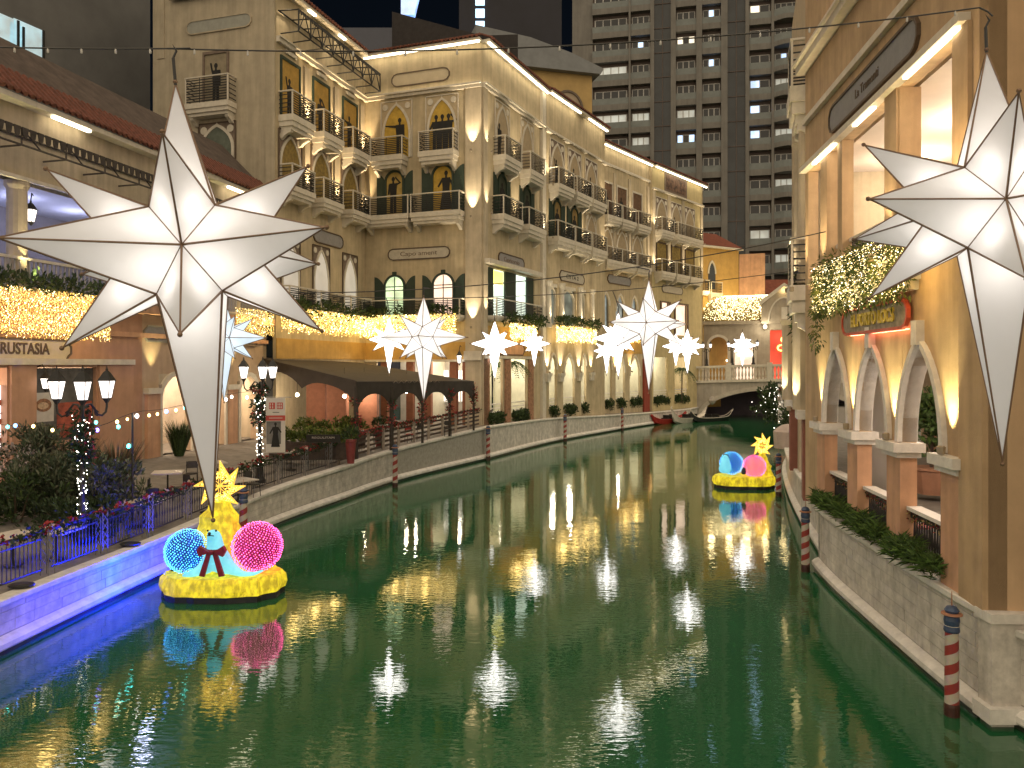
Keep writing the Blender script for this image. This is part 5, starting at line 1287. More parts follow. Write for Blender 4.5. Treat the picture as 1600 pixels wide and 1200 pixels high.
# gabled portal
g0, g1_ = F_BH.u(1190), F_BH.u(1262)
mb = MB(); gm_ = (g0 + g1_) / 2; mb.prism(F_BH, [(g0, 10.7), (g1_, 10.7), (g1_, 13.2), (gm_, 14.9), (g0, 12.9)], .36, .8); mb.build('gable', bhm, BH)
mb = MB(); mb.ribbon(F_BH, [(g0 - .2, 12.95), (gm_, 15.05), (g1_ + .2, 13.2)], .4, .3, 1.05); mb.ribbon(F_BH, arch(g1_ - g0 - 1.6, 10.9, 13.6, 0, 10, gm_), .16, .802, .95); mb.build('gable_trim', trim, BH)
mb = MB(); mb.fbox(F_BH, gm_ - .3, gm_ + .3, 11.2, 12.5, .802, 1.0); mb.build('carved_relief', trim, BH)
for px in (1196, 1250):
    uu = F_BH.u(px); mb = MB(); mb.ball(F_BH.p(uu, 10.35, .9), .2, 8, 5); mb.build('globe_lamp', glow('globe_white', (1, .9, .7), 9, False), BH); lamp('POINT', F_BH.p(uu, 10.3, 1.4), 60, (1, .85, .6), BH, .1)
# barrel roof with bulbs
mb = MB(); ra, rb = F_BH.u(1099), F_BH.u(1240); prof = []
for k in range(13):
    a = math.pi * k / 12; prof.append((-2.6 + 2.9 * math.cos(a), 11.15 + 3.0 * math.sin(a)))
for (d0, zz0), (d1, zz1) in zip(prof, prof[1:]):
    mb.quad(F_BH.p(ra, zz0, d0), F_BH.p(rb, zz0, d0), F_BH.p(rb, zz1, d1), F_BH.p(ra, zz1, d1))
mb.quad(*[F_BH.p(ra, z, d) for d, z in prof]); mb.quad(*[F_BH.p(rb, z, d) for d, z in prof][::-1])
mb.build('barrel_roof', surf('roof_gold_net', (.22, .17, .07), .8, .5, 1.5, .3, 5), BH)
mb = MB()
for k in range(3600):
    a = math.pi * random.random() * .72; uu = ra + (rb - ra) * random.random()
    if uu < ra + 1.2 and random.random() < .4: continue
    mb.dot(F_BH.p(uu, 11.15 + 3.08 * math.sin(a), -2.6 + 2.98 * math.cos(a)), random.uniform(.018, .042))
o = mb.build('roof_lights', glow('roof_bulb', (1, .80, .40), 5.0, False), None, loc=F_BH.p((ra + rb) / 2, 13, 0)); tag(o, 'carpet of warm fairy lights over the barrel roof of the bridge house', 'fairy lights')
for k in range(5): lamp('POINT', F_BH.p(ra + (rb - ra) * (k + .5) / 5, 14.4, .8), 60, (1, .75, .35), o, .4)
# orange building right of the long building
OB = thing('ochre_building', 'ochre end building with dark pointed windows and red roofs beyond the long cream building', 'building', (24, 94, 1))
F_O = Fr((21.8, 90.2), (27.6, 93.5))
mb = MB(); wall(mb, F_O, 0, F_O.L, 1, F_O.z(1100, 384), [], .4); mb.build('wall', ochre, OB)
ZO = F_O.z(1100, 384)
F_O2 = Fr((27.7, 93.6), (30.5, 92.6)); mb = MB(); wall(mb, F_O2, 0, F_O2.L, 1, ZO - .6, [], .4); mb.build('side_wall', peach, OB)
for px, y0_, y1_ in ((1091, 400, 452), (1112, 408, 452), (1088, 470, 500)):
    uc = F_O.u(px); z1_ = F_O.z(px, y0_); z0_ = F_O.z(px, y1_); w_ = 1.15
    mb = MB(); pts = [(uc + w_ / 2, z0_)] + arch(w_, z0_ + (z1_ - z0_) * .55, z1_, .8, 6, uc)[::-1] + [(uc - w_ / 2, z0_)]; mb.prism(F_O, pts, .0, .04); W = mb.build('window', winglass, OB)
    mb = MB(); mb.ribbon(F_O, arch(w_, z0_ + (z1_ - z0_) * .55, z1_, .8, 6, uc), .2, .0, .1); mb.build('arch_trim', trim, W)
balcony(OB, F_O, F_O.u(1090), F_O.u(1103), F_O.z(1095, 455), .7, .5, 1.3, 1, 4); balcony(OB, F_O, F_O.u(1105), F_O.u(1123), F_O.z(1110, 458), .7, .5, 1.3, 1, 4)
def ridge_roof(F, u0, u1, z, run, rise, B_, mat=rtile):
    mb = MB(); P = F.p
    mb.quad(P(u0, z, .5), P(u1, z, .5), P(u1, z + rise, -run), P(u0, z + rise, -run)); mb.quad(P(u1, z, .5), P(u1, z, -run), P(u1, z + rise, -run)); mb.quad(P(u0, z, .5), P(u0, z + rise, -run), P(u0, z, -run))
    return mb.build('roof', mat, B_)
rr_ = surf('dim_red_roof', (.20, .055, .03), .9, .25, 3, .2, 10)
ridge_roof(F_O, -.3, F_O.L + .2, ZO + .05, 4, 2.4, OB, rr_)
mb = MB(); mb.fbox(F_O, -.3, F_O.L + .3, ZO - .2, ZO + .02, .001, .5); mb.build('eave', trim, OB)
lamp('SPOT', F_O.p(F_O.L * .5, 12.5, 2.0), 300, (1, .72, .35), OB, .2, F_O.p(F_O.L * .5, 16, 0), 110, .8)
LR = thing('low_red_roof_house', 'low house with a long dull red roof behind the glowing bridge house', 'building', (36, 98, 4))
F_LR = Fr((28.5, 99), (42, 98)); mb = MB(); wall(mb, F_LR, 0, F_LR.L, 1, F_LR.z(1190, 461), [], .4); mb.build('wall', peach, LR); ridge_roof(F_LR, -.3, F_LR.L, F_LR.z(1190, 461), 3, 2.3, LR, rr_)
# annex with grey cornice and round window behind the long roof
AN = thing('yellow_annex', 'ochre tower block with a pale round window and grey cornice above the long roof', 'building', (4, 92, 0))
F_A = Fr((-4.5, 91), (9.9, 95.0))
zA = F_A.z(900, 116)
mb = MB(); wall(mb, F_A, 0, F_A.L, 15, zA, [], .4); mb.fbox(F_A, 0, F_A.L, 15, zA, -6, -.5); mb.build('wall', surf('annex_yellow', (.44, .30, .12), .85, .1, .8, .1), AN)
mb = MB(); mb.prism(F_A, [(0, zA), (F_A.L + .8, zA), (F_A.L + 1.2, zA + .7), (F_A.L * .8, zA + 2.2), (F_A.L * .45, zA + 3.5), (0, zA + 4.2)], -6.2, .9); mb.build('cornice', surf('slate_cornice', (.20, .21, .22), .8, .1, 1, .1), AN)
uc = F_A.u(887); zc = F_A.z(887, 172); mb = MB(); mb.ribbon(F_A, [(uc + 1.9 * math.cos(a * math.pi / 12), zc + 2.3 * math.sin(a * math.pi / 12)) for a in range(24)], .25, 0, .2, True); W = mb.build('round_window', signframe, AN)
mb = MB(); mb.prism(F_A, [(uc + 1.85 * math.cos(a * math.pi / 12), zc + 2.25 * math.sin(a * math.pi / 12)) for a in range(24)], .0, .05); mb.build('pane', surf('annex_pane', (.36, .28, .20), .8, .1, 1, 0), W)
lamp('SPOT', F_A.p(F_A.L * .7, 20, 5), 500, (1, .72, .38), AN, .3, F_A.p(F_A.L * .75, 32, 0), 90, .9)
# slim dark tower with a column of blue lit panes; glass tower at the far left of the gap
ST = thing('slim_dark_tower', 'black far tower with one bright column of blue panes above the roof corner', 'building', (-12, 230, 0))
mb = MB(); mb.box(-16, 15, 232, 250, -1, 190); mb.build('wall', surf('night_tower', (.012, .012, .02), .7, .3, .1, 0), ST)
for k in range(9):
    mb = MB(); z = 6 + (570 - 47) / 1200 * 232 + k * 3.7; mb.box(-11.0, -8.3, 231.7, 231.95, z, z + 2.6); mb.build('window', glow('far_blue_window', (.35, .65, .95), 1.5, False, .3, .4), ST)
ST2 = thing('far_glass_tower', 'dim blue glass tower behind the roof of the recessed wing', 'building', (-40, 210, 0))
mb = MB(); mb.box(-62, -30, 205, 220, -1, 96); mb.build('wall', surf('night_glass', (.045, .05, .075), .4, .3, .05, 0), ST2)
mb = MB(); mb.hexa([(-29.5, 204, 99), (-26, 204, 99), (-26, 206, 99), (-29.5, 206, 99), (-29.5, 204, 106), (-23, 204, 112), (-23, 206, 112), (-29.5, 206, 106)]); mb.build('lit_corner', glow('far_blue_corner', (.2, .4, 1), .9, False, .5, .3), ST2)

# ================================================================== RESIDENTIAL TOWER
TW = thing('apartment_tower', 'tall grey apartment tower with stacked balconies and scattered lit windows behind the bridge', 'building', (24, 118, 0))
F_T = Fr((9.2, 119.0), (41.5, 112.0))
conc = surf('tower_concrete', (.19, .18, .165), .9, .12, .5, .1, 10, streak=.12); conc2 = surf('tower_brown_panel', (.11, .085, .075), .9, .15, .5, .1, 10); tglass = surf('tower_dark_glass', (.025, .03, .035), .25, .3, .4, 0); twin = glass('tower_pane', (.012, .014, .018), .15)
parap = surf('tower_glass_parapet', (.15, .17, .165), .35, .15, .8, 0); wframe = surf('tower_white_frame', (.55, .54, .52), .7, .1, 3, 0)
tu = lambda px: F_T.u(px)
FH = 3.72; nfl = 19; zb0 = 5.0
mb = MB(); mb.fbox(F_T, tu(893), tu(1252), 0, zb0 + nfl * FH + 4, -14, -1.35); mb.build('core', conc2, TW)
bays = [(925, 982, 4, 0), (985, 1016, 3, 0), (1056, 1088, 3, 0), (1097, 1127, 3, 0), (1171, 1206, 2, 0), (1210, 1252, 4, 1)]
lits = {(8, 0): 1, (11, 4): 2, (12, 3): 2, (12, 5): 2, (9, 4): 2, (9.5, 0): 2, (7, 0): 2, (5, 2): 1, (3, 5): 3, (13, 1): 2, (6, 5): 0, (1, 2): 1, (14, 4): 1, (2.0, 2): 1, (13, 2): 1, (5, 3): 0, (10, 4): 2}
lw = {1: glow('tower_warm_window', (1, .85, .6), .9, False, .4, .8), 2: glow('tower_blue_window', (.35, .6, 1), 1.0, False, .5, .8), 3: glow('tower_dim_window', (.5, .6, .55), .18, False, .5, .8)}
mb = MB()
for a, c in ((893, 925), (982, 985), (1016, 1022), (1048, 1056), (1088, 1097), (1127, 1137), (1165, 1171), (1206, 1210), (1252, 1257)): mb.fbox(F_T, tu(a), tu(c), 0, zb0 + nfl * FH + 4, -2.2, -.3 if a > 900 else -.9)
mb.build('column_wall', conc, TW)
for a, c in ((1022, 1048), (1137, 1165)):
    mb = MB(); mb.fbox(F_T, tu(a), tu(c), 0, zb0 + nfl * FH + 4, -2.2, -.7); W = mb.build('glass_strip', tglass, TW)
    mb = MB()
    for f in range(nfl + 1): mb.fbox(F_T, tu(a), tu(c), zb0 + f * FH, zb0 + f * FH + .12, -.699, -.6)
    mb.fbox(F_T, tu((a + c) / 2) - .06, tu((a + c) / 2) + .06, 5, zb0 + nfl * FH, -.699, -.62); mb.build('mullion', conc2, W)
mb = MB(); mb.fbox(F_T, tu(1257), tu(1268), 0, zb0 + nfl * FH, -4, -1.5); W = mb.build('glass_strip', tglass, TW)
for f in range(nfl):
    z = zb0 + f * FH
    for b_, (a, c, nw, cv) in enumerate(bays):
        u0, u1 = tu(a), tu(c); py_c = 570 - (z + 1.5 - 6) * 1200 / 115
        if py_c < -40 or py_c > 470: continue
        # slab edge, parapet, recessed windows
        mb = MB()
        if cv:
            n_ = 6
            for k in range(n_):
                x0, x1 = u0 + (u1 - u0) * k / n_, u0 + (u1 - u0) * (k + 1) / n_; d0 = .9 * math.sin(math.pi * k / n_) - .3; d1 = .9 * math.sin(math.pi * (k + 1) / n_) - .3
                P = F_T.p
                mb.hexa([P(x0, z - .55, d0), P(x1, z - .55, d1), P(x1, z - .55, -2.2), P(x0, z - .55, -2.2), P(x0, z + .15, d0), P(x1, z + .15, d1), P(x1, z + .15, -2.2), P(x0, z + .15, -2.2)])
                mb.m = 1; mb.hexa([P(x0, z + .15, d0 - .02), P(x1, z + .15, d1 - .02), P(x1, z + .15, d1 - .10), P(x0, z + .15, d0 - .1), P(x0, z + 1.15, d0 - .02), P(x1, z + 1.15, d1 - .02), P(x1, z + 1.15, d1 - .1), P(x0, z + 1.15, d0 - .1)]); mb.m = 0
        else:
            mb.fbox(F_T, u0, u1, z - .75, z + .15, -2.2, -.45); mb.m = 1; mb.fbox(F_T, u0, u1, z + .15, z + 1.1, -.62, -.52); mb.m = 0
        mb.build('balcony', [conc, parap], TW)
        w_ = (u1 - u0) * .86 / nw
        lit = lits.get((f, b_), 0) or random.choice((0, 0, 0, 0, 0, 0, 0, 3, 3, 1 if random.random() < .3 else 0, 2 if random.random() < .4 else 0))
        mb = MB(); mb.fbox(F_T, u0 + (u1 - u0) * .05, u1 - (u1 - u0) * .05, z + .15, z + 2.45, -1.349, -1.29); W = mb.build('window', wframe, TW)
        for k in range(nw):
            if nw == 2 and k == 1 and not lit: pass
            mb = MB(); x = u0 + (u1 - u0) * .07 + k * w_; mb.fbox(F_T, x + .08, x + w_ - .08, z + .25, z + 2.35, -1.289, -1.25)
            mb.build('pane', lw[lit] if lit and k % 2 == (b_ % 2) else (lw[3] if lit == 3 else twin), W)
# ================================================================== HANGING STARS
def star_proto(fab, wire_r, bulbs, label, name='star_lantern'):
    t = thing(name, label, 'star lantern', (0, 0, 0), 'white star lanterns hanging over the canal')
    a = .232; rot = Matrix.Rotation(R(-135), 3, 'Z')
    V = [Vector(v) * a for v in [(x, y, 0) for x in (1, -1) for y in (1, -1)] + [(x, 0, z) for x in (1, -1) for z in (1, -1)] + [(0, y, z) for y in (1, -1) for z in (1, -1)]]
    rays = []
    for ax, L in (((0, 0, 1), .94), ((0, 0, -1), 1.48), ((1, 0, 0), 1.0), ((-1, 0, 0), 1.0), ((0, 1, 0), 1.0), ((0, -1, 0), 1.0)):
        d = Vector(ax); base = [v for v in V if abs(v.dot(d) - a) < 1e-5]; rays.append((d, L, base))
    for sx in (1, -1):
        for sy in (1, -1):
            for sz in (1, -1):
                d = Vector((sx, sy, sz)).normalized(); base = [v for v in V if abs(v.dot(d) - 2 * a / math.sqrt(3)) < 1e-5]; rays.append((d, .82, base))
    wire = MB(); done = set()
    for d, L, base in rays:
        c = sum(base, Vector()) / len(base)
        e1 = (base[0] - c).normalized(); e2 = d.cross(e1)
        base = sorted(base, key=lambda v: math.atan2((v - c).dot(e2), (v - c).dot(e1)))
        apx = d * L
        mb = MB()
        for k in range(len(base)): mb.quad(rot @ base[k], rot @ base[(k + 1) % len(base)], rot @ apx)
        mb.build('ray', fab, t)
        for k in range(len(base)):
            wire.tube([rot @ base[k], rot @ apx], [wire_r, wire_r * .7], 5)
            key = tuple(sorted((tuple(round(x, 4) for x in base[k]), tuple(round(x, 4) for x in base[(k + 1) % len(base)]))))
            if key not in done: done.add(key); wire.tube([rot @ base[k], rot @ base[(k + 1) % len(base)]], wire_r * .8, 5)
        wire.ball(rot @ (apx * 1.01), wire_r * 2.0, 6, 4)
        if bulbs: lamp('POINT', rot @ (c + (apx - c) * (.2 if len(base) == 3 else .09)), bulbs * (1 if len(base) == 3 else 1.8), (1, .93, .86), t, .06)
    wire.build('wire_frame', bronze, t)
    mb = MB(); mb.tube([(0, 0, .93), (0, 0, 1.08)], wire_r * 1.4, 6); mb.tube([(0, 0, 1.08), (.02, 0, 1.12), (0, 0, 1.16), (-.02, 0, 1.12), (0, 0, 1.08)], wire_r, 5); mb.build('hook', iron, t)
    if not bulbs: lamp('POINT', (0, 0, 0), 2.2, (1, .95, .88), t, .1)
    return t
fabN = fabric_lit('near_star_cloth', .80, STAR_N); fabM = fabric_lit('middle_star_cloth', .80, STAR_M); fabF = fabric_lit('far_star_cloth', .80, STAR_F); fabB = fabric_lit('blue_star_cloth', .35, .42, (.72, .88, 1))
starN = star_proto(fabN, .0066, .36, 'largest white star lantern, at the left, its long tail hanging before the near float')
starM = star_proto(fabM, .0095, None, 'white star lantern in front of the gold lights and dark canopy, with coloured tints')
starF = star_proto(fabF, .0125, None, 'small bright star lantern below the green lit shop, left of the palm')
starB = star_proto(fabB, .009, None, 'dim pale blue star lantern half hidden by the tail of the largest star')
def put(o, px, py, y, rz, label=None, tilt=(0, 0), sc_=1.0):
    p = at(px, py, y)
    if label: return dup(o, p, rz, label, sc_, tilt)
    o.location = p; o.rotation_euler = (tilt[0], tilt[1], rz); o.scale = (sc_,) * 3; return o
face = lambda px: -math.atan((px - 800) / 1200)      # turn a star's front edge to look back along the canal at this bearing
starN.location = at(297, 396, 4.27); starN.rotation_euler = (0, -R(4.6), face(297) - R(7))
STARS = [starN]
STARS.append(dup(starN, at(1551, 328, 4.52), face(1551) + R(11), 'second largest white star lantern, cut by the right edge before the orange building', 1.0, (0, -R(1.9))))
put(starM, 662, 527, 17.6, face(660) + R(38))
STARS += [starM, put(starM, 1014, 505, 16.4, face(1012) - R(10), 'largest of the star lanterns before the arcade, long tail over the dark red pillar')]
put(starB, 350, 528, 17.8, face(350) + R(20)); STARS.append(starB)
put(starF, 773, 537, 31, face(773) + R(40)); STARS.append(starF)
for px, py, y, a, lb in ((608, 530, 31.5, 15, 'small star lantern partly behind the tinted star in front of the canopy'), (966, 528, 28, 30, 'star lantern tucked behind the left point of the largest star before the arcade'),
    (835, 537, 47, 35, 'little star lantern at the left end of the densest gold lights'), (948, 548, 46, 10, 'little star lantern in front of the narrow pointed arches'), (1074, 541, 40, 22, 'bright star lantern before the left end of the bridge'),
    (1056, 541, 54, 40, 'little star lantern overlapping its brighter neighbour at the left end of the bridge'), (1160, 540, 52, 30, 'white star lantern between the bridge lamps over the balustrade'), (1245, 547, 64, 5, 'smallest star lantern in front of the orange neon sign')):
    STARS.append(put(starF, px, py, y, face(px) + R(a), lb))
def cable(label, a, b, sag, r, hang=(), sockets=0, mid=None):
    t = thing('hanging_cable', label, 'cable', a); a, b = Vector(a), Vector(b)
    pts = []
    for k in range(25):
        f = k / 24; p = a.lerp(b, f); p.z -= 4 * sag * f * (1 - f); pts.append(p)
    mb = MB(); mb.tube(pts, r, 5); mb.build('wire', surf('cable_black', (.03, .027, .025), .5, .1, 5, 0), t)
    for k in range(sockets):
        f = (k + .5) / sockets; i = int(f * 24); p = pts[i].lerp(pts[i + 1], f * 24 - i)
        mb = MB(); mb.tube([p, p - Vector((0, 0, r * 3.4))], [r * .9, r * 1.4], 6); mb.ball(p - Vector((0, 0, r * 4.6)), r * 1.5, 6, 4); mb.build('unlit_bulb', surf('unlit_bulb_white', (.6, .58, .55), .3, .05, 5, 0), t)
    for h in hang:
        top = h.location + Vector((0, 0, 1.14 * h.scale[2])); q = min(pts, key=lambda p: (p - top).length)
        mb = MB(); mb.tube([q, q.lerp(top, .5) + Vector((.012, 0, 0)), top], r * 1.1, 5); mb.build('hanger', iron, t)
    return t
# nearest line: three pieces meeting over the two big stars
pA, pB = at(262, 76, 4.3), at(1530, 12, 4.55)
cable('nearest overhead cable carrying the two big stars, dotted with unlit bulbs', at(-300, 60, 4.6), pA + Vector((0, 0, .0)), .02, .0048, (starN,), 11)
cable('middle stretch of the nearest overhead cable between the two big stars', pA, pB, .10, .0048, (STARS[1],), 16)
cable('thin cable of the second row crossing over the canopy star', at(330, 455, 17.8), at(1290, 362, 16.4), .45, .012, (starM, STARS[3], starB), 0)
cable('thin cable of the third row in front of the corner building', at(480, 462, 33), at(1262, 420, 31), .5, .016, (starF, STARS[6], STARS[7]), 0)

# ================================================================== FLOATS
ledm = {}
def led(name, c, s): return glow(name, c, s, False)
yel_rock = mottled_glow('yellow_rock_cloth', (1, .80, .02), (.22, .15, .005), .46, 7)
blue_led, cyan_led, pink_led, red_led, gold_led = led('blue_led', (.0, .16, 1), 4.2), led('cyan_led', (.02, .55, 1), 2.6), led('pink_led', (1, .03, .32), 3.6), led('red_led', (1, .08, .25), 2.6), led('gold_led', (1, .66, .08), 3.4)
hullm = surf('float_hull', (.015, .016, .02), .5, .2, 4, .1)
seal_m = mottled_glow('seal_cloth', (.20, .78, .92), (.10, .50, .72), .5, 1.5, (.2, .5, .55))
white_m = mottled_glow('white_cloth', (.75, .92, .98), (.5, .75, .85), .5, 1.5, (.6, .7, .7))
pengu = surf('penguin_black', (.02, .03, .05), .6, .2, 5, 0)
bowm = surf('bow_red', (.26, .015, .04), .5, .25, 6, .1)
pink_core = mottled_glow('pink_core_glow', (.55, .03, .22), (.20, .01, .08), .22, 2.5, (.2, .02, .08)); blue_core = mottled_glow('blue_core_glow', (.0, .14, .5), (.0, .04, .25), .22, 2.5, (.02, .05, .2))
pink_warm = mottled_glow('pink_warm_glow', (1, .38, .22), (.8, .12, .28), .36, 2.0, (.4, .1, .08))
def skin_body(chain, edges, radii, mat, name, parent, sub=2):
    me = bpy.data.meshes.new(name); me.from_pydata(chain, edges, []); ob = bpy.data.objects.new(name + '_src', me); sc.collection.objects.link(ob)
    md = ob.modifiers.new('s', 'SKIN'); sv = me.skin_vertices[0].data
    for i, r in enumerate(radii): sv[i].radius = (r, r) if not isinstance(r, tuple) else r
    sv[0].use_root = True
    ob.modifiers.new('d', 'SUBSURF').levels = sub
    ob.modifiers['d'].render_levels = sub
    dg = bpy.context.evaluated_depsgraph_get(); m2 = bpy.data.meshes.new_from_object(ob.evaluated_get(dg))
    bpy.data.objects.remove(ob); bpy.data.meshes.remove(me)
    m2.materials.clear(); m2.materials.append(mat)
    for p in m2.polygons: p.use_smooth = True
    o = bpy.data.objects.new(name, m2); m2.name = name; sc.collection.objects.link(o); o.parent = parent
    return o
def globe(parent, c, r, ledA, ledB, core, n):
    mb = MB(); mb.ball(c, r * .9, 20, 12); mb.build('globe_core', core, parent, smooth=True)
    mb = MB(); c = Vector(c)
    ga = math.pi * (3 - math.sqrt(5))
    for k in range(n):
        z = 1 - 2 * (k + .5) / n; q = math.sqrt(1 - z * z); a = ga * k + random.uniform(-.02, .02)
        mb.m = 0 if random.random() < .72 else 1
        mb.dot(c + Vector((q * math.cos(a), q * math.sin(a), z)) * r * random.uniform(.97, 1.02), .017 * random.uniform(.6, 1.2))
    o = mb.build('led_net', [ledA, ledB], parent); o['kind'] = 'stuff'
    mb = MB()
    for k in range(8):
        a = math.pi * k / 8; mb.tube([c + Vector((math.cos(a) * math.sin(t) * r * .985, math.sin(a) * math.sin(t) * r * .985, math.cos(t) * r * .985)) for t in [2 * math.pi * i / 24 for i in range(25)]], .006, 4, False)
    mb.build('globe_wire', iron, parent)
def rock_outline(n, rx, ry, seed):
    rnd = random.Random(seed); return [(rx * (1 + rnd.uniform(-.05, .06)) * math.copysign(abs(math.cos(a)) ** .75, math.cos(a)), ry * (1 + rnd.uniform(-.05, .06)) * math.copysign(abs(math.sin(a)) ** .8, math.sin(a))) for a in [2 * math.pi * k / n for k in range(n)]]
def loft(mb, rings):
    n = len(rings[0]); i0 = len(mb.v)
    for rg in rings: mb.v += [tuple(p) for p in rg]
    for k in range(len(rings) - 1):
        for q in range(n):
            w_ = (q + 1) % n; mb.f.append((i0 + k * n + q, i0 + k * n + w_, i0 + (k + 1) * n + w_, i0 + (k + 1) * n + q)); mb.mi.append(mb.m)
    mb.f.append(tuple(i0 + q for q in reversed(range(n)))); mb.mi.append(mb.m); e_ = i0 + (len(rings) - 1) * n; mb.f.append(tuple(e_ + q for q in range(n))); mb.mi.append(mb.m)
def float_base(t, rx, ry, mx, my, mw, mh, seed, star_rz, sr=.68):
    ol = rock_outline(36, rx, ry, seed)
    mb = MB(); loft(mb, [[(x * .98, y * .98, -.3) for x, y in ol], [(x * .99, y * .99, .02) for x, y in ol], [(x * .985, y * .985, .16) for x, y in ol]]); mb.build('hull', hullm, t)
    mb = MB(); rnd = random.Random(seed + 1); j = [rnd.uniform(-.035, .035) for _ in ol]
    loft(mb, [[(x, y, .161) for x, y in ol], [(x * (1.02 + a), y * (1.02 + a), .30) for (x, y), a in zip(ol, j)], [(x * (1.0 + a), y * (1.0 + a), .50) for (x, y), a in zip(ol, j)], [(x * .95, y * .95, .60) for x, y in ol]]); mb.build('rock_base', yel_rock, t)
    mb = MB(); rr = []
    for f, wz in ((0, 1.0), (.12, .95), (.3, .82), (.42, .83), (.5, .66), (.68, .52), (.8, .50), (.9, .34), (1, .26)):
        rr.append([(mx + mw * .5 * wz * (1 + rnd.uniform(-.09, .09)) * math.cos(a), my + mw * .36 * wz * (1 + rnd.uniform(-.1, .1)) * math.sin(a), .59 + mh * f) for a in [2 * math.pi * k / 18 for k in range(18)]])
    loft(mb, rr); mb.build('rock_peak', yel_rock, t)
    # eight pointed gold star on the peak: outline tubes, a ridge and a net of leds
    S = thing_part = MB(); cz = .59 + mh + sr * .62; ca, sa = math.cos(star_rz), math.sin(star_rz)
    W_ = lambda x, d, z: (mx + x * ca - d * sa, my + x * sa + d * ca, cz + z)
    tips = [(sr * math.cos(math.pi / 8 + k * math.pi / 4 + math.pi / 8), sr * math.sin(math.pi / 8 + k * math.pi / 4 + math.pi / 8)) for k in range(8)]; ins = [(sr * .50 * math.cos(k * math.pi / 4 + math.pi / 8), sr * .50 * math.sin(k * math.pi / 4 + math.pi / 8)) for k in range(8)]
    for k in range(8):
        T_ = tips[k]
        for q in (ins[k], ins[k - 1]):
            for dd in (-.05, .05): mb_ = S; mb_.tube([W_(T_[0], 0, T_[1]), W_(q[0], dd, q[1])], .014, 4)
            S.tube([W_(T_[0] * .8, 0, T_[1] * .8), W_(q[0] * .55, .0, q[1] * .55)], .009, 4)
        for dd in (-.05, .05): S.tube([W_(ins[k][0], dd, ins[k][1]), W_(ins[(k + 1) % 8][0], dd, ins[(k + 1) % 8][1])], .010, 4); S.tube([W_(T_[0], 0, T_[1]), W_(0, dd * 2, 0)], .010, 4)
    S.build('peak_star', surf('gold_tinsel', (.7, .45, .08), .35, .3, 12, .2, 30, .8, (1, .62, .10), .55), t)
    mb = MB()
    for k in range(520):
        T_ = tips[k % 8]; q = random.choice((ins[k % 8], ins[k % 8 - 1])); f = random.random() ** .6; g = random.random()
        x = (q[0] * f + T_[0] * (1 - f)) * (1 - .5 * g * f); z = (q[1] * f + T_[1] * (1 - f)) * (1 - .5 * g * f)
        mb.dot(W_(x, random.choice((-.06, .06)) * f, z), .0135)
    o = mb.build('led_net', gold_led, t); o['kind'] = 'stuff'
F1 = thing('light_float', 'yellow rock float with blue and pink globes and bow tied seal, under the largest star', 'float', (0, 0, 0))
float_base(F1, 1.5, .88, -.26, .42, 1.95, 1.75, 11, .05)
globe(F1, (-.93, -.05, 1.14), .56, cyan_led, blue_led, blue_core, 900)
globe(F1, (.88, .02, 1.24), .64, pink_led, red_led, pink_core, 1000)
# seal: body, raised head, spread flippers as one body
o = skin_body([(0, -.42, .70), (0, -.30, .82), (0, -.46, .95), (0, -.52, 1.16), (0, -.56, 1.36), (0, -.62, 1.50), (0, -.74, 1.54), (0, -.82, 1.565), (-.30, -.46, .74), (-.55, -.52, .645), (-.70, -.50, .63), (.30, -.46, .76), (.56, -.52, .66), (.80, -.50, .66), (.98, -.44, .72), (0, .05, .80), (0, .30, .74)],
    [(0, 1), (0, 2), (2, 3), (3, 4), (4, 5), (5, 6), (6, 7), (2, 8), (8, 9), (9, 10), (2, 11), (11, 12), (12, 13), (13, 14), (1, 15), (15, 16)],
    [.24, .22, .23, .19, .165, .15, .10, .05, (.12, .14), (.09, .06), (.05, .03), (.12, .14), (.09, .06), (.07, .04), (.03, .02), .2, .1], seal_m, 'seal', F1)
mb = MB(); mb.ball((0, -.855, 1.575), .035, 8, 5)
for sx in (-1, 1): mb.ball((sx * .085, -.72, 1.61), .022, 8, 5)
mb.tube([(-.07, -.80, 1.52), (0, -.84, 1.535), (.07, -.80, 1.52)], .01, 5); mb.build('seal_face', black, F1)
mb = MB(); FB_ = Fr((-.5, -.70), (.5, -.70))
mb.lathe((0, -.52, 1.16), [(.20, -.05), (.215, 0), (.20, .05)], 14)
for sx in (-1, 1):
    q = [(.5 + sx * .03, 1.17), (.5 + sx * .24, 1.30), (.5 + sx * .30, 1.20), (.5 + sx * .24, 1.08)]; mb.prism(FB_, q if sx < 0 else q[::-1], -.02, .08)
    q = [(.5 + sx * .02, 1.14), (.5 + sx * .15, .66), (.5 + sx * .26, .68), (.5 + sx * .1, 1.16)]; mb.prism(FB_, q if sx < 0 else q[::-1], -.01, .05 + .002 * sx)
mb.ball((0, -.76, 1.17), .06, 8, 5); mb.build('bow', bowm, F1)
for q_ in F1.children:
    if q_.name.split('.')[0] in ('seal', 'seal_face', 'bow'):
        for v in q_.data.vertices: v.co = Vector((0, -.45, .62)) + (v.co - Vector((0, -.45, .62))) * 1.22
F1.location = (-7.55, 20.1, 0)
lamp('SPOT', (-1.42, .35, .74), BLUE_P, (.0, .012, 1), F1, .04, (-2.9, .7, .75), 150, .9); lamp('SPOT', (-1.42, -.1, .74), BLUE_P * 2.2, (.0, .012, 1), F1, .04, (-4.2, -3.2, .9), 120, .9)
mb = MB(); mb.box(-1.38, -1.28, .0, .5, .60, .80); mb.build('blue_floodlight', black, F1)
F2 = thing('light_float', 'distant glowing float with penguin, blue globe and pink globe beside the curving right wall', 'float', (0, 0, 0))
float_base(F2, 1.42, .85, .95, .25, 1.05, 1.05, 23, .3, .62)
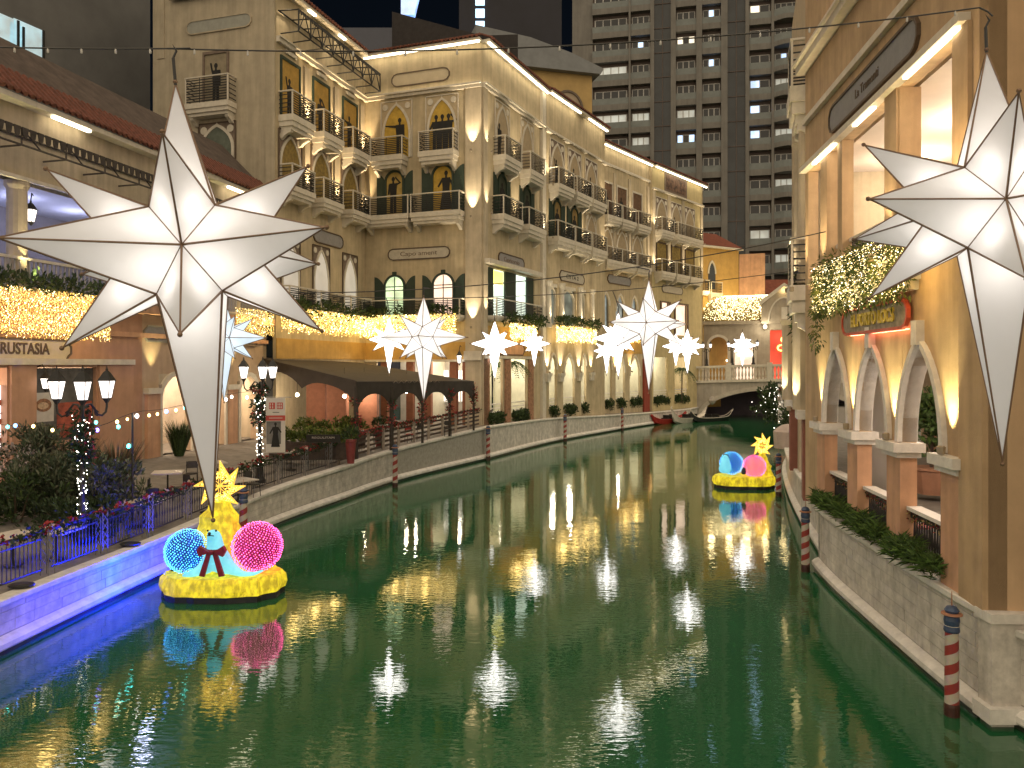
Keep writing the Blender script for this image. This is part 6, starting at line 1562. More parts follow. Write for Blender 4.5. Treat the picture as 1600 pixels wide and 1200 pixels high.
globe(F2, (-.55, .22, 1.16), .56, cyan_led, blue_led, blue_core, 420)
globe(F2, (.42, -.35, 1.08), .54, pink_led, red_led, pink_warm, 420)
o = skin_body([(-1.0, -.35, .72), (-1.0, -.36, .92), (-.99, -.37, 1.2), (-.98, -.36, 1.42), (-.97, -.38, 1.56), (-1.05, -.48, 1.60), (-1.26, -.36, 1.02), (-.74, -.36, 1.02)], [(0, 1), (1, 2), (2, 3), (3, 4), (4, 5), (2, 6), (2, 7)], [.26, .32, .27, .18, .15, .05, (.08, .04), (.08, .04)], seal_m, 'penguin', F2)
o = skin_body([(-.96, -.27, .80), (-.95, -.26, 1.1), (-.95, -.27, 1.4), (-.95, -.31, 1.58), (-.97, -.36, 1.66)], [(0, 1), (1, 2), (2, 3), (3, 4)], [.22, .26, .20, .15, .12], pengu, 'penguin_back', F2, 1)
o = skin_body([(-.12, -.45, .68), (-.12, -.45, .82), (-.1, -.45, .98), (-.1, -.5, 1.06)], [(0, 1), (1, 2), (2, 3)], [.13, .14, .09, .05], pengu, 'young_penguin', F2, 1)
F2.location = (11.35, 37.6, 0); F2.rotation_euler = (0, 0, -.05)

# ================================================================== MOORING POLES, GONDOLAS
pst = stripes('red_white_stripes', (.62, .55, .48), (.36, .045, .04), .34)
pbl = surf('pole_blue', (.045, .075, .15), .45, .2, 6, .05); porg = surf('pole_rust', (.42, .20, .12), .5, .2, 6, .05)
MP = thing('mooring_pole', 'large red and white spiral mooring pole with blue top at the near right canal corner', 'mooring pole', (0, 0, 0), 'spiral striped mooring poles along the canal walls')
mb = MB(); mb.lathe((0, 0, 0), [(.118, -.6), (.118, 0), (.112, .9), (.108, 1.44)], 18); mb.build('shaft', pst, MP, smooth=False)
mb = MB(); mb.lathe((0, 0, 0), [(.125, -.6), (.125, .16), (.12, .20), (.115, .22)], 18); mb.build('waterline_stain', surf('pole_stain', (.06, .02, .015), .4, .3, 8, .1), MP)
mb = MB(); mb.lathe((0, 0, 1.43), [(.118, 0), (.13, .03), (.115, .12), (.13, .20), (.118, .27), (.09, .30)], 18); mb.build('blue_collar', pbl, MP)
mb = MB(); mb.lathe((0, 0, 1.60), [(.1, -.075), (.123, -.06), (.1, -.045)], 18); mb.build('white_ring', trim, MP)
mb = MB(); mb.lathe((0, 0, 1.71), [(.06, 0), (.17, .02), (.165, .04), (.06, .055)], 18); mb.build('rust_disc', porg, MP)
mb = MB(); mb.lathe((0, 0, 1.76), [(.10, 0), (.12, .04), (.08, .10), (.02, .12)], 18); mb.build('blue_cap', pbl, MP)
mb = MB(); mb.tube([(0, 0, 1.86), (0, 0, 2.12)], [.012, .006], 6); mb.build('spike', porg, MP)
MP.location = (7.53, 13.15, 0)
for (x, y, rz, s, lb) in ((8.52, 22.3, .8, 1.0, 'second striped mooring pole, at the end of the tall planter wall'), (12.15, 35.0, 1.7, 1.05, 'striped mooring pole touching the right side of the distant float'),
        (-8.6, 24.6, .4, 1.1, 'striped mooring pole behind the pink globe of the near float'), (-5.72, 37.6, 2.0, 1.12, 'striped mooring pole on the left wall in front of the canopy fence'),
        (-1.5, 48.3, .9, 1.15, 'striped mooring pole at the wall corner below the palm'), (4.15, 60.0, 2.6, 1.15, 'striped mooring pole in front of the narrow pointed arches'), (10.05, 70.0, 1.3, 1.1, 'farthest striped mooring pole, left of the red gondola')):
    dup(MP, (x, y, 0), rz, lb, s)
def gondola(lb, loc, rz, hm, inner, s=1.0, tailm=None, pf=1.0):
    t = thing('gondola', lb, 'boat', (0, 0, 0)); L_ = 3.6
    mb = MB(); rings = []
    for k in range(15):
        f = k / 14 * 2 - 1; w_ = .62 * (1 - abs(f) ** 2.4) + .03; zt = .42 + .30 * abs(f) ** 3 + pf * (.95 * max(0, abs(f) - .8) / .2 if f < 0 else .7 * max(0, f - .8) / .2); zb = -.15 + .55 * abs(f) ** 4 + (.6 * max(0, abs(f) - .86) / .14)
        x = L_ * f * (1 if abs(f) < .9 else 1.0)
        rings.append([(x, -w_, zt), (x, -w_ * .6, zb + .12), (x, 0, zb), (x, w_ * .6, zb + .12), (x, w_, zt), (x, 0, zt - .06)])
    loft(mb, rings); mb.build('hull', hm, t, smooth=False)
    mb = MB(); mb.tube([(x, y, z + .03) for x, y, z in [r[0] for r in rings]], .035, 5); mb.tube([(x, y, z + .03) for x, y, z in [r[4] for r in rings]], .035, 5); mb.build('gunwale', tailm or hm, t)
    mb = MB(); zq = .68 + .95 * pf; mb.tube([(-L_, 0, zq - .1), (-L_ - .12, 0, zq + .12 * pf), (-L_ - .02, 0, zq + .32 * pf), (-L_ + .2, 0, zq + .37 * pf)], [.06, .06, .05, .02], 6); zq = .70 + .65 * pf; mb.tube([(L_, 0, zq - .1), (L_ + .2, 0, zq + .2 * pf), (L_ + .15, 0, zq + .45 * pf)], [.05, .05, .02], 6); mb.build('prow', tailm or hm, t)
    for x in (-.8, .5):
        mb = MB(); mb.box(x - .2, x + .2, -.5, .5, .38, .55); mb.box(x + .2, x + .3, -.5, .5, .38, .85); mb.build('seat', inner, t)
    t.location = loc; t.rotation_euler = (0, 0, rz); t.scale = (s,) * 3; return t
gred = surf('gondola_red', (.38, .025, .02), .4, .15, 3, .05); gwh = surf('gondola_white', (.62, .56, .50), .4, .1, 3, .05); gbk = surf('gondola_black', (.02, .02, .022), .35, .2, 3, .05)
gondola('red gondola moored by the arcade left of the white one', (16.2, 79.2, 0), R(50), gred, black, 1.0, None, .25)
gondola('white gondola with a high curved prow beside the bridge arch', (18.6, 80.6, 0), R(48), gwh, black, 1.0, None, .85)
gondola('black gondola with pale prow moored right of the white one at the bridge foot', (21.2, 81.6, 0), R(34), gbk, black, .9, gwh, .7)
# ================================================================== STREET LAMPS
wreath_g = [leafmat('wreath_green', (.02, .05, .02)), surf('wreath_red', (.32, .03, .03), .5, .2, 9, 0)]
def street_lamp(lb, loc, h, n, arm, s, power, garland=False, rz0=.0, cat='street lamp'):
    t = thing('street_lamp', lb, cat, loc); x, y, z = loc
    mb = MB(); mb.lathe(loc, [(.22, 0), (.22, .12), (.15, .2), (.13, .7), (.09, .8), (.07, 1.0), (.055, h - .5), (.09, h - .42), (.05, h - .3), (.05, h)], 12); mb.build('post', iron, t)
    for k in range(n):
        a = rz0 + 2 * math.pi * k / n; ca, sa = math.cos(a), math.sin(a)
        if n > 1:
            mb = MB(); pt = [(.0, -.25), (.18, -.02), (.34, .0), (.48, -.16), (.62, -.38), (.80, -.42), (.96, -.30), (1.0, -.12), (1.0, .02)]
            mb.tube([(x + ca * arm * q, y + sa * arm * q, z + h + zz * .8) for q, zz in pt], .028 * s, 6)
            mb.tube([(x + ca * arm * q, y + sa * arm * q, z + h + zz) for q, zz in ((.62, -.34), (.52, -.30), (.50, -.22), (.58, -.18), (.66, -.24))], .016 * s, 5); mb.build('arm', iron, t)
        c = Vector((x + ca * arm, y + sa * arm, z + h)) if n > 1 else Vector((x, y, z + h))
        g_, f_ = MB(), MB(); lantern(g_, f_, c, s); q = f_.build('lantern', iron, t); g_.build('lamp_glass', lampglass, q)
        lamp('POINT', c + Vector((0, 0, .36 * s)), power, (1, .93, .86), q, .1)
    if garland:
        mb = MB()
        for k in range(60): foliage(mb, (x + random.uniform(-.16, .16), y + random.uniform(-.16, .16), z + h - random.uniform(.2, 1.6)), (.2, .2, .14), 16, .13, .035, 0, 2 if random.random() < .25 else 1)
        mb.build('garland', wreath_g, t)['kind'] = 'stuff'
        mb = MB()
        for k in range(105): 
            zz = random.random(); rr = .12 + .34 * max(0, zz - .62); a = random.random() * 6.28; mb.dot((x + rr * math.cos(a), y + rr * math.sin(a), z + .4 + (h - .7) * zz), random.uniform(.010, .022))
        q = mb.build('fairy_lights', bulb_white, t); q['kind'] = 'stuff'
    return t
street_lamp('near triple lantern street lamp wound with fairy lights above the terrace bushes', (-11.75, 21.0, 1.2), 3.72, 3, .70, 1.08, 150, True, R(180))
street_lamp('triple lantern street lamp with a dense fairy light column beside the hanging banner', (-9.62, 29.3, 1.5), 3.85, 3, .62, .98, 170, True, R(178))
street_lamp('many armed street lamp by the fairy lit trees at the right end of the bridge', (24.0, 65.5, 1.6), 4.2, 4, .7, 1.3, 120, True, R(20))
for px, lb in ((1104, 'single lamp on the bridge balustrade, left of the white star'), (1144, 'bridge lamp just left of the white star over the balustrade'), (1177, 'bridge lamp just right of the white star over the balustrade')):
    uu = F_BR.u(px); p = F_BR.p(uu, bz(uu) + 1.8, -.1); street_lamp(lb, tuple(p), 1.9, 2, .42, .95, 40, False, F_BR.rz)
for px, py, lb in ((688, 549, 'white lantern on the wall left of the tinted star tail'), (721, 563, 'white lantern on the ochre wall near the corner pilaster')):
    wall_lantern(F_CF, F_CF.u(px), F_CF.z(px, py + 8), .35, 1.1, lb, 26)
wall_lantern(F_R1, F_R1.u(762), F_R1.z(762, 571), .3, 1.1, 'white lantern on the brick pier under the lit lintel, left of the palm', 26)
# ================================================================== TERRACE: RAILINGS, CANOPY, PLANTS, FURNITURE
def offs(line, d):
    out = []
    for k, p in enumerate(line):
        t = (line[min(k + 1, len(line) - 1)] - line[max(k - 1, 0)]); t.z = 0; t.normalize()
        out.append(Vector((p.x - t.y * d, p.y + t.x * d, p.z)))
    return out
def ground_z(x, y):     # height of the left promenade at a point
    best = min(WL + WL2, key=lambda p: (p.x - x) ** 2 + (p.y - y) ** 2); d = math.hypot(best.x - x, best.y - y)
    return best.z + (2.0 - best.z) * max(0, min(1, (d - 1.6) / 5.9))
RL = offs(WL, .60)
acc = [0]
for a, c in zip(RL, RL[1:]): acc.append(acc[-1] + (Vector((c.x, c.y)) - Vector((a.x, a.y))).length)
def rp(s):
    for k in range(len(RL) - 1):
        if acc[k + 1] >= s: f = (s - acc[k]) / (acc[k + 1] - acc[k]); return RL[k].lerp(RL[k + 1], f)
    return RL[-1].copy()
iron2 = surf('railing_iron', (.035, .033, .035), .55, .3, 7, .1)
flower_red = surf('poinsettia_red', (.34, .025, .03), .6, .35, 9, 0); flower_pale = surf('pale_flower', (.55, .42, .36), .6, .2, 9, 0)
s = 8.0; pick_me = None; idx = 0
RA = thing('railing', 'long dark iron railing with red flower garland along the left terrace edge', 'railing', (-10, 20, 1.1))
def slanted(mb, a, c, z0, z1, w_):      # thin plate between two ground points
    a = Vector(a); c = Vector(c); t = (c - a); t.z = 0; t.normalize(); nn = Vector((-t.y, t.x, 0)) * w_ / 2
    up = lambda v, z: Vector((v.x, v.y, v.z + z))
    mb.hexa([up(a - nn, z0), up(c - nn, z0), up(c + nn, z0), up(a + nn, z0), up(a - nn, z1), up(c - nn, z1), up(c + nn, z1), up(a + nn, z1)])
while s < 30.5:
    a, c = rp(s), rp(s + 1.95)
    t = (c - a).normalized(); rzz = math.atan2(t.y, t.x)
    # post: a lattice box with four corner legs
    mb = MB()
    for dx in (-.10, .10):
        for dy in (-.10, .10):
            q = a + Vector((t.x * dx - t.y * dy, t.y * dx + t.x * dy, 0)); mb.tube([q + Vector((0, 0, -.03)), q + Vector((0, 0, 1.08))], .014, 4)
    for k in range(4):
        z0, z1 = .18 + k * .22, .40 + k * .22
        for e1, e2 in (((-.1, -.1), (.1, -.1)), ((.1, -.1), (-.1, -.1)), ((-.1, .1), (.1, .1)), ((.1, .1), (-.1, .1))):
            q1 = a + Vector((t.x * e1[0] - t.y * e1[1], t.y * e1[0] + t.x * e1[1], z0)); q2 = a + Vector((t.x * e2[0] - t.y * e2[1], t.y * e2[0] + t.x * e2[1], z1)); mb.tube([q1, q2], .010, 4)
    mb.build('railing_post', surf('railing_post_grey', (.16, .16, .17), .5, .2, 7, .1), RA)
    mb = MB(); a2, c2_ = a + t * .13, c - t * .13
    slanted(mb, a2, c2_, 1.0, 1.06, .07); slanted(mb, a2, c2_, .12, .16, .03); slanted(mb, a2, c2_, .84, .87, .03)
    mb.build('rail_bar', iron2, RA)
    n_ = 13
    for k in range(n_):
        q = a2.lerp(c2_, (k + .5) / n_)
        if pick_me is None:
            mb = MB(); o3 = OFF[RA.name]
            mb.tube([o3 + Vector((0, 0, .16)), o3 + Vector((0, 0, .40)), o3 + Vector((0, 0, .50)), o3 + Vector((0, 0, .60)), o3 + Vector((0, 0, .94))], [.012, .012, .026, .012, .012], 5)
            ob = mb.build('picket', iron2, RA); pick_me = ob.data
        else: ob = bpy.data.objects.new('picket', pick_me); sc.collection.objects.link(ob); ob.parent = RA
        ob.location = q - OFF[RA.name]
    # garland of leaves and flowers
    mb = MB()
    for k in range(16):
        q = a.lerp(c, random.random()) + Vector((0, 0, random.uniform(.9, 1.1)))
        mb.m = 0; foliage(mb, q, (.12, .10, .08), 12, .10, .035, .2, 1)
    for k in range(20):
        q = a.lerp(c, random.random() ** 1.8) + Vector((random.uniform(-.08, .08), random.uniform(-.08, .08), random.uniform(.95, 1.17)))
        for w_ in range(6): mb.m = 1 if k % 6 else 2; mb.leaf(q, (random.uniform(-1, 1), random.uniform(-1, 1), random.uniform(-.2, .8)), .10, .035)
    o = mb.build('flower_garland', [leaf_dark, flower_red, flower_pale], RA); o['kind'] = 'stuff'
    if idx in (2, 4, 6):
        mb = MB(); q = a.lerp(c, .45) + Vector((t.y * .22, -t.x * .22, 0)); mb.lathe(q, [(.16, .02), (.21, .04), (.21, .07), (.15, .09)], 14, 1.3, 1)
        o = mb.build('kerb_disc', iron, None, loc=q); tag(o, {2: 'low dark disc on the kerb outside the iron railing, nearest the left edge', 4: 'low dark disc on the kerb below the second railing post, middle of three', 6: 'low dark disc on the kerb closest to the near float, last of three'}[idx], 'ground fixture', 'dark discs along the left kerb')  # flat iron disc set on the kerb outside the railing
    s += 2.0; idx += 1
# slatted wooden planter fence from the canopy to the arcade
FE = thing('slatted_fence', 'dark slatted fence with pale posts in front of the canopy terrace', 'fence', (-6, 40, 1.6))
wood = surf('dark_wood', (.075, .05, .04), .6, .25, 6, .15); woodp = surf('pale_post', (.34, .29, .24), .6, .15, 6, .1)
s = 30.8; smax = acc[-1] - .5
while s < smax - 1.2:
    a, c = rp(s), rp(min(s + 1.5, smax)); t = (c - a).normalized()
    for q in (a, a + t * .14):
        mb = MB(); slanted(mb, q, q + t * .06, 0, 1.12, .06); mb.build('fence_post', woodp, FE)
    for z0 in (.14, .38, .62, .86, 1.08):
        mb = MB(); slanted(mb, a + t * .16, c, z0, z0 + .11, .03); mb.build('slat', wood, FE)
    mb = MB()
    for k in range(14): foliage(mb, a.lerp(c, random.random()) + Vector((0, 0, 1.08)), (.2, .15, .1), 9, .12, .04, .3, 2)
    mb.build('garland', [leaf_dark, flower_red], FE)['kind'] = 'stuff'
    s += 1.55
# ---- canopy
CN = thing('fabric_canopy', 'long dark brown fabric canopy with scalloped valance over the terrace tables', 'canopy', (-8, 41, 1.8))
canv = surf('canopy_canvas', (.050, .040, .033), .85, .2, 2, .2, 12)
A_, B_, C_ = Vector((-7.35, 36.2, 0)), Vector((-2.35, 47.0, 0)), Vector((-14.2, 42.6, 0))
D_ = C_ + (B_ - A_) * .80
zA_, zB_, zC_ = 4.95, 4.75, 5.75; zR = 6.45
rA, rB = A_.lerp(C_, .5), B_.lerp(D_, .5)
up = lambda v, z: Vector((v.x, v.y, z))
mb = MB(); rgA, rgB = up(C_, 6.45), up(D_, 6.15)
def sheet(mb, p, q, r_, s_, n=6, sag=.12):
    g = [[p.lerp(q, i / n).lerp(s_.lerp(r_, i / n), j / n) - Vector((0, 0, sag * math.sin(math.pi * i / n) * math.sin(math.pi * j / n))) for i in range(n + 1)] for j in range(n + 1)]
    for j in range(n):
        for i in range(n): mb.quad(g[j][i], g[j][i + 1], g[j + 1][i + 1], g[j + 1][i])
sheet(mb, up(A_, zA_ + .25), up(B_, zB_ + .25), rgB, rgA); pass
mb.build('canopy_roof', canv, CN, smooth=True)
def valance(p, q, zp, zq, bays, drop, top):
    F = Fr(tuple(p[:2]), tuple(q[:2])); L_ = F.L; mb = MB()
    for k in range(bays):
        u0, u1 = L_ * k / bays, L_ * (k + 1) / bays; n = 10
        for i in range(n):
            a, c = i / n, (i + 1) / n; f = lambda t: drop * (.30 + .70 * abs(2 * t - 1) ** 2.6)
            ua, uc = u0 + (u1 - u0) * a, u0 + (u1 - u0) * c; za, zc_ = zp + (zq - zp) * ua / L_, zp + (zq - zp) * uc / L_
            mb.prism(F, [(ua, za - f(a)), (uc, zc_ - f(c)), (uc, zc_ + top), (ua, za + top)], -.02, .02)
    mb.build('valance', canv, CN); return F
FV = valance(A_, B_, zA_, zB_, 4, 1.15, .26); valance(C_, A_, 6.15, zA_, 2, .75, .3)
# fringe motif along the canopy
mb = MB()
for k in range(9):
    u0 = 3.1 + k * .52; mb.tube([FV.p(u0, 5.12 - .012 * u0, .03), FV.p(u0 + .2, 5.22 - .012 * u0, .03), FV.p(u0 + .45, 5.10 - .012 * u0, .03)], .022, 4)
mb.build('wavy_trim', surf('canopy_trim', (.20, .16, .12), .7, .2, 5, 0), CN)
for f in (0, .25, .5, .75, 1):
    p = A_.lerp(B_, f); z = ground_z(p.x, p.y); big = f in (0, .25)
    mb = MB(); mb.tube([up(p, z), up(p, zA_ + (zB_ - zA_) * f)], .11 if big else .07, 8); P_ = mb.build('canopy_post', canv, CN)
    mb = MB()
    for k in range(10): foliage(mb, up(p, z + 1.4 + random.uniform(-.2, 1.3)), (.2, .2, .2), 20, .16, .04, .2, 2)
    mb.build('post_garland', [leaf_dark, flower_red], CN)['kind'] = 'stuff'
for f in (.0, .5, 1):
    p = C_.lerp(D_, f); mb = MB(); mb.tube([up(p, 1.9), up(p, zC_ + (zB_ + .5 - zC_) * f)], .07, 8); mb.build('canopy_post', canv, CN)
for k, (fx, fy) in enumerate(((.2, .35), (.5, .5), (.8, .4), (.15, .75))):
    p = A_.lerp(B_, fx).lerp(C_.lerp(D_, fx), fy); p = up(p, 4.35)
    t = thing('pendant_lamp', ['bright pendant bulb under the near end of the dark canopy', 'bright pendant bulb under the middle of the dark canopy', 'pendant bulb under the far end of the dark canopy', 'bright pendant bulb at the back corner of the dark canopy'][k], 'lamp', p)
    mb = MB(); mb.ball(p, .10, 8, 6); mb.build('bulb', glow('pendant_bulb', (1, .85, .6), 14, False), t); mb = MB(); mb.tube([p + Vector((0, 0, .1)), p + Vector((0, 0, 1.5))], .012, 4); mb.build('cord', iron, t)
    lamp('POINT', p - Vector((0, 0, .15)), 70, (1, .82, .58), t, .1)
# red pillars, shop front and bench under the canopy
for px, y, w_, h, lb in ((496, 45, .55, 3.1, 'brick red pillar at the back left under the dark canopy'), (528, 44, .55, 3.2, 'brick red pillar beside the shelf under the dark canopy'), (575, 45.5, .6, 3.4, 'broad brown red pillar behind the canopy post')):
    p = at(px, 640, y); o = None; mb = MB(); mb.box(p.x - w_, p.x + w_, y - .4, y + .4, 1.7, 1.9 + h); o = mb.build('pillar', surf('red_pier', (.30, .12, .07), .8, .15, 3, .1, 30), None, loc=(p.x, y, 1.9)); tag(o, lb, 'pillar')
# hedges under / left of the canopy
def box_hedge(lb, c, L_, w_, h, mats, n=60, rz=0.0, ln=.2):
    mb = MB(); ca, sa = math.cos(rz), math.sin(rz)
    for k in range(n):
        x, y = random.uniform(-L_ / 2, L_ / 2), random.uniform(-w_ / 2, w_ / 2); foliage(mb, (c[0] + x * ca - y * sa, c[1] + x * sa + y * ca, c[2] + random.uniform(.2, 1) * h), (.26, .26, h * .24), 30, ln, .045, .5, len(mats))
    o = mb.build('hedge', mats, None, loc=c); tag(o, lb, 'hedge')
    t = MB(); 
    return o
lime = [leafmat('lime_leaf', (.15, .19, .035)), leafmat('lime_leaf_dark', (.08, .12, .025))]
def trough(lb, c, L_, w_, h, rz, m_):
    mb = MB(); ca, sa = math.cos(rz), math.sin(rz); P = lambda x, y, z: (c[0] + x * ca - y * sa, c[1] + x * sa + y * ca, c[2] + z)
    mb.hexa([P(-L_ / 2, -w_ / 2, 0), P(L_ / 2, -w_ / 2, 0), P(L_ / 2, w_ / 2, 0), P(-L_ / 2, w_ / 2, 0), P(-L_ / 2 - .04, -w_ / 2 - .04, h), P(L_ / 2 + .04, -w_ / 2 - .04, h), P(L_ / 2 + .04, w_ / 2 + .04, h), P(-L_ / 2 - .04, w_ / 2 + .04, h)])
    mb.hexa([P(-L_ / 2 - .09, -w_ / 2 - .09, h), P(L_ / 2 + .09, -w_ / 2 - .09, h), P(L_ / 2 + .09, w_ / 2 + .09, h), P(-L_ / 2 - .09, w_ / 2 + .09, h), P(-L_ / 2 - .09, -w_ / 2 - .09, h + .07), P(L_ / 2 + .09, -w_ / 2 - .09, h + .07), P(L_ / 2 + .09, w_ / 2 + .09, h + .07), P(-L_ / 2 - .09, w_ / 2 + .09, h + .07)])
    o = mb.build('planter', m_, None, loc=c); tag(o, lb, 'planter'); return o
p = at(487, 690, 34.5); trough('long dark planter holding the nearer lime green hedge', (p.x, p.y, 1.75), 3.6, .5, .75, R(8), wood); box_hedge('nearer lime green hedge on a dark planter left of the canopy', (p.x, p.y, 2.5), 3.5, .5, .55, lime, 46, R(8))
p = at(520, 668, 38.5); trough('long dark planter holding the farther lime green hedge', (p.x, p.y, 1.8), 3.2, .5, .8, R(10), wood); box_hedge('farther lime green hedge beside the brick red pillars', (p.x, p.y, 2.6), 3.2, .5, .6, lime, 40, R(10))
# small dark menu board with raised white letters
p = at(505, 684, 32.6)
t = thing('name_board', 'small black board with white capital letters below the nearer lime hedge', 'sign', p)
mb = MB(); mb.box(p.x - .72, p.x + .72, p.y, p.y + .06, p.z - .2, p.z + .13); mb.build('board', black, t)
text('REGULITAM', None, 0, 0, 0, .09, surf('white_letters', (.42, .38, .35), .5, .05, 5, 0), t, width=.95, loc=(p.x, p.y - .012, p.z), rz=0)
# pots
for px, py, y, s_, lb in ((548, 690, 33.5, .55, 'dark red pot beside the nearer canopy post'), (592, 672, 40, .6, 'tall dark red stand in front of the red pillar')):
    p = at(px, py, y); t = thing('plant_pot', lb, 'pot', (p.x, y, 1.7)); mb = MB(); mb.lathe((p.x, y, 1.7), [(.28 * s_, 0), (.42 * s_, .9), (.46 * s_, .95), (.46 * s_, 1.05), (.4 * s_, 1.05)], 12); mb.build('pot', surf('dark_red_pot', (.22, .04, .04), .5, .15, 5, .05), t)
    mb = MB(); foliage(mb, (p.x, y, 2.95), (.3, .3, .3), 160, .2, .04, .5, 2); mb.build('leaves', [leaf_mid, leaf_dark], t)
# ---- banner on the lamp post
bx, by = -8.98, 29.15
BN = thing('hanging_banner', 'white vertical banner with two red squares and a grey portrait by the lamp post', 'banner', (bx, by, 3.8))
FBn = Fr((bx - .36, by), (bx + .36, by + .06)); zt = 6 - 52 / 1200 * by; zb = 6 - 137 / 1200 * by; H_ = zt - zb
clothm = surf('banner_white', (.62, .58, .55), .7, .05, 3, .05); bred = surf('banner_red', (.50, .07, .06), .7, .08, 3, 0); bgr = surf('banner_grey', (.16, .155, .15), .7, .35, 1.8, 0)
mb = MB(); mb.fbox(FBn, 0, .72, zb, zt, -.01, .01); mb.build('banner_cloth', clothm, BN)
for k in (0, 1):
    mb = MB(); mb.fbox(FBn, .12 + k * .29, .12 + k * .29 + .22, zt - .42, zt - .17, .011, .016); q = mb.build('red_square', bred, BN)
    mb = MB()
    for i in range(2):
        for j in range(3 if k else 2): mb.fbox(FBn, .145 + k * .29 + j * (.06 if k else .09), .145 + k * .29 + j * (.06 if k else .09) + .035, zt - .39 + i * .11, zt - .31 + i * .11, .0165, .019)
    mb.build('white_mark', clothm, q)
mb = MB(); mb.fbox(FBn, .25, .5, zt - .56, zt - .53, .011, .014); mb.build('small_lettering', bgr, BN)
mb = MB(); mb.fbox(FBn, .0, .72, zt - .86, zt - .66, .011, .015); q = mb.build('red_band', bred, BN); mb = MB(); mb.fbox(FBn, .12, .62, zt - .77, zt - .745, .0155, .018); mb.build('white_line', clothm, q)
mb = MB(); mb.fbox(FBn, .02, .56, zb + .32, zt - .88, .011, .014); q = mb.build('portrait', bgr, BN); silhouette(FBn, .36, zb + .2, .95, .016, q, 3)
mb = MB(); mb.tube([(-9.55, 29.3, zt + .03), FBn.p(.95, zt + .03, 0)], .018, 6); mb.tube([(-9.55, 29.3, zb - .03), FBn.p(.95, zb - .03, 0)], .018, 6); mb.build('banner_rod', surf('rod_grey', (.4, .38, .36), .4, .1, 5, 0), BN)
# ---- shrubs on the near terrace
def shrub(lb, c, rad, n, mats, ln=.22, w_=.035, upv=.7, stems=5, name='shrub', cat='shrub'):
    t = thing(name, lb, cat, c); c = Vector(c)
    mb = MB()
    for k in range(stems):
        q = Vector((random.uniform(-.5, .5) * rad[0], random.uniform(-.5, .5) * rad[1], 0)); mb.tube([c + q * .5, c + q + Vector((0, 0, rad[2] * .9)), c + q * 1.5 + Vector((0, 0, rad[2] * 1.6))], [.03, .02, .008], 5)
    mb.build('stems', surf('bark', (.09, .06, .04)), t)
    mb = MB()
    for k in range(n):
        q = Vector((random.gauss(0, .42), random.gauss(0, .42), random.uniform(-.9, 1))); q.x *= 1 - .25 * max(0, q.z); 
        foliage(mb, c + Vector((q.x * rad[0], q.y * rad[1], rad[2] * (1.0 + q.z))), (rad[0] * .22, rad[1] * .22, rad[2] * .2), 26, ln, w_, upv, len(mats))
    mb.build('leaves', mats, t); return t
G_ = lambda x, y: ground_z(x, y)
olive = [leafmat('olive_leaf', (.10, .12, .075)), leafmat('olive_leaf_dark', (.055, .08, .045)), leafmat('olive_leaf_pale', (.16, .17, .115))]
for px, y, rad, n, lb, ms, ln in ((25, 22.0, (1.0, .8, .62), 60, 'low dark shrub at the left edge behind the iron railing', [leaf_dark, leaf_mid, olive[1]], .2),
        (95, 23.2, (1.35, .9, .85), 120, 'large bushy shrub hiding the foot of the near triple lamp', olive, .26), (168, 23.6, (1.1, .8, .80), 90, 'grey green shrub right of the near triple lamp', olive, .24), (60, 24.6, (1.2, .8, 1.05), 90, 'tall loose shrub behind the low ones, in front of the restaurant window', olive, .24), (128, 21.6, (1.25, .6, .45), 70, 'spreading dark foliage right behind the railing below the near lamp', [olive[1], leaf_dark], .26)):
    p = at(px, 760, y); shrub(lb, (p.x, y, G_(p.x, y)), rad, n, ms, ln)
# plumed grass
def plume(lb, c, n, h, mats):
    t = thing('ornamental_grass', lb, 'grass clump', c); c = Vector(c); mb = MB()
    for k in range(n):
        a = random.random() * 6.28; r = random.random() * .5; l_ = h * random.uniform(.6, 1.1); tip = c + Vector((math.cos(a) * (r + l_ * .3), math.sin(a) * (r + l_ * .3), l_)); b0 = c + Vector((math.cos(a) * r * .4, math.sin(a) * r * .4, 0)); mid = b0.lerp(tip, .55) + Vector((0, 0, .18 * h))
        s_ = Vector((-math.sin(a), math.cos(a), 0)) * .016; mb.m = random.randrange(len(mats)); i = len(mb.v); mb.v += [tuple(b0 - s_), tuple(b0 + s_), tuple(mid + s_), tuple(mid - s_), tuple(tip)]; mb.f += [(i, i + 1, i + 2, i + 3), (i + 3, i + 2, i + 4)]; mb.mi += [mb.m] * 2
    mb.build('blades', mats, t); return t
pink = leafmat('pinkish_plume', (.20, .12, .09))
p = at(182, 740, 25.0); plume('tall pinkish plumed grass right of the near triple lamp', (p.x, 25.0, G_(p.x, 25.0)), 520, 2.0, [pink, olive[0], leafmat('dry_blade', (.16, .13, .07))])
p = at(120, 740, 25.5); plume('pinkish plumed grass behind the near triple lamp', (p.x, 25.5, G_(p.x, 25.5)), 380, 1.9, [pink, olive[2]])
p = at(280, 720, 34); plume('green spiky clump in the planter by the arched doorway', (p.x, 34, G_(p.x, 34)), 420, 1.5, [leaf_mid, leaf_dark])
p = at(22, 740, 23.8); shrub('shrub with pale blossoms at the left edge in front of the menu board', (p.x, 23.8, G_(p.x, 23.8)), (.9, .6, .85), 44, [surf('pale_blossom', (.5, .42, .40), .6, .2, 9, 0), olive[1], surf('pale_blossom', (.5, .42, .40))], .12, .05)
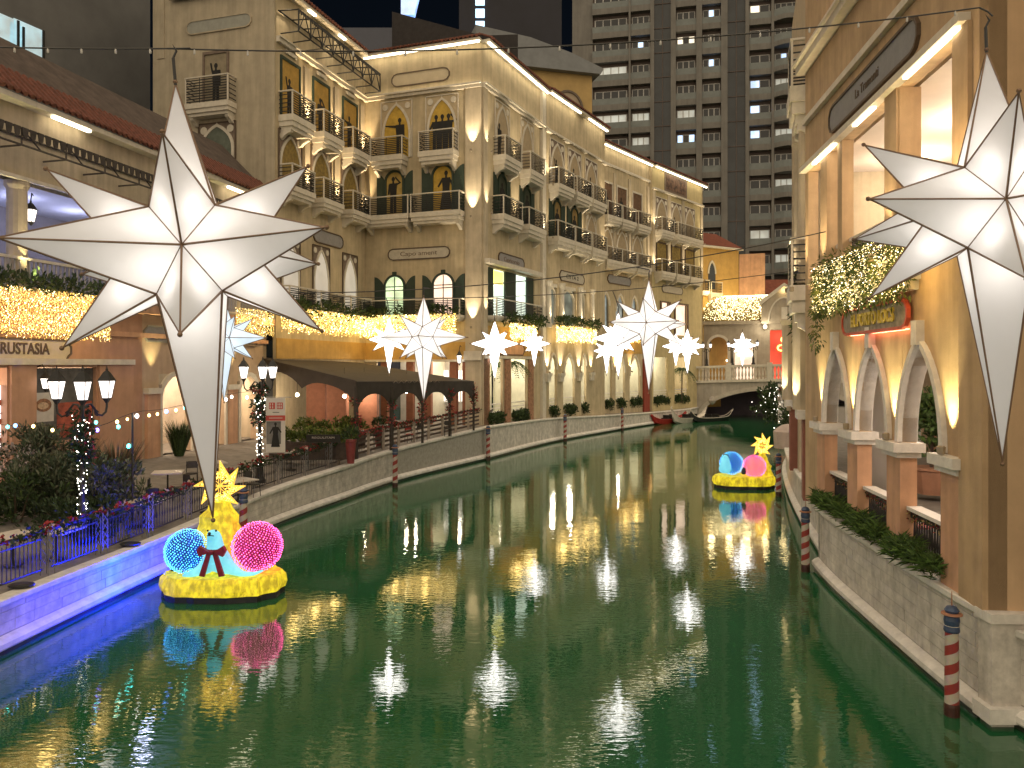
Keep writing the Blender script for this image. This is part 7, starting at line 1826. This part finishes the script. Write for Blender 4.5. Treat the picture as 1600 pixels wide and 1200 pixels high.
# ---- festoon of coloured bulbs on a thin post
FS = thing('festoon_lights', 'string of coloured festoon bulbs drooping across the left terrace', 'string lights', at(100, 668, 23))
px_y = [(-30, 664), (40, 672), (95, 668), (150, 672), (207, 650), (250, 645), (289, 637), (330, 628), (362, 620), (400, 616)]
pts = [at(a, b_ - 5, 23.0 + (a > 210) * (a - 210) / 190 * 4.5) for a, b_ in px_y]
mb = MB(); mb.tube(spline(pts, .3), .008, 4); mb.build('wire', surf('cable_black', (.03, .027, .025)), FS)
bc = {'t': (.05, .85, .75), 'b': (.08, .25, 1), 'y': (1, .68, .2), 'w': (1, .92, .8), 'v': (.25, .15, 1)}
for px, py, c_, r_ in ((12, 667, 't', .05), (24, 665, 'b', .055), (52, 666, 'y', .05), (82, 672, 'y', .05), (131, 668, 'w', .04), (152, 672, 'v', .055), (150, 660, 't', .05), (185, 667, 't', .055), (183, 659, 'y', .05), (199, 655, 'y', .04), (214, 650, 'w', .06), (233, 649, 'y', .045), (246, 647, 'y', .045), (260, 643, 'b', .055), (275, 641, 'y', .05), (289, 637, 't', .055), (353, 624, 'w', .055), (362, 620, 'w', .05), (386, 621, 'w', .05), (201, 697, 't', .06)):
    p = at(px, py, 23.0 + (px > 210) * (px - 210) / 190 * 4.5); mb = MB(); mb.ball(p, r_ * .95, 8, 6, 1.2); mb.build('bulb', glow('festoon_' + c_, bc[c_], 5.5, False), FS)
p = at(207, 790, 23.0); FY = 23.0; t = thing('festoon_post', 'thin dark post holding the festoon bulbs beside the plumed grass', 'post', (p.x, FY, G_(p.x, FY)))
mb = MB(); mb.tube([(p.x, FY, G_(p.x, FY)), (p.x, FY, 4.55)], .03, 6); mb.build('post', iron, t); mb = MB(); mb.lathe((p.x, FY, G_(p.x, FY)), [(.18, 0), (.16, .04), (.03, .06)], 10); mb.build('foot', iron, t)
# ---- tables and chairs
ct = cafe_table(palet, 'cafe table with pale top on the terrace, right behind the railing, left of the float star', (0, 0, -50), .5, True, 'cafe tables on the left terrace'); dk = surf('dark_seat', (.05, .045, .04), .6, .2, 6, .1)
cc = cafe_chair(dk, 'dark cafe chair', (0, 0, -50), 0, 'dark cafe chairs on the left terrace')
def place(o, px, y, rz, lb, first):
    p = at(px, 700, y); loc = (p.x, y, G_(p.x, y))
    if first: o.location = loc; o.rotation_euler = (0, 0, rz); o['label'] = lb; return o
    return dup(o, loc, rz, lb)
for i, (px, y, lb) in enumerate(((225, 23.2, 'pale topped table behind the railing, just right of the plumed grass'), (262, 27.2, 'pale topped table in front of the arched doorway'), (330, 29.5, 'pale topped table behind the tail of the largest star'), (372, 26.6, 'pale topped table left of the banner'), (20, 18.6, 'pale topped table at the left edge behind the railing'), (88, 19.4, 'pale topped table under the bushy shrub'), (455, 33, 'pale topped table under the lime hedge'))): place(ct, px, y, .3 * i, lb, i == 0)
for i, (px, y, rz, lb) in enumerate(((243, 25.6, 1.9, 'dark chair facing the table before the arched doorway'), (283, 26.4, -.6, 'dark chair right of the table before the arched doorway'), (300, 28.6, .4, 'dark chair left of the table behind the star tail'), (350, 28.2, 2.6, 'dark chair right of the table behind the star tail'), (236, 24.2, .2, 'dark chair nearest the railing, right of the plumed grass'), (395, 27.4, 1.2, 'dark chair between the lamp post and the table left of the banner'), (440, 34, .6, 'dark chair left of the table under the lime hedge'), (590, 39.6, .3, 'dark chair under the near end of the canopy'), (660, 42.5, .9, 'dark chair under the middle of the canopy'), (700, 44.3, .1, 'dark chair under the far end of the canopy'))): place(cc, px, y, rz, lb, i == 0)
for px, y, lb in ((558, 38.4, 'bright red chair by the canopy post'), (640, 41.8, 'bright red chair under the middle of the canopy')):
    p = at(px, 690, y); cafe_chair(surf('bright_red_seat', (.5, .06, .05), .5, .1, 5, 0), lb, (p.x, y, G_(p.x, y)), .5)
# ---- people
skin_m = surf('skin', (.42, .26, .18), .6, .05, 5, 0); hair_m = surf('dark_hair', (.015, .012, .01), .6, .2, 9, 0)
def person(lb, loc, rz, top, bottom, seated=True):
    t = thing('person', lb, 'person', (0, 0, 0)); hz = .50 if seated else .92
    ch = [(0, 0, hz), (0, .0, hz + .22), (0, .02, hz + .45), (0, .0, hz + .56), (0, -.02, hz + .70), (-.20, .0, hz + .44), (-.25, -.08, hz + .18), (-.14, -.30, hz + .16), (.20, .0, hz + .44), (.25, -.08, hz + .18), (.14, -.30, hz + .16)]
    ed = [(0, 1), (1, 2), (2, 3), (3, 4), (2, 5), (5, 6), (6, 7), (2, 8), (8, 9), (9, 10)]; ra = [.15, .14, .15, .06, .10, .065, .05, .035, .065, .05, .035]
    legs = ([(-.10, -.05, hz - .02), (-.12, -.44, hz), (-.12, -.44, .25), (-.12, -.46, .05), (-.12, -.58, .04)] if seated else [(-.1, 0, hz - .05), (-.12, -.02, .5), (-.12, .02, .08), (-.12, -.10, .04), (-.12, -.14, .04)])
    b0 = len(ch); ch += legs; ed += [(0, b0)] + [(b0 + i, b0 + i + 1) for i in range(4)]; ra += [.10, .075, .055, .04, .03]
    b0 = len(ch); ch += [(-x, y, z) for x, y, z in legs]; ed += [(0, b0)] + [(b0 + i, b0 + i + 1) for i in range(4)]; ra += [.10, .075, .055, .04, .03]
    o = skin_body(ch, ed, ra, skin_m, 'body', t, 2)
    o.data.materials.clear()
    for m_ in (skin_m, top, bottom, hair_m): o.data.materials.append(m_)
    for f in o.data.polygons:
        c = f.center
        f.material_index = 0 if c.z > hz + .53 or (c.y < -.22 and c.z > hz + .05) else (1 if c.z > hz + .02 else 2)
    mb = MB(); mb.lathe((0, .015, hz + .70), [(.07, -.14), (.125, -.05), (.13, .03), (.10, .10), (.03, .135)], 10); mb.build('hair', hair_m, t, smooth=True)
    t.location = loc; t.rotation_euler = (0, 0, rz); return t
dtop = surf('dark_shirt', (.03, .03, .035), .8, .2, 6, 0); gtop = surf('grey_shirt', (.10, .09, .085), .8, .2, 6, 0); dpan = surf('dark_trousers', (.02, .02, .025), .8, .2, 6, 0)
q = F_R1.p(F_R1.u(766), 2.35, -.95); person('person in a dark top seated at the arcade opening, left of the pair', q, F_R1.rz + .2, dtop, dpan)
q = F_R1.p(F_R1.u(779), 2.35, -.95); person('person with long hair seated at the arcade opening, right of the pair', q, F_R1.rz - .3, gtop, dpan)
q = F_R2.p(F_R2.u(888), 2.3, -1.0); person('person seated behind the middle narrow pointed arch', q, F_R2.rz, gtop, dpan)
p = at(80, 700, 24.6); person('person in dark clothes standing by the pink lit restaurant window', (p.x, 24.6, G_(p.x, 24.6)), R(170), dtop, dpan, False)
# ---- palms inside the arcade
def palm(lb, c, h, fr=16, fl=1.7):
    t = thing('palm', lb, 'palm tree', c); c = Vector(c); top = c + Vector((.1, 0, h)); mb = MB(); mb.tube([c, c + Vector((.05, 0, h * .5)), top], [.10, .07, .06], 8); mb.build('trunk', surf('palm_bark', (.16, .12, .08), .9, .2, 9, .3, 20), t)
    for k in range(fr):
        a = 2 * math.pi * k / fr + random.uniform(-.15, .15); e_ = random.uniform(.2, 1.1); mb = MB(); prev = top
        d = Vector((math.cos(a), math.sin(a), 0)); pts = [top + d * fl * f * math.cos(e_ * .6) + Vector((0, 0, fl * (math.sin(e_) * f * .8 - 1.0 * f * f))) for f in [i / 8 for i in range(9)]]
        mb.tube(pts, [.018] * 8 + [.006], 4)
        for i in range(1, 9):
            for sg_ in (-1, 1):
                for w_ in range(2): mb.leaf(pts[i].lerp(pts[i - 1], w_ * .5), d * .5 + d.cross(Vector((0, 0, 1))) * sg_ + Vector((0, 0, -.55)), .42 * (1 - abs(i - 4) / 9), .025)
        mb.build('frond', [leaf_mid], t)
    return t
palm('palm with drooping fronds inside the arcade behind the little star', F_R1.p(F_R1.u(812), 2.1, -.9), 4.0)
palm('small palm at the foot of the bridge behind the gondolas', F_R4.p(F_R4.u(1062), 1.9, .2), 3.6, 14, 1.6)
# ---- trees on the far right bank
for px, y, rad, n, lb in ((1205, 60, (1.3, 1.2, 1.35), 90, 'dark bushy tree at the right end of the bridge arch'), (1236, 53, (1.2, 1.1, 1.5), 100, 'dark tree with white fairy lights beside the street lamp on the right bank'), (1240, 43, (.8, .8, 1.2), 60, 'dark shrub with fairy lights on the right bank behind the distant float')):
    p = at(px, 660, y); t = shrub(lb, (p.x + .3, y, 1.6), rad, n, [leaf_dark, leaf_mid, olive[0]], .34, .07, .4, 6, 'tree', 'tree')
    mb = MB()
    for k in range(90): mb.dot((p.x + .3 + random.gauss(0, rad[0] * .5), y + random.gauss(0, rad[1] * .5) - .3, 1.6 + random.uniform(.4, rad[2] * 2.0)), random.uniform(.012, .03))
    q = mb.build('fairy_lights', bulb_white, t); q['kind'] = 'stuff'
p = at(1223, 640, 57); BN2 = thing('hanging_banner', 'narrow pale banner among the dark trees at the right end of the bridge', 'banner', p)
mb = MB(); mb.box(p.x - .35, p.x + .35, 57, 57.03, 1.6, 4.6); mb.build('banner_cloth', clothm, BN2); mb = MB(); mb.box(p.x - .3, p.x + .3, 56.98, 56.995, 3.9, 4.35); mb.build('red_square', bred, BN2); mb = MB(); mb.tube([(p.x - .6, 57.02, 4.64), (p.x + .5, 57.02, 4.64)], .03, 6); mb.build('banner_rod', iron, BN2)
t = thing('round_drum', 'pale rounded drum with an orange side on the right bank next to the distant float', 'planter', (14.9, 41.5, 1.5)); mb = MB(); mb.lathe((14.9, 41.5, 1.5), [(.7, 0), (.75, .9), (.6, 1.05), (.3, 1.25), (.05, 1.3)], 16); mb.build('body', surf('drum_pale', (.45, .36, .32), .6, .1, 3, .05), t)
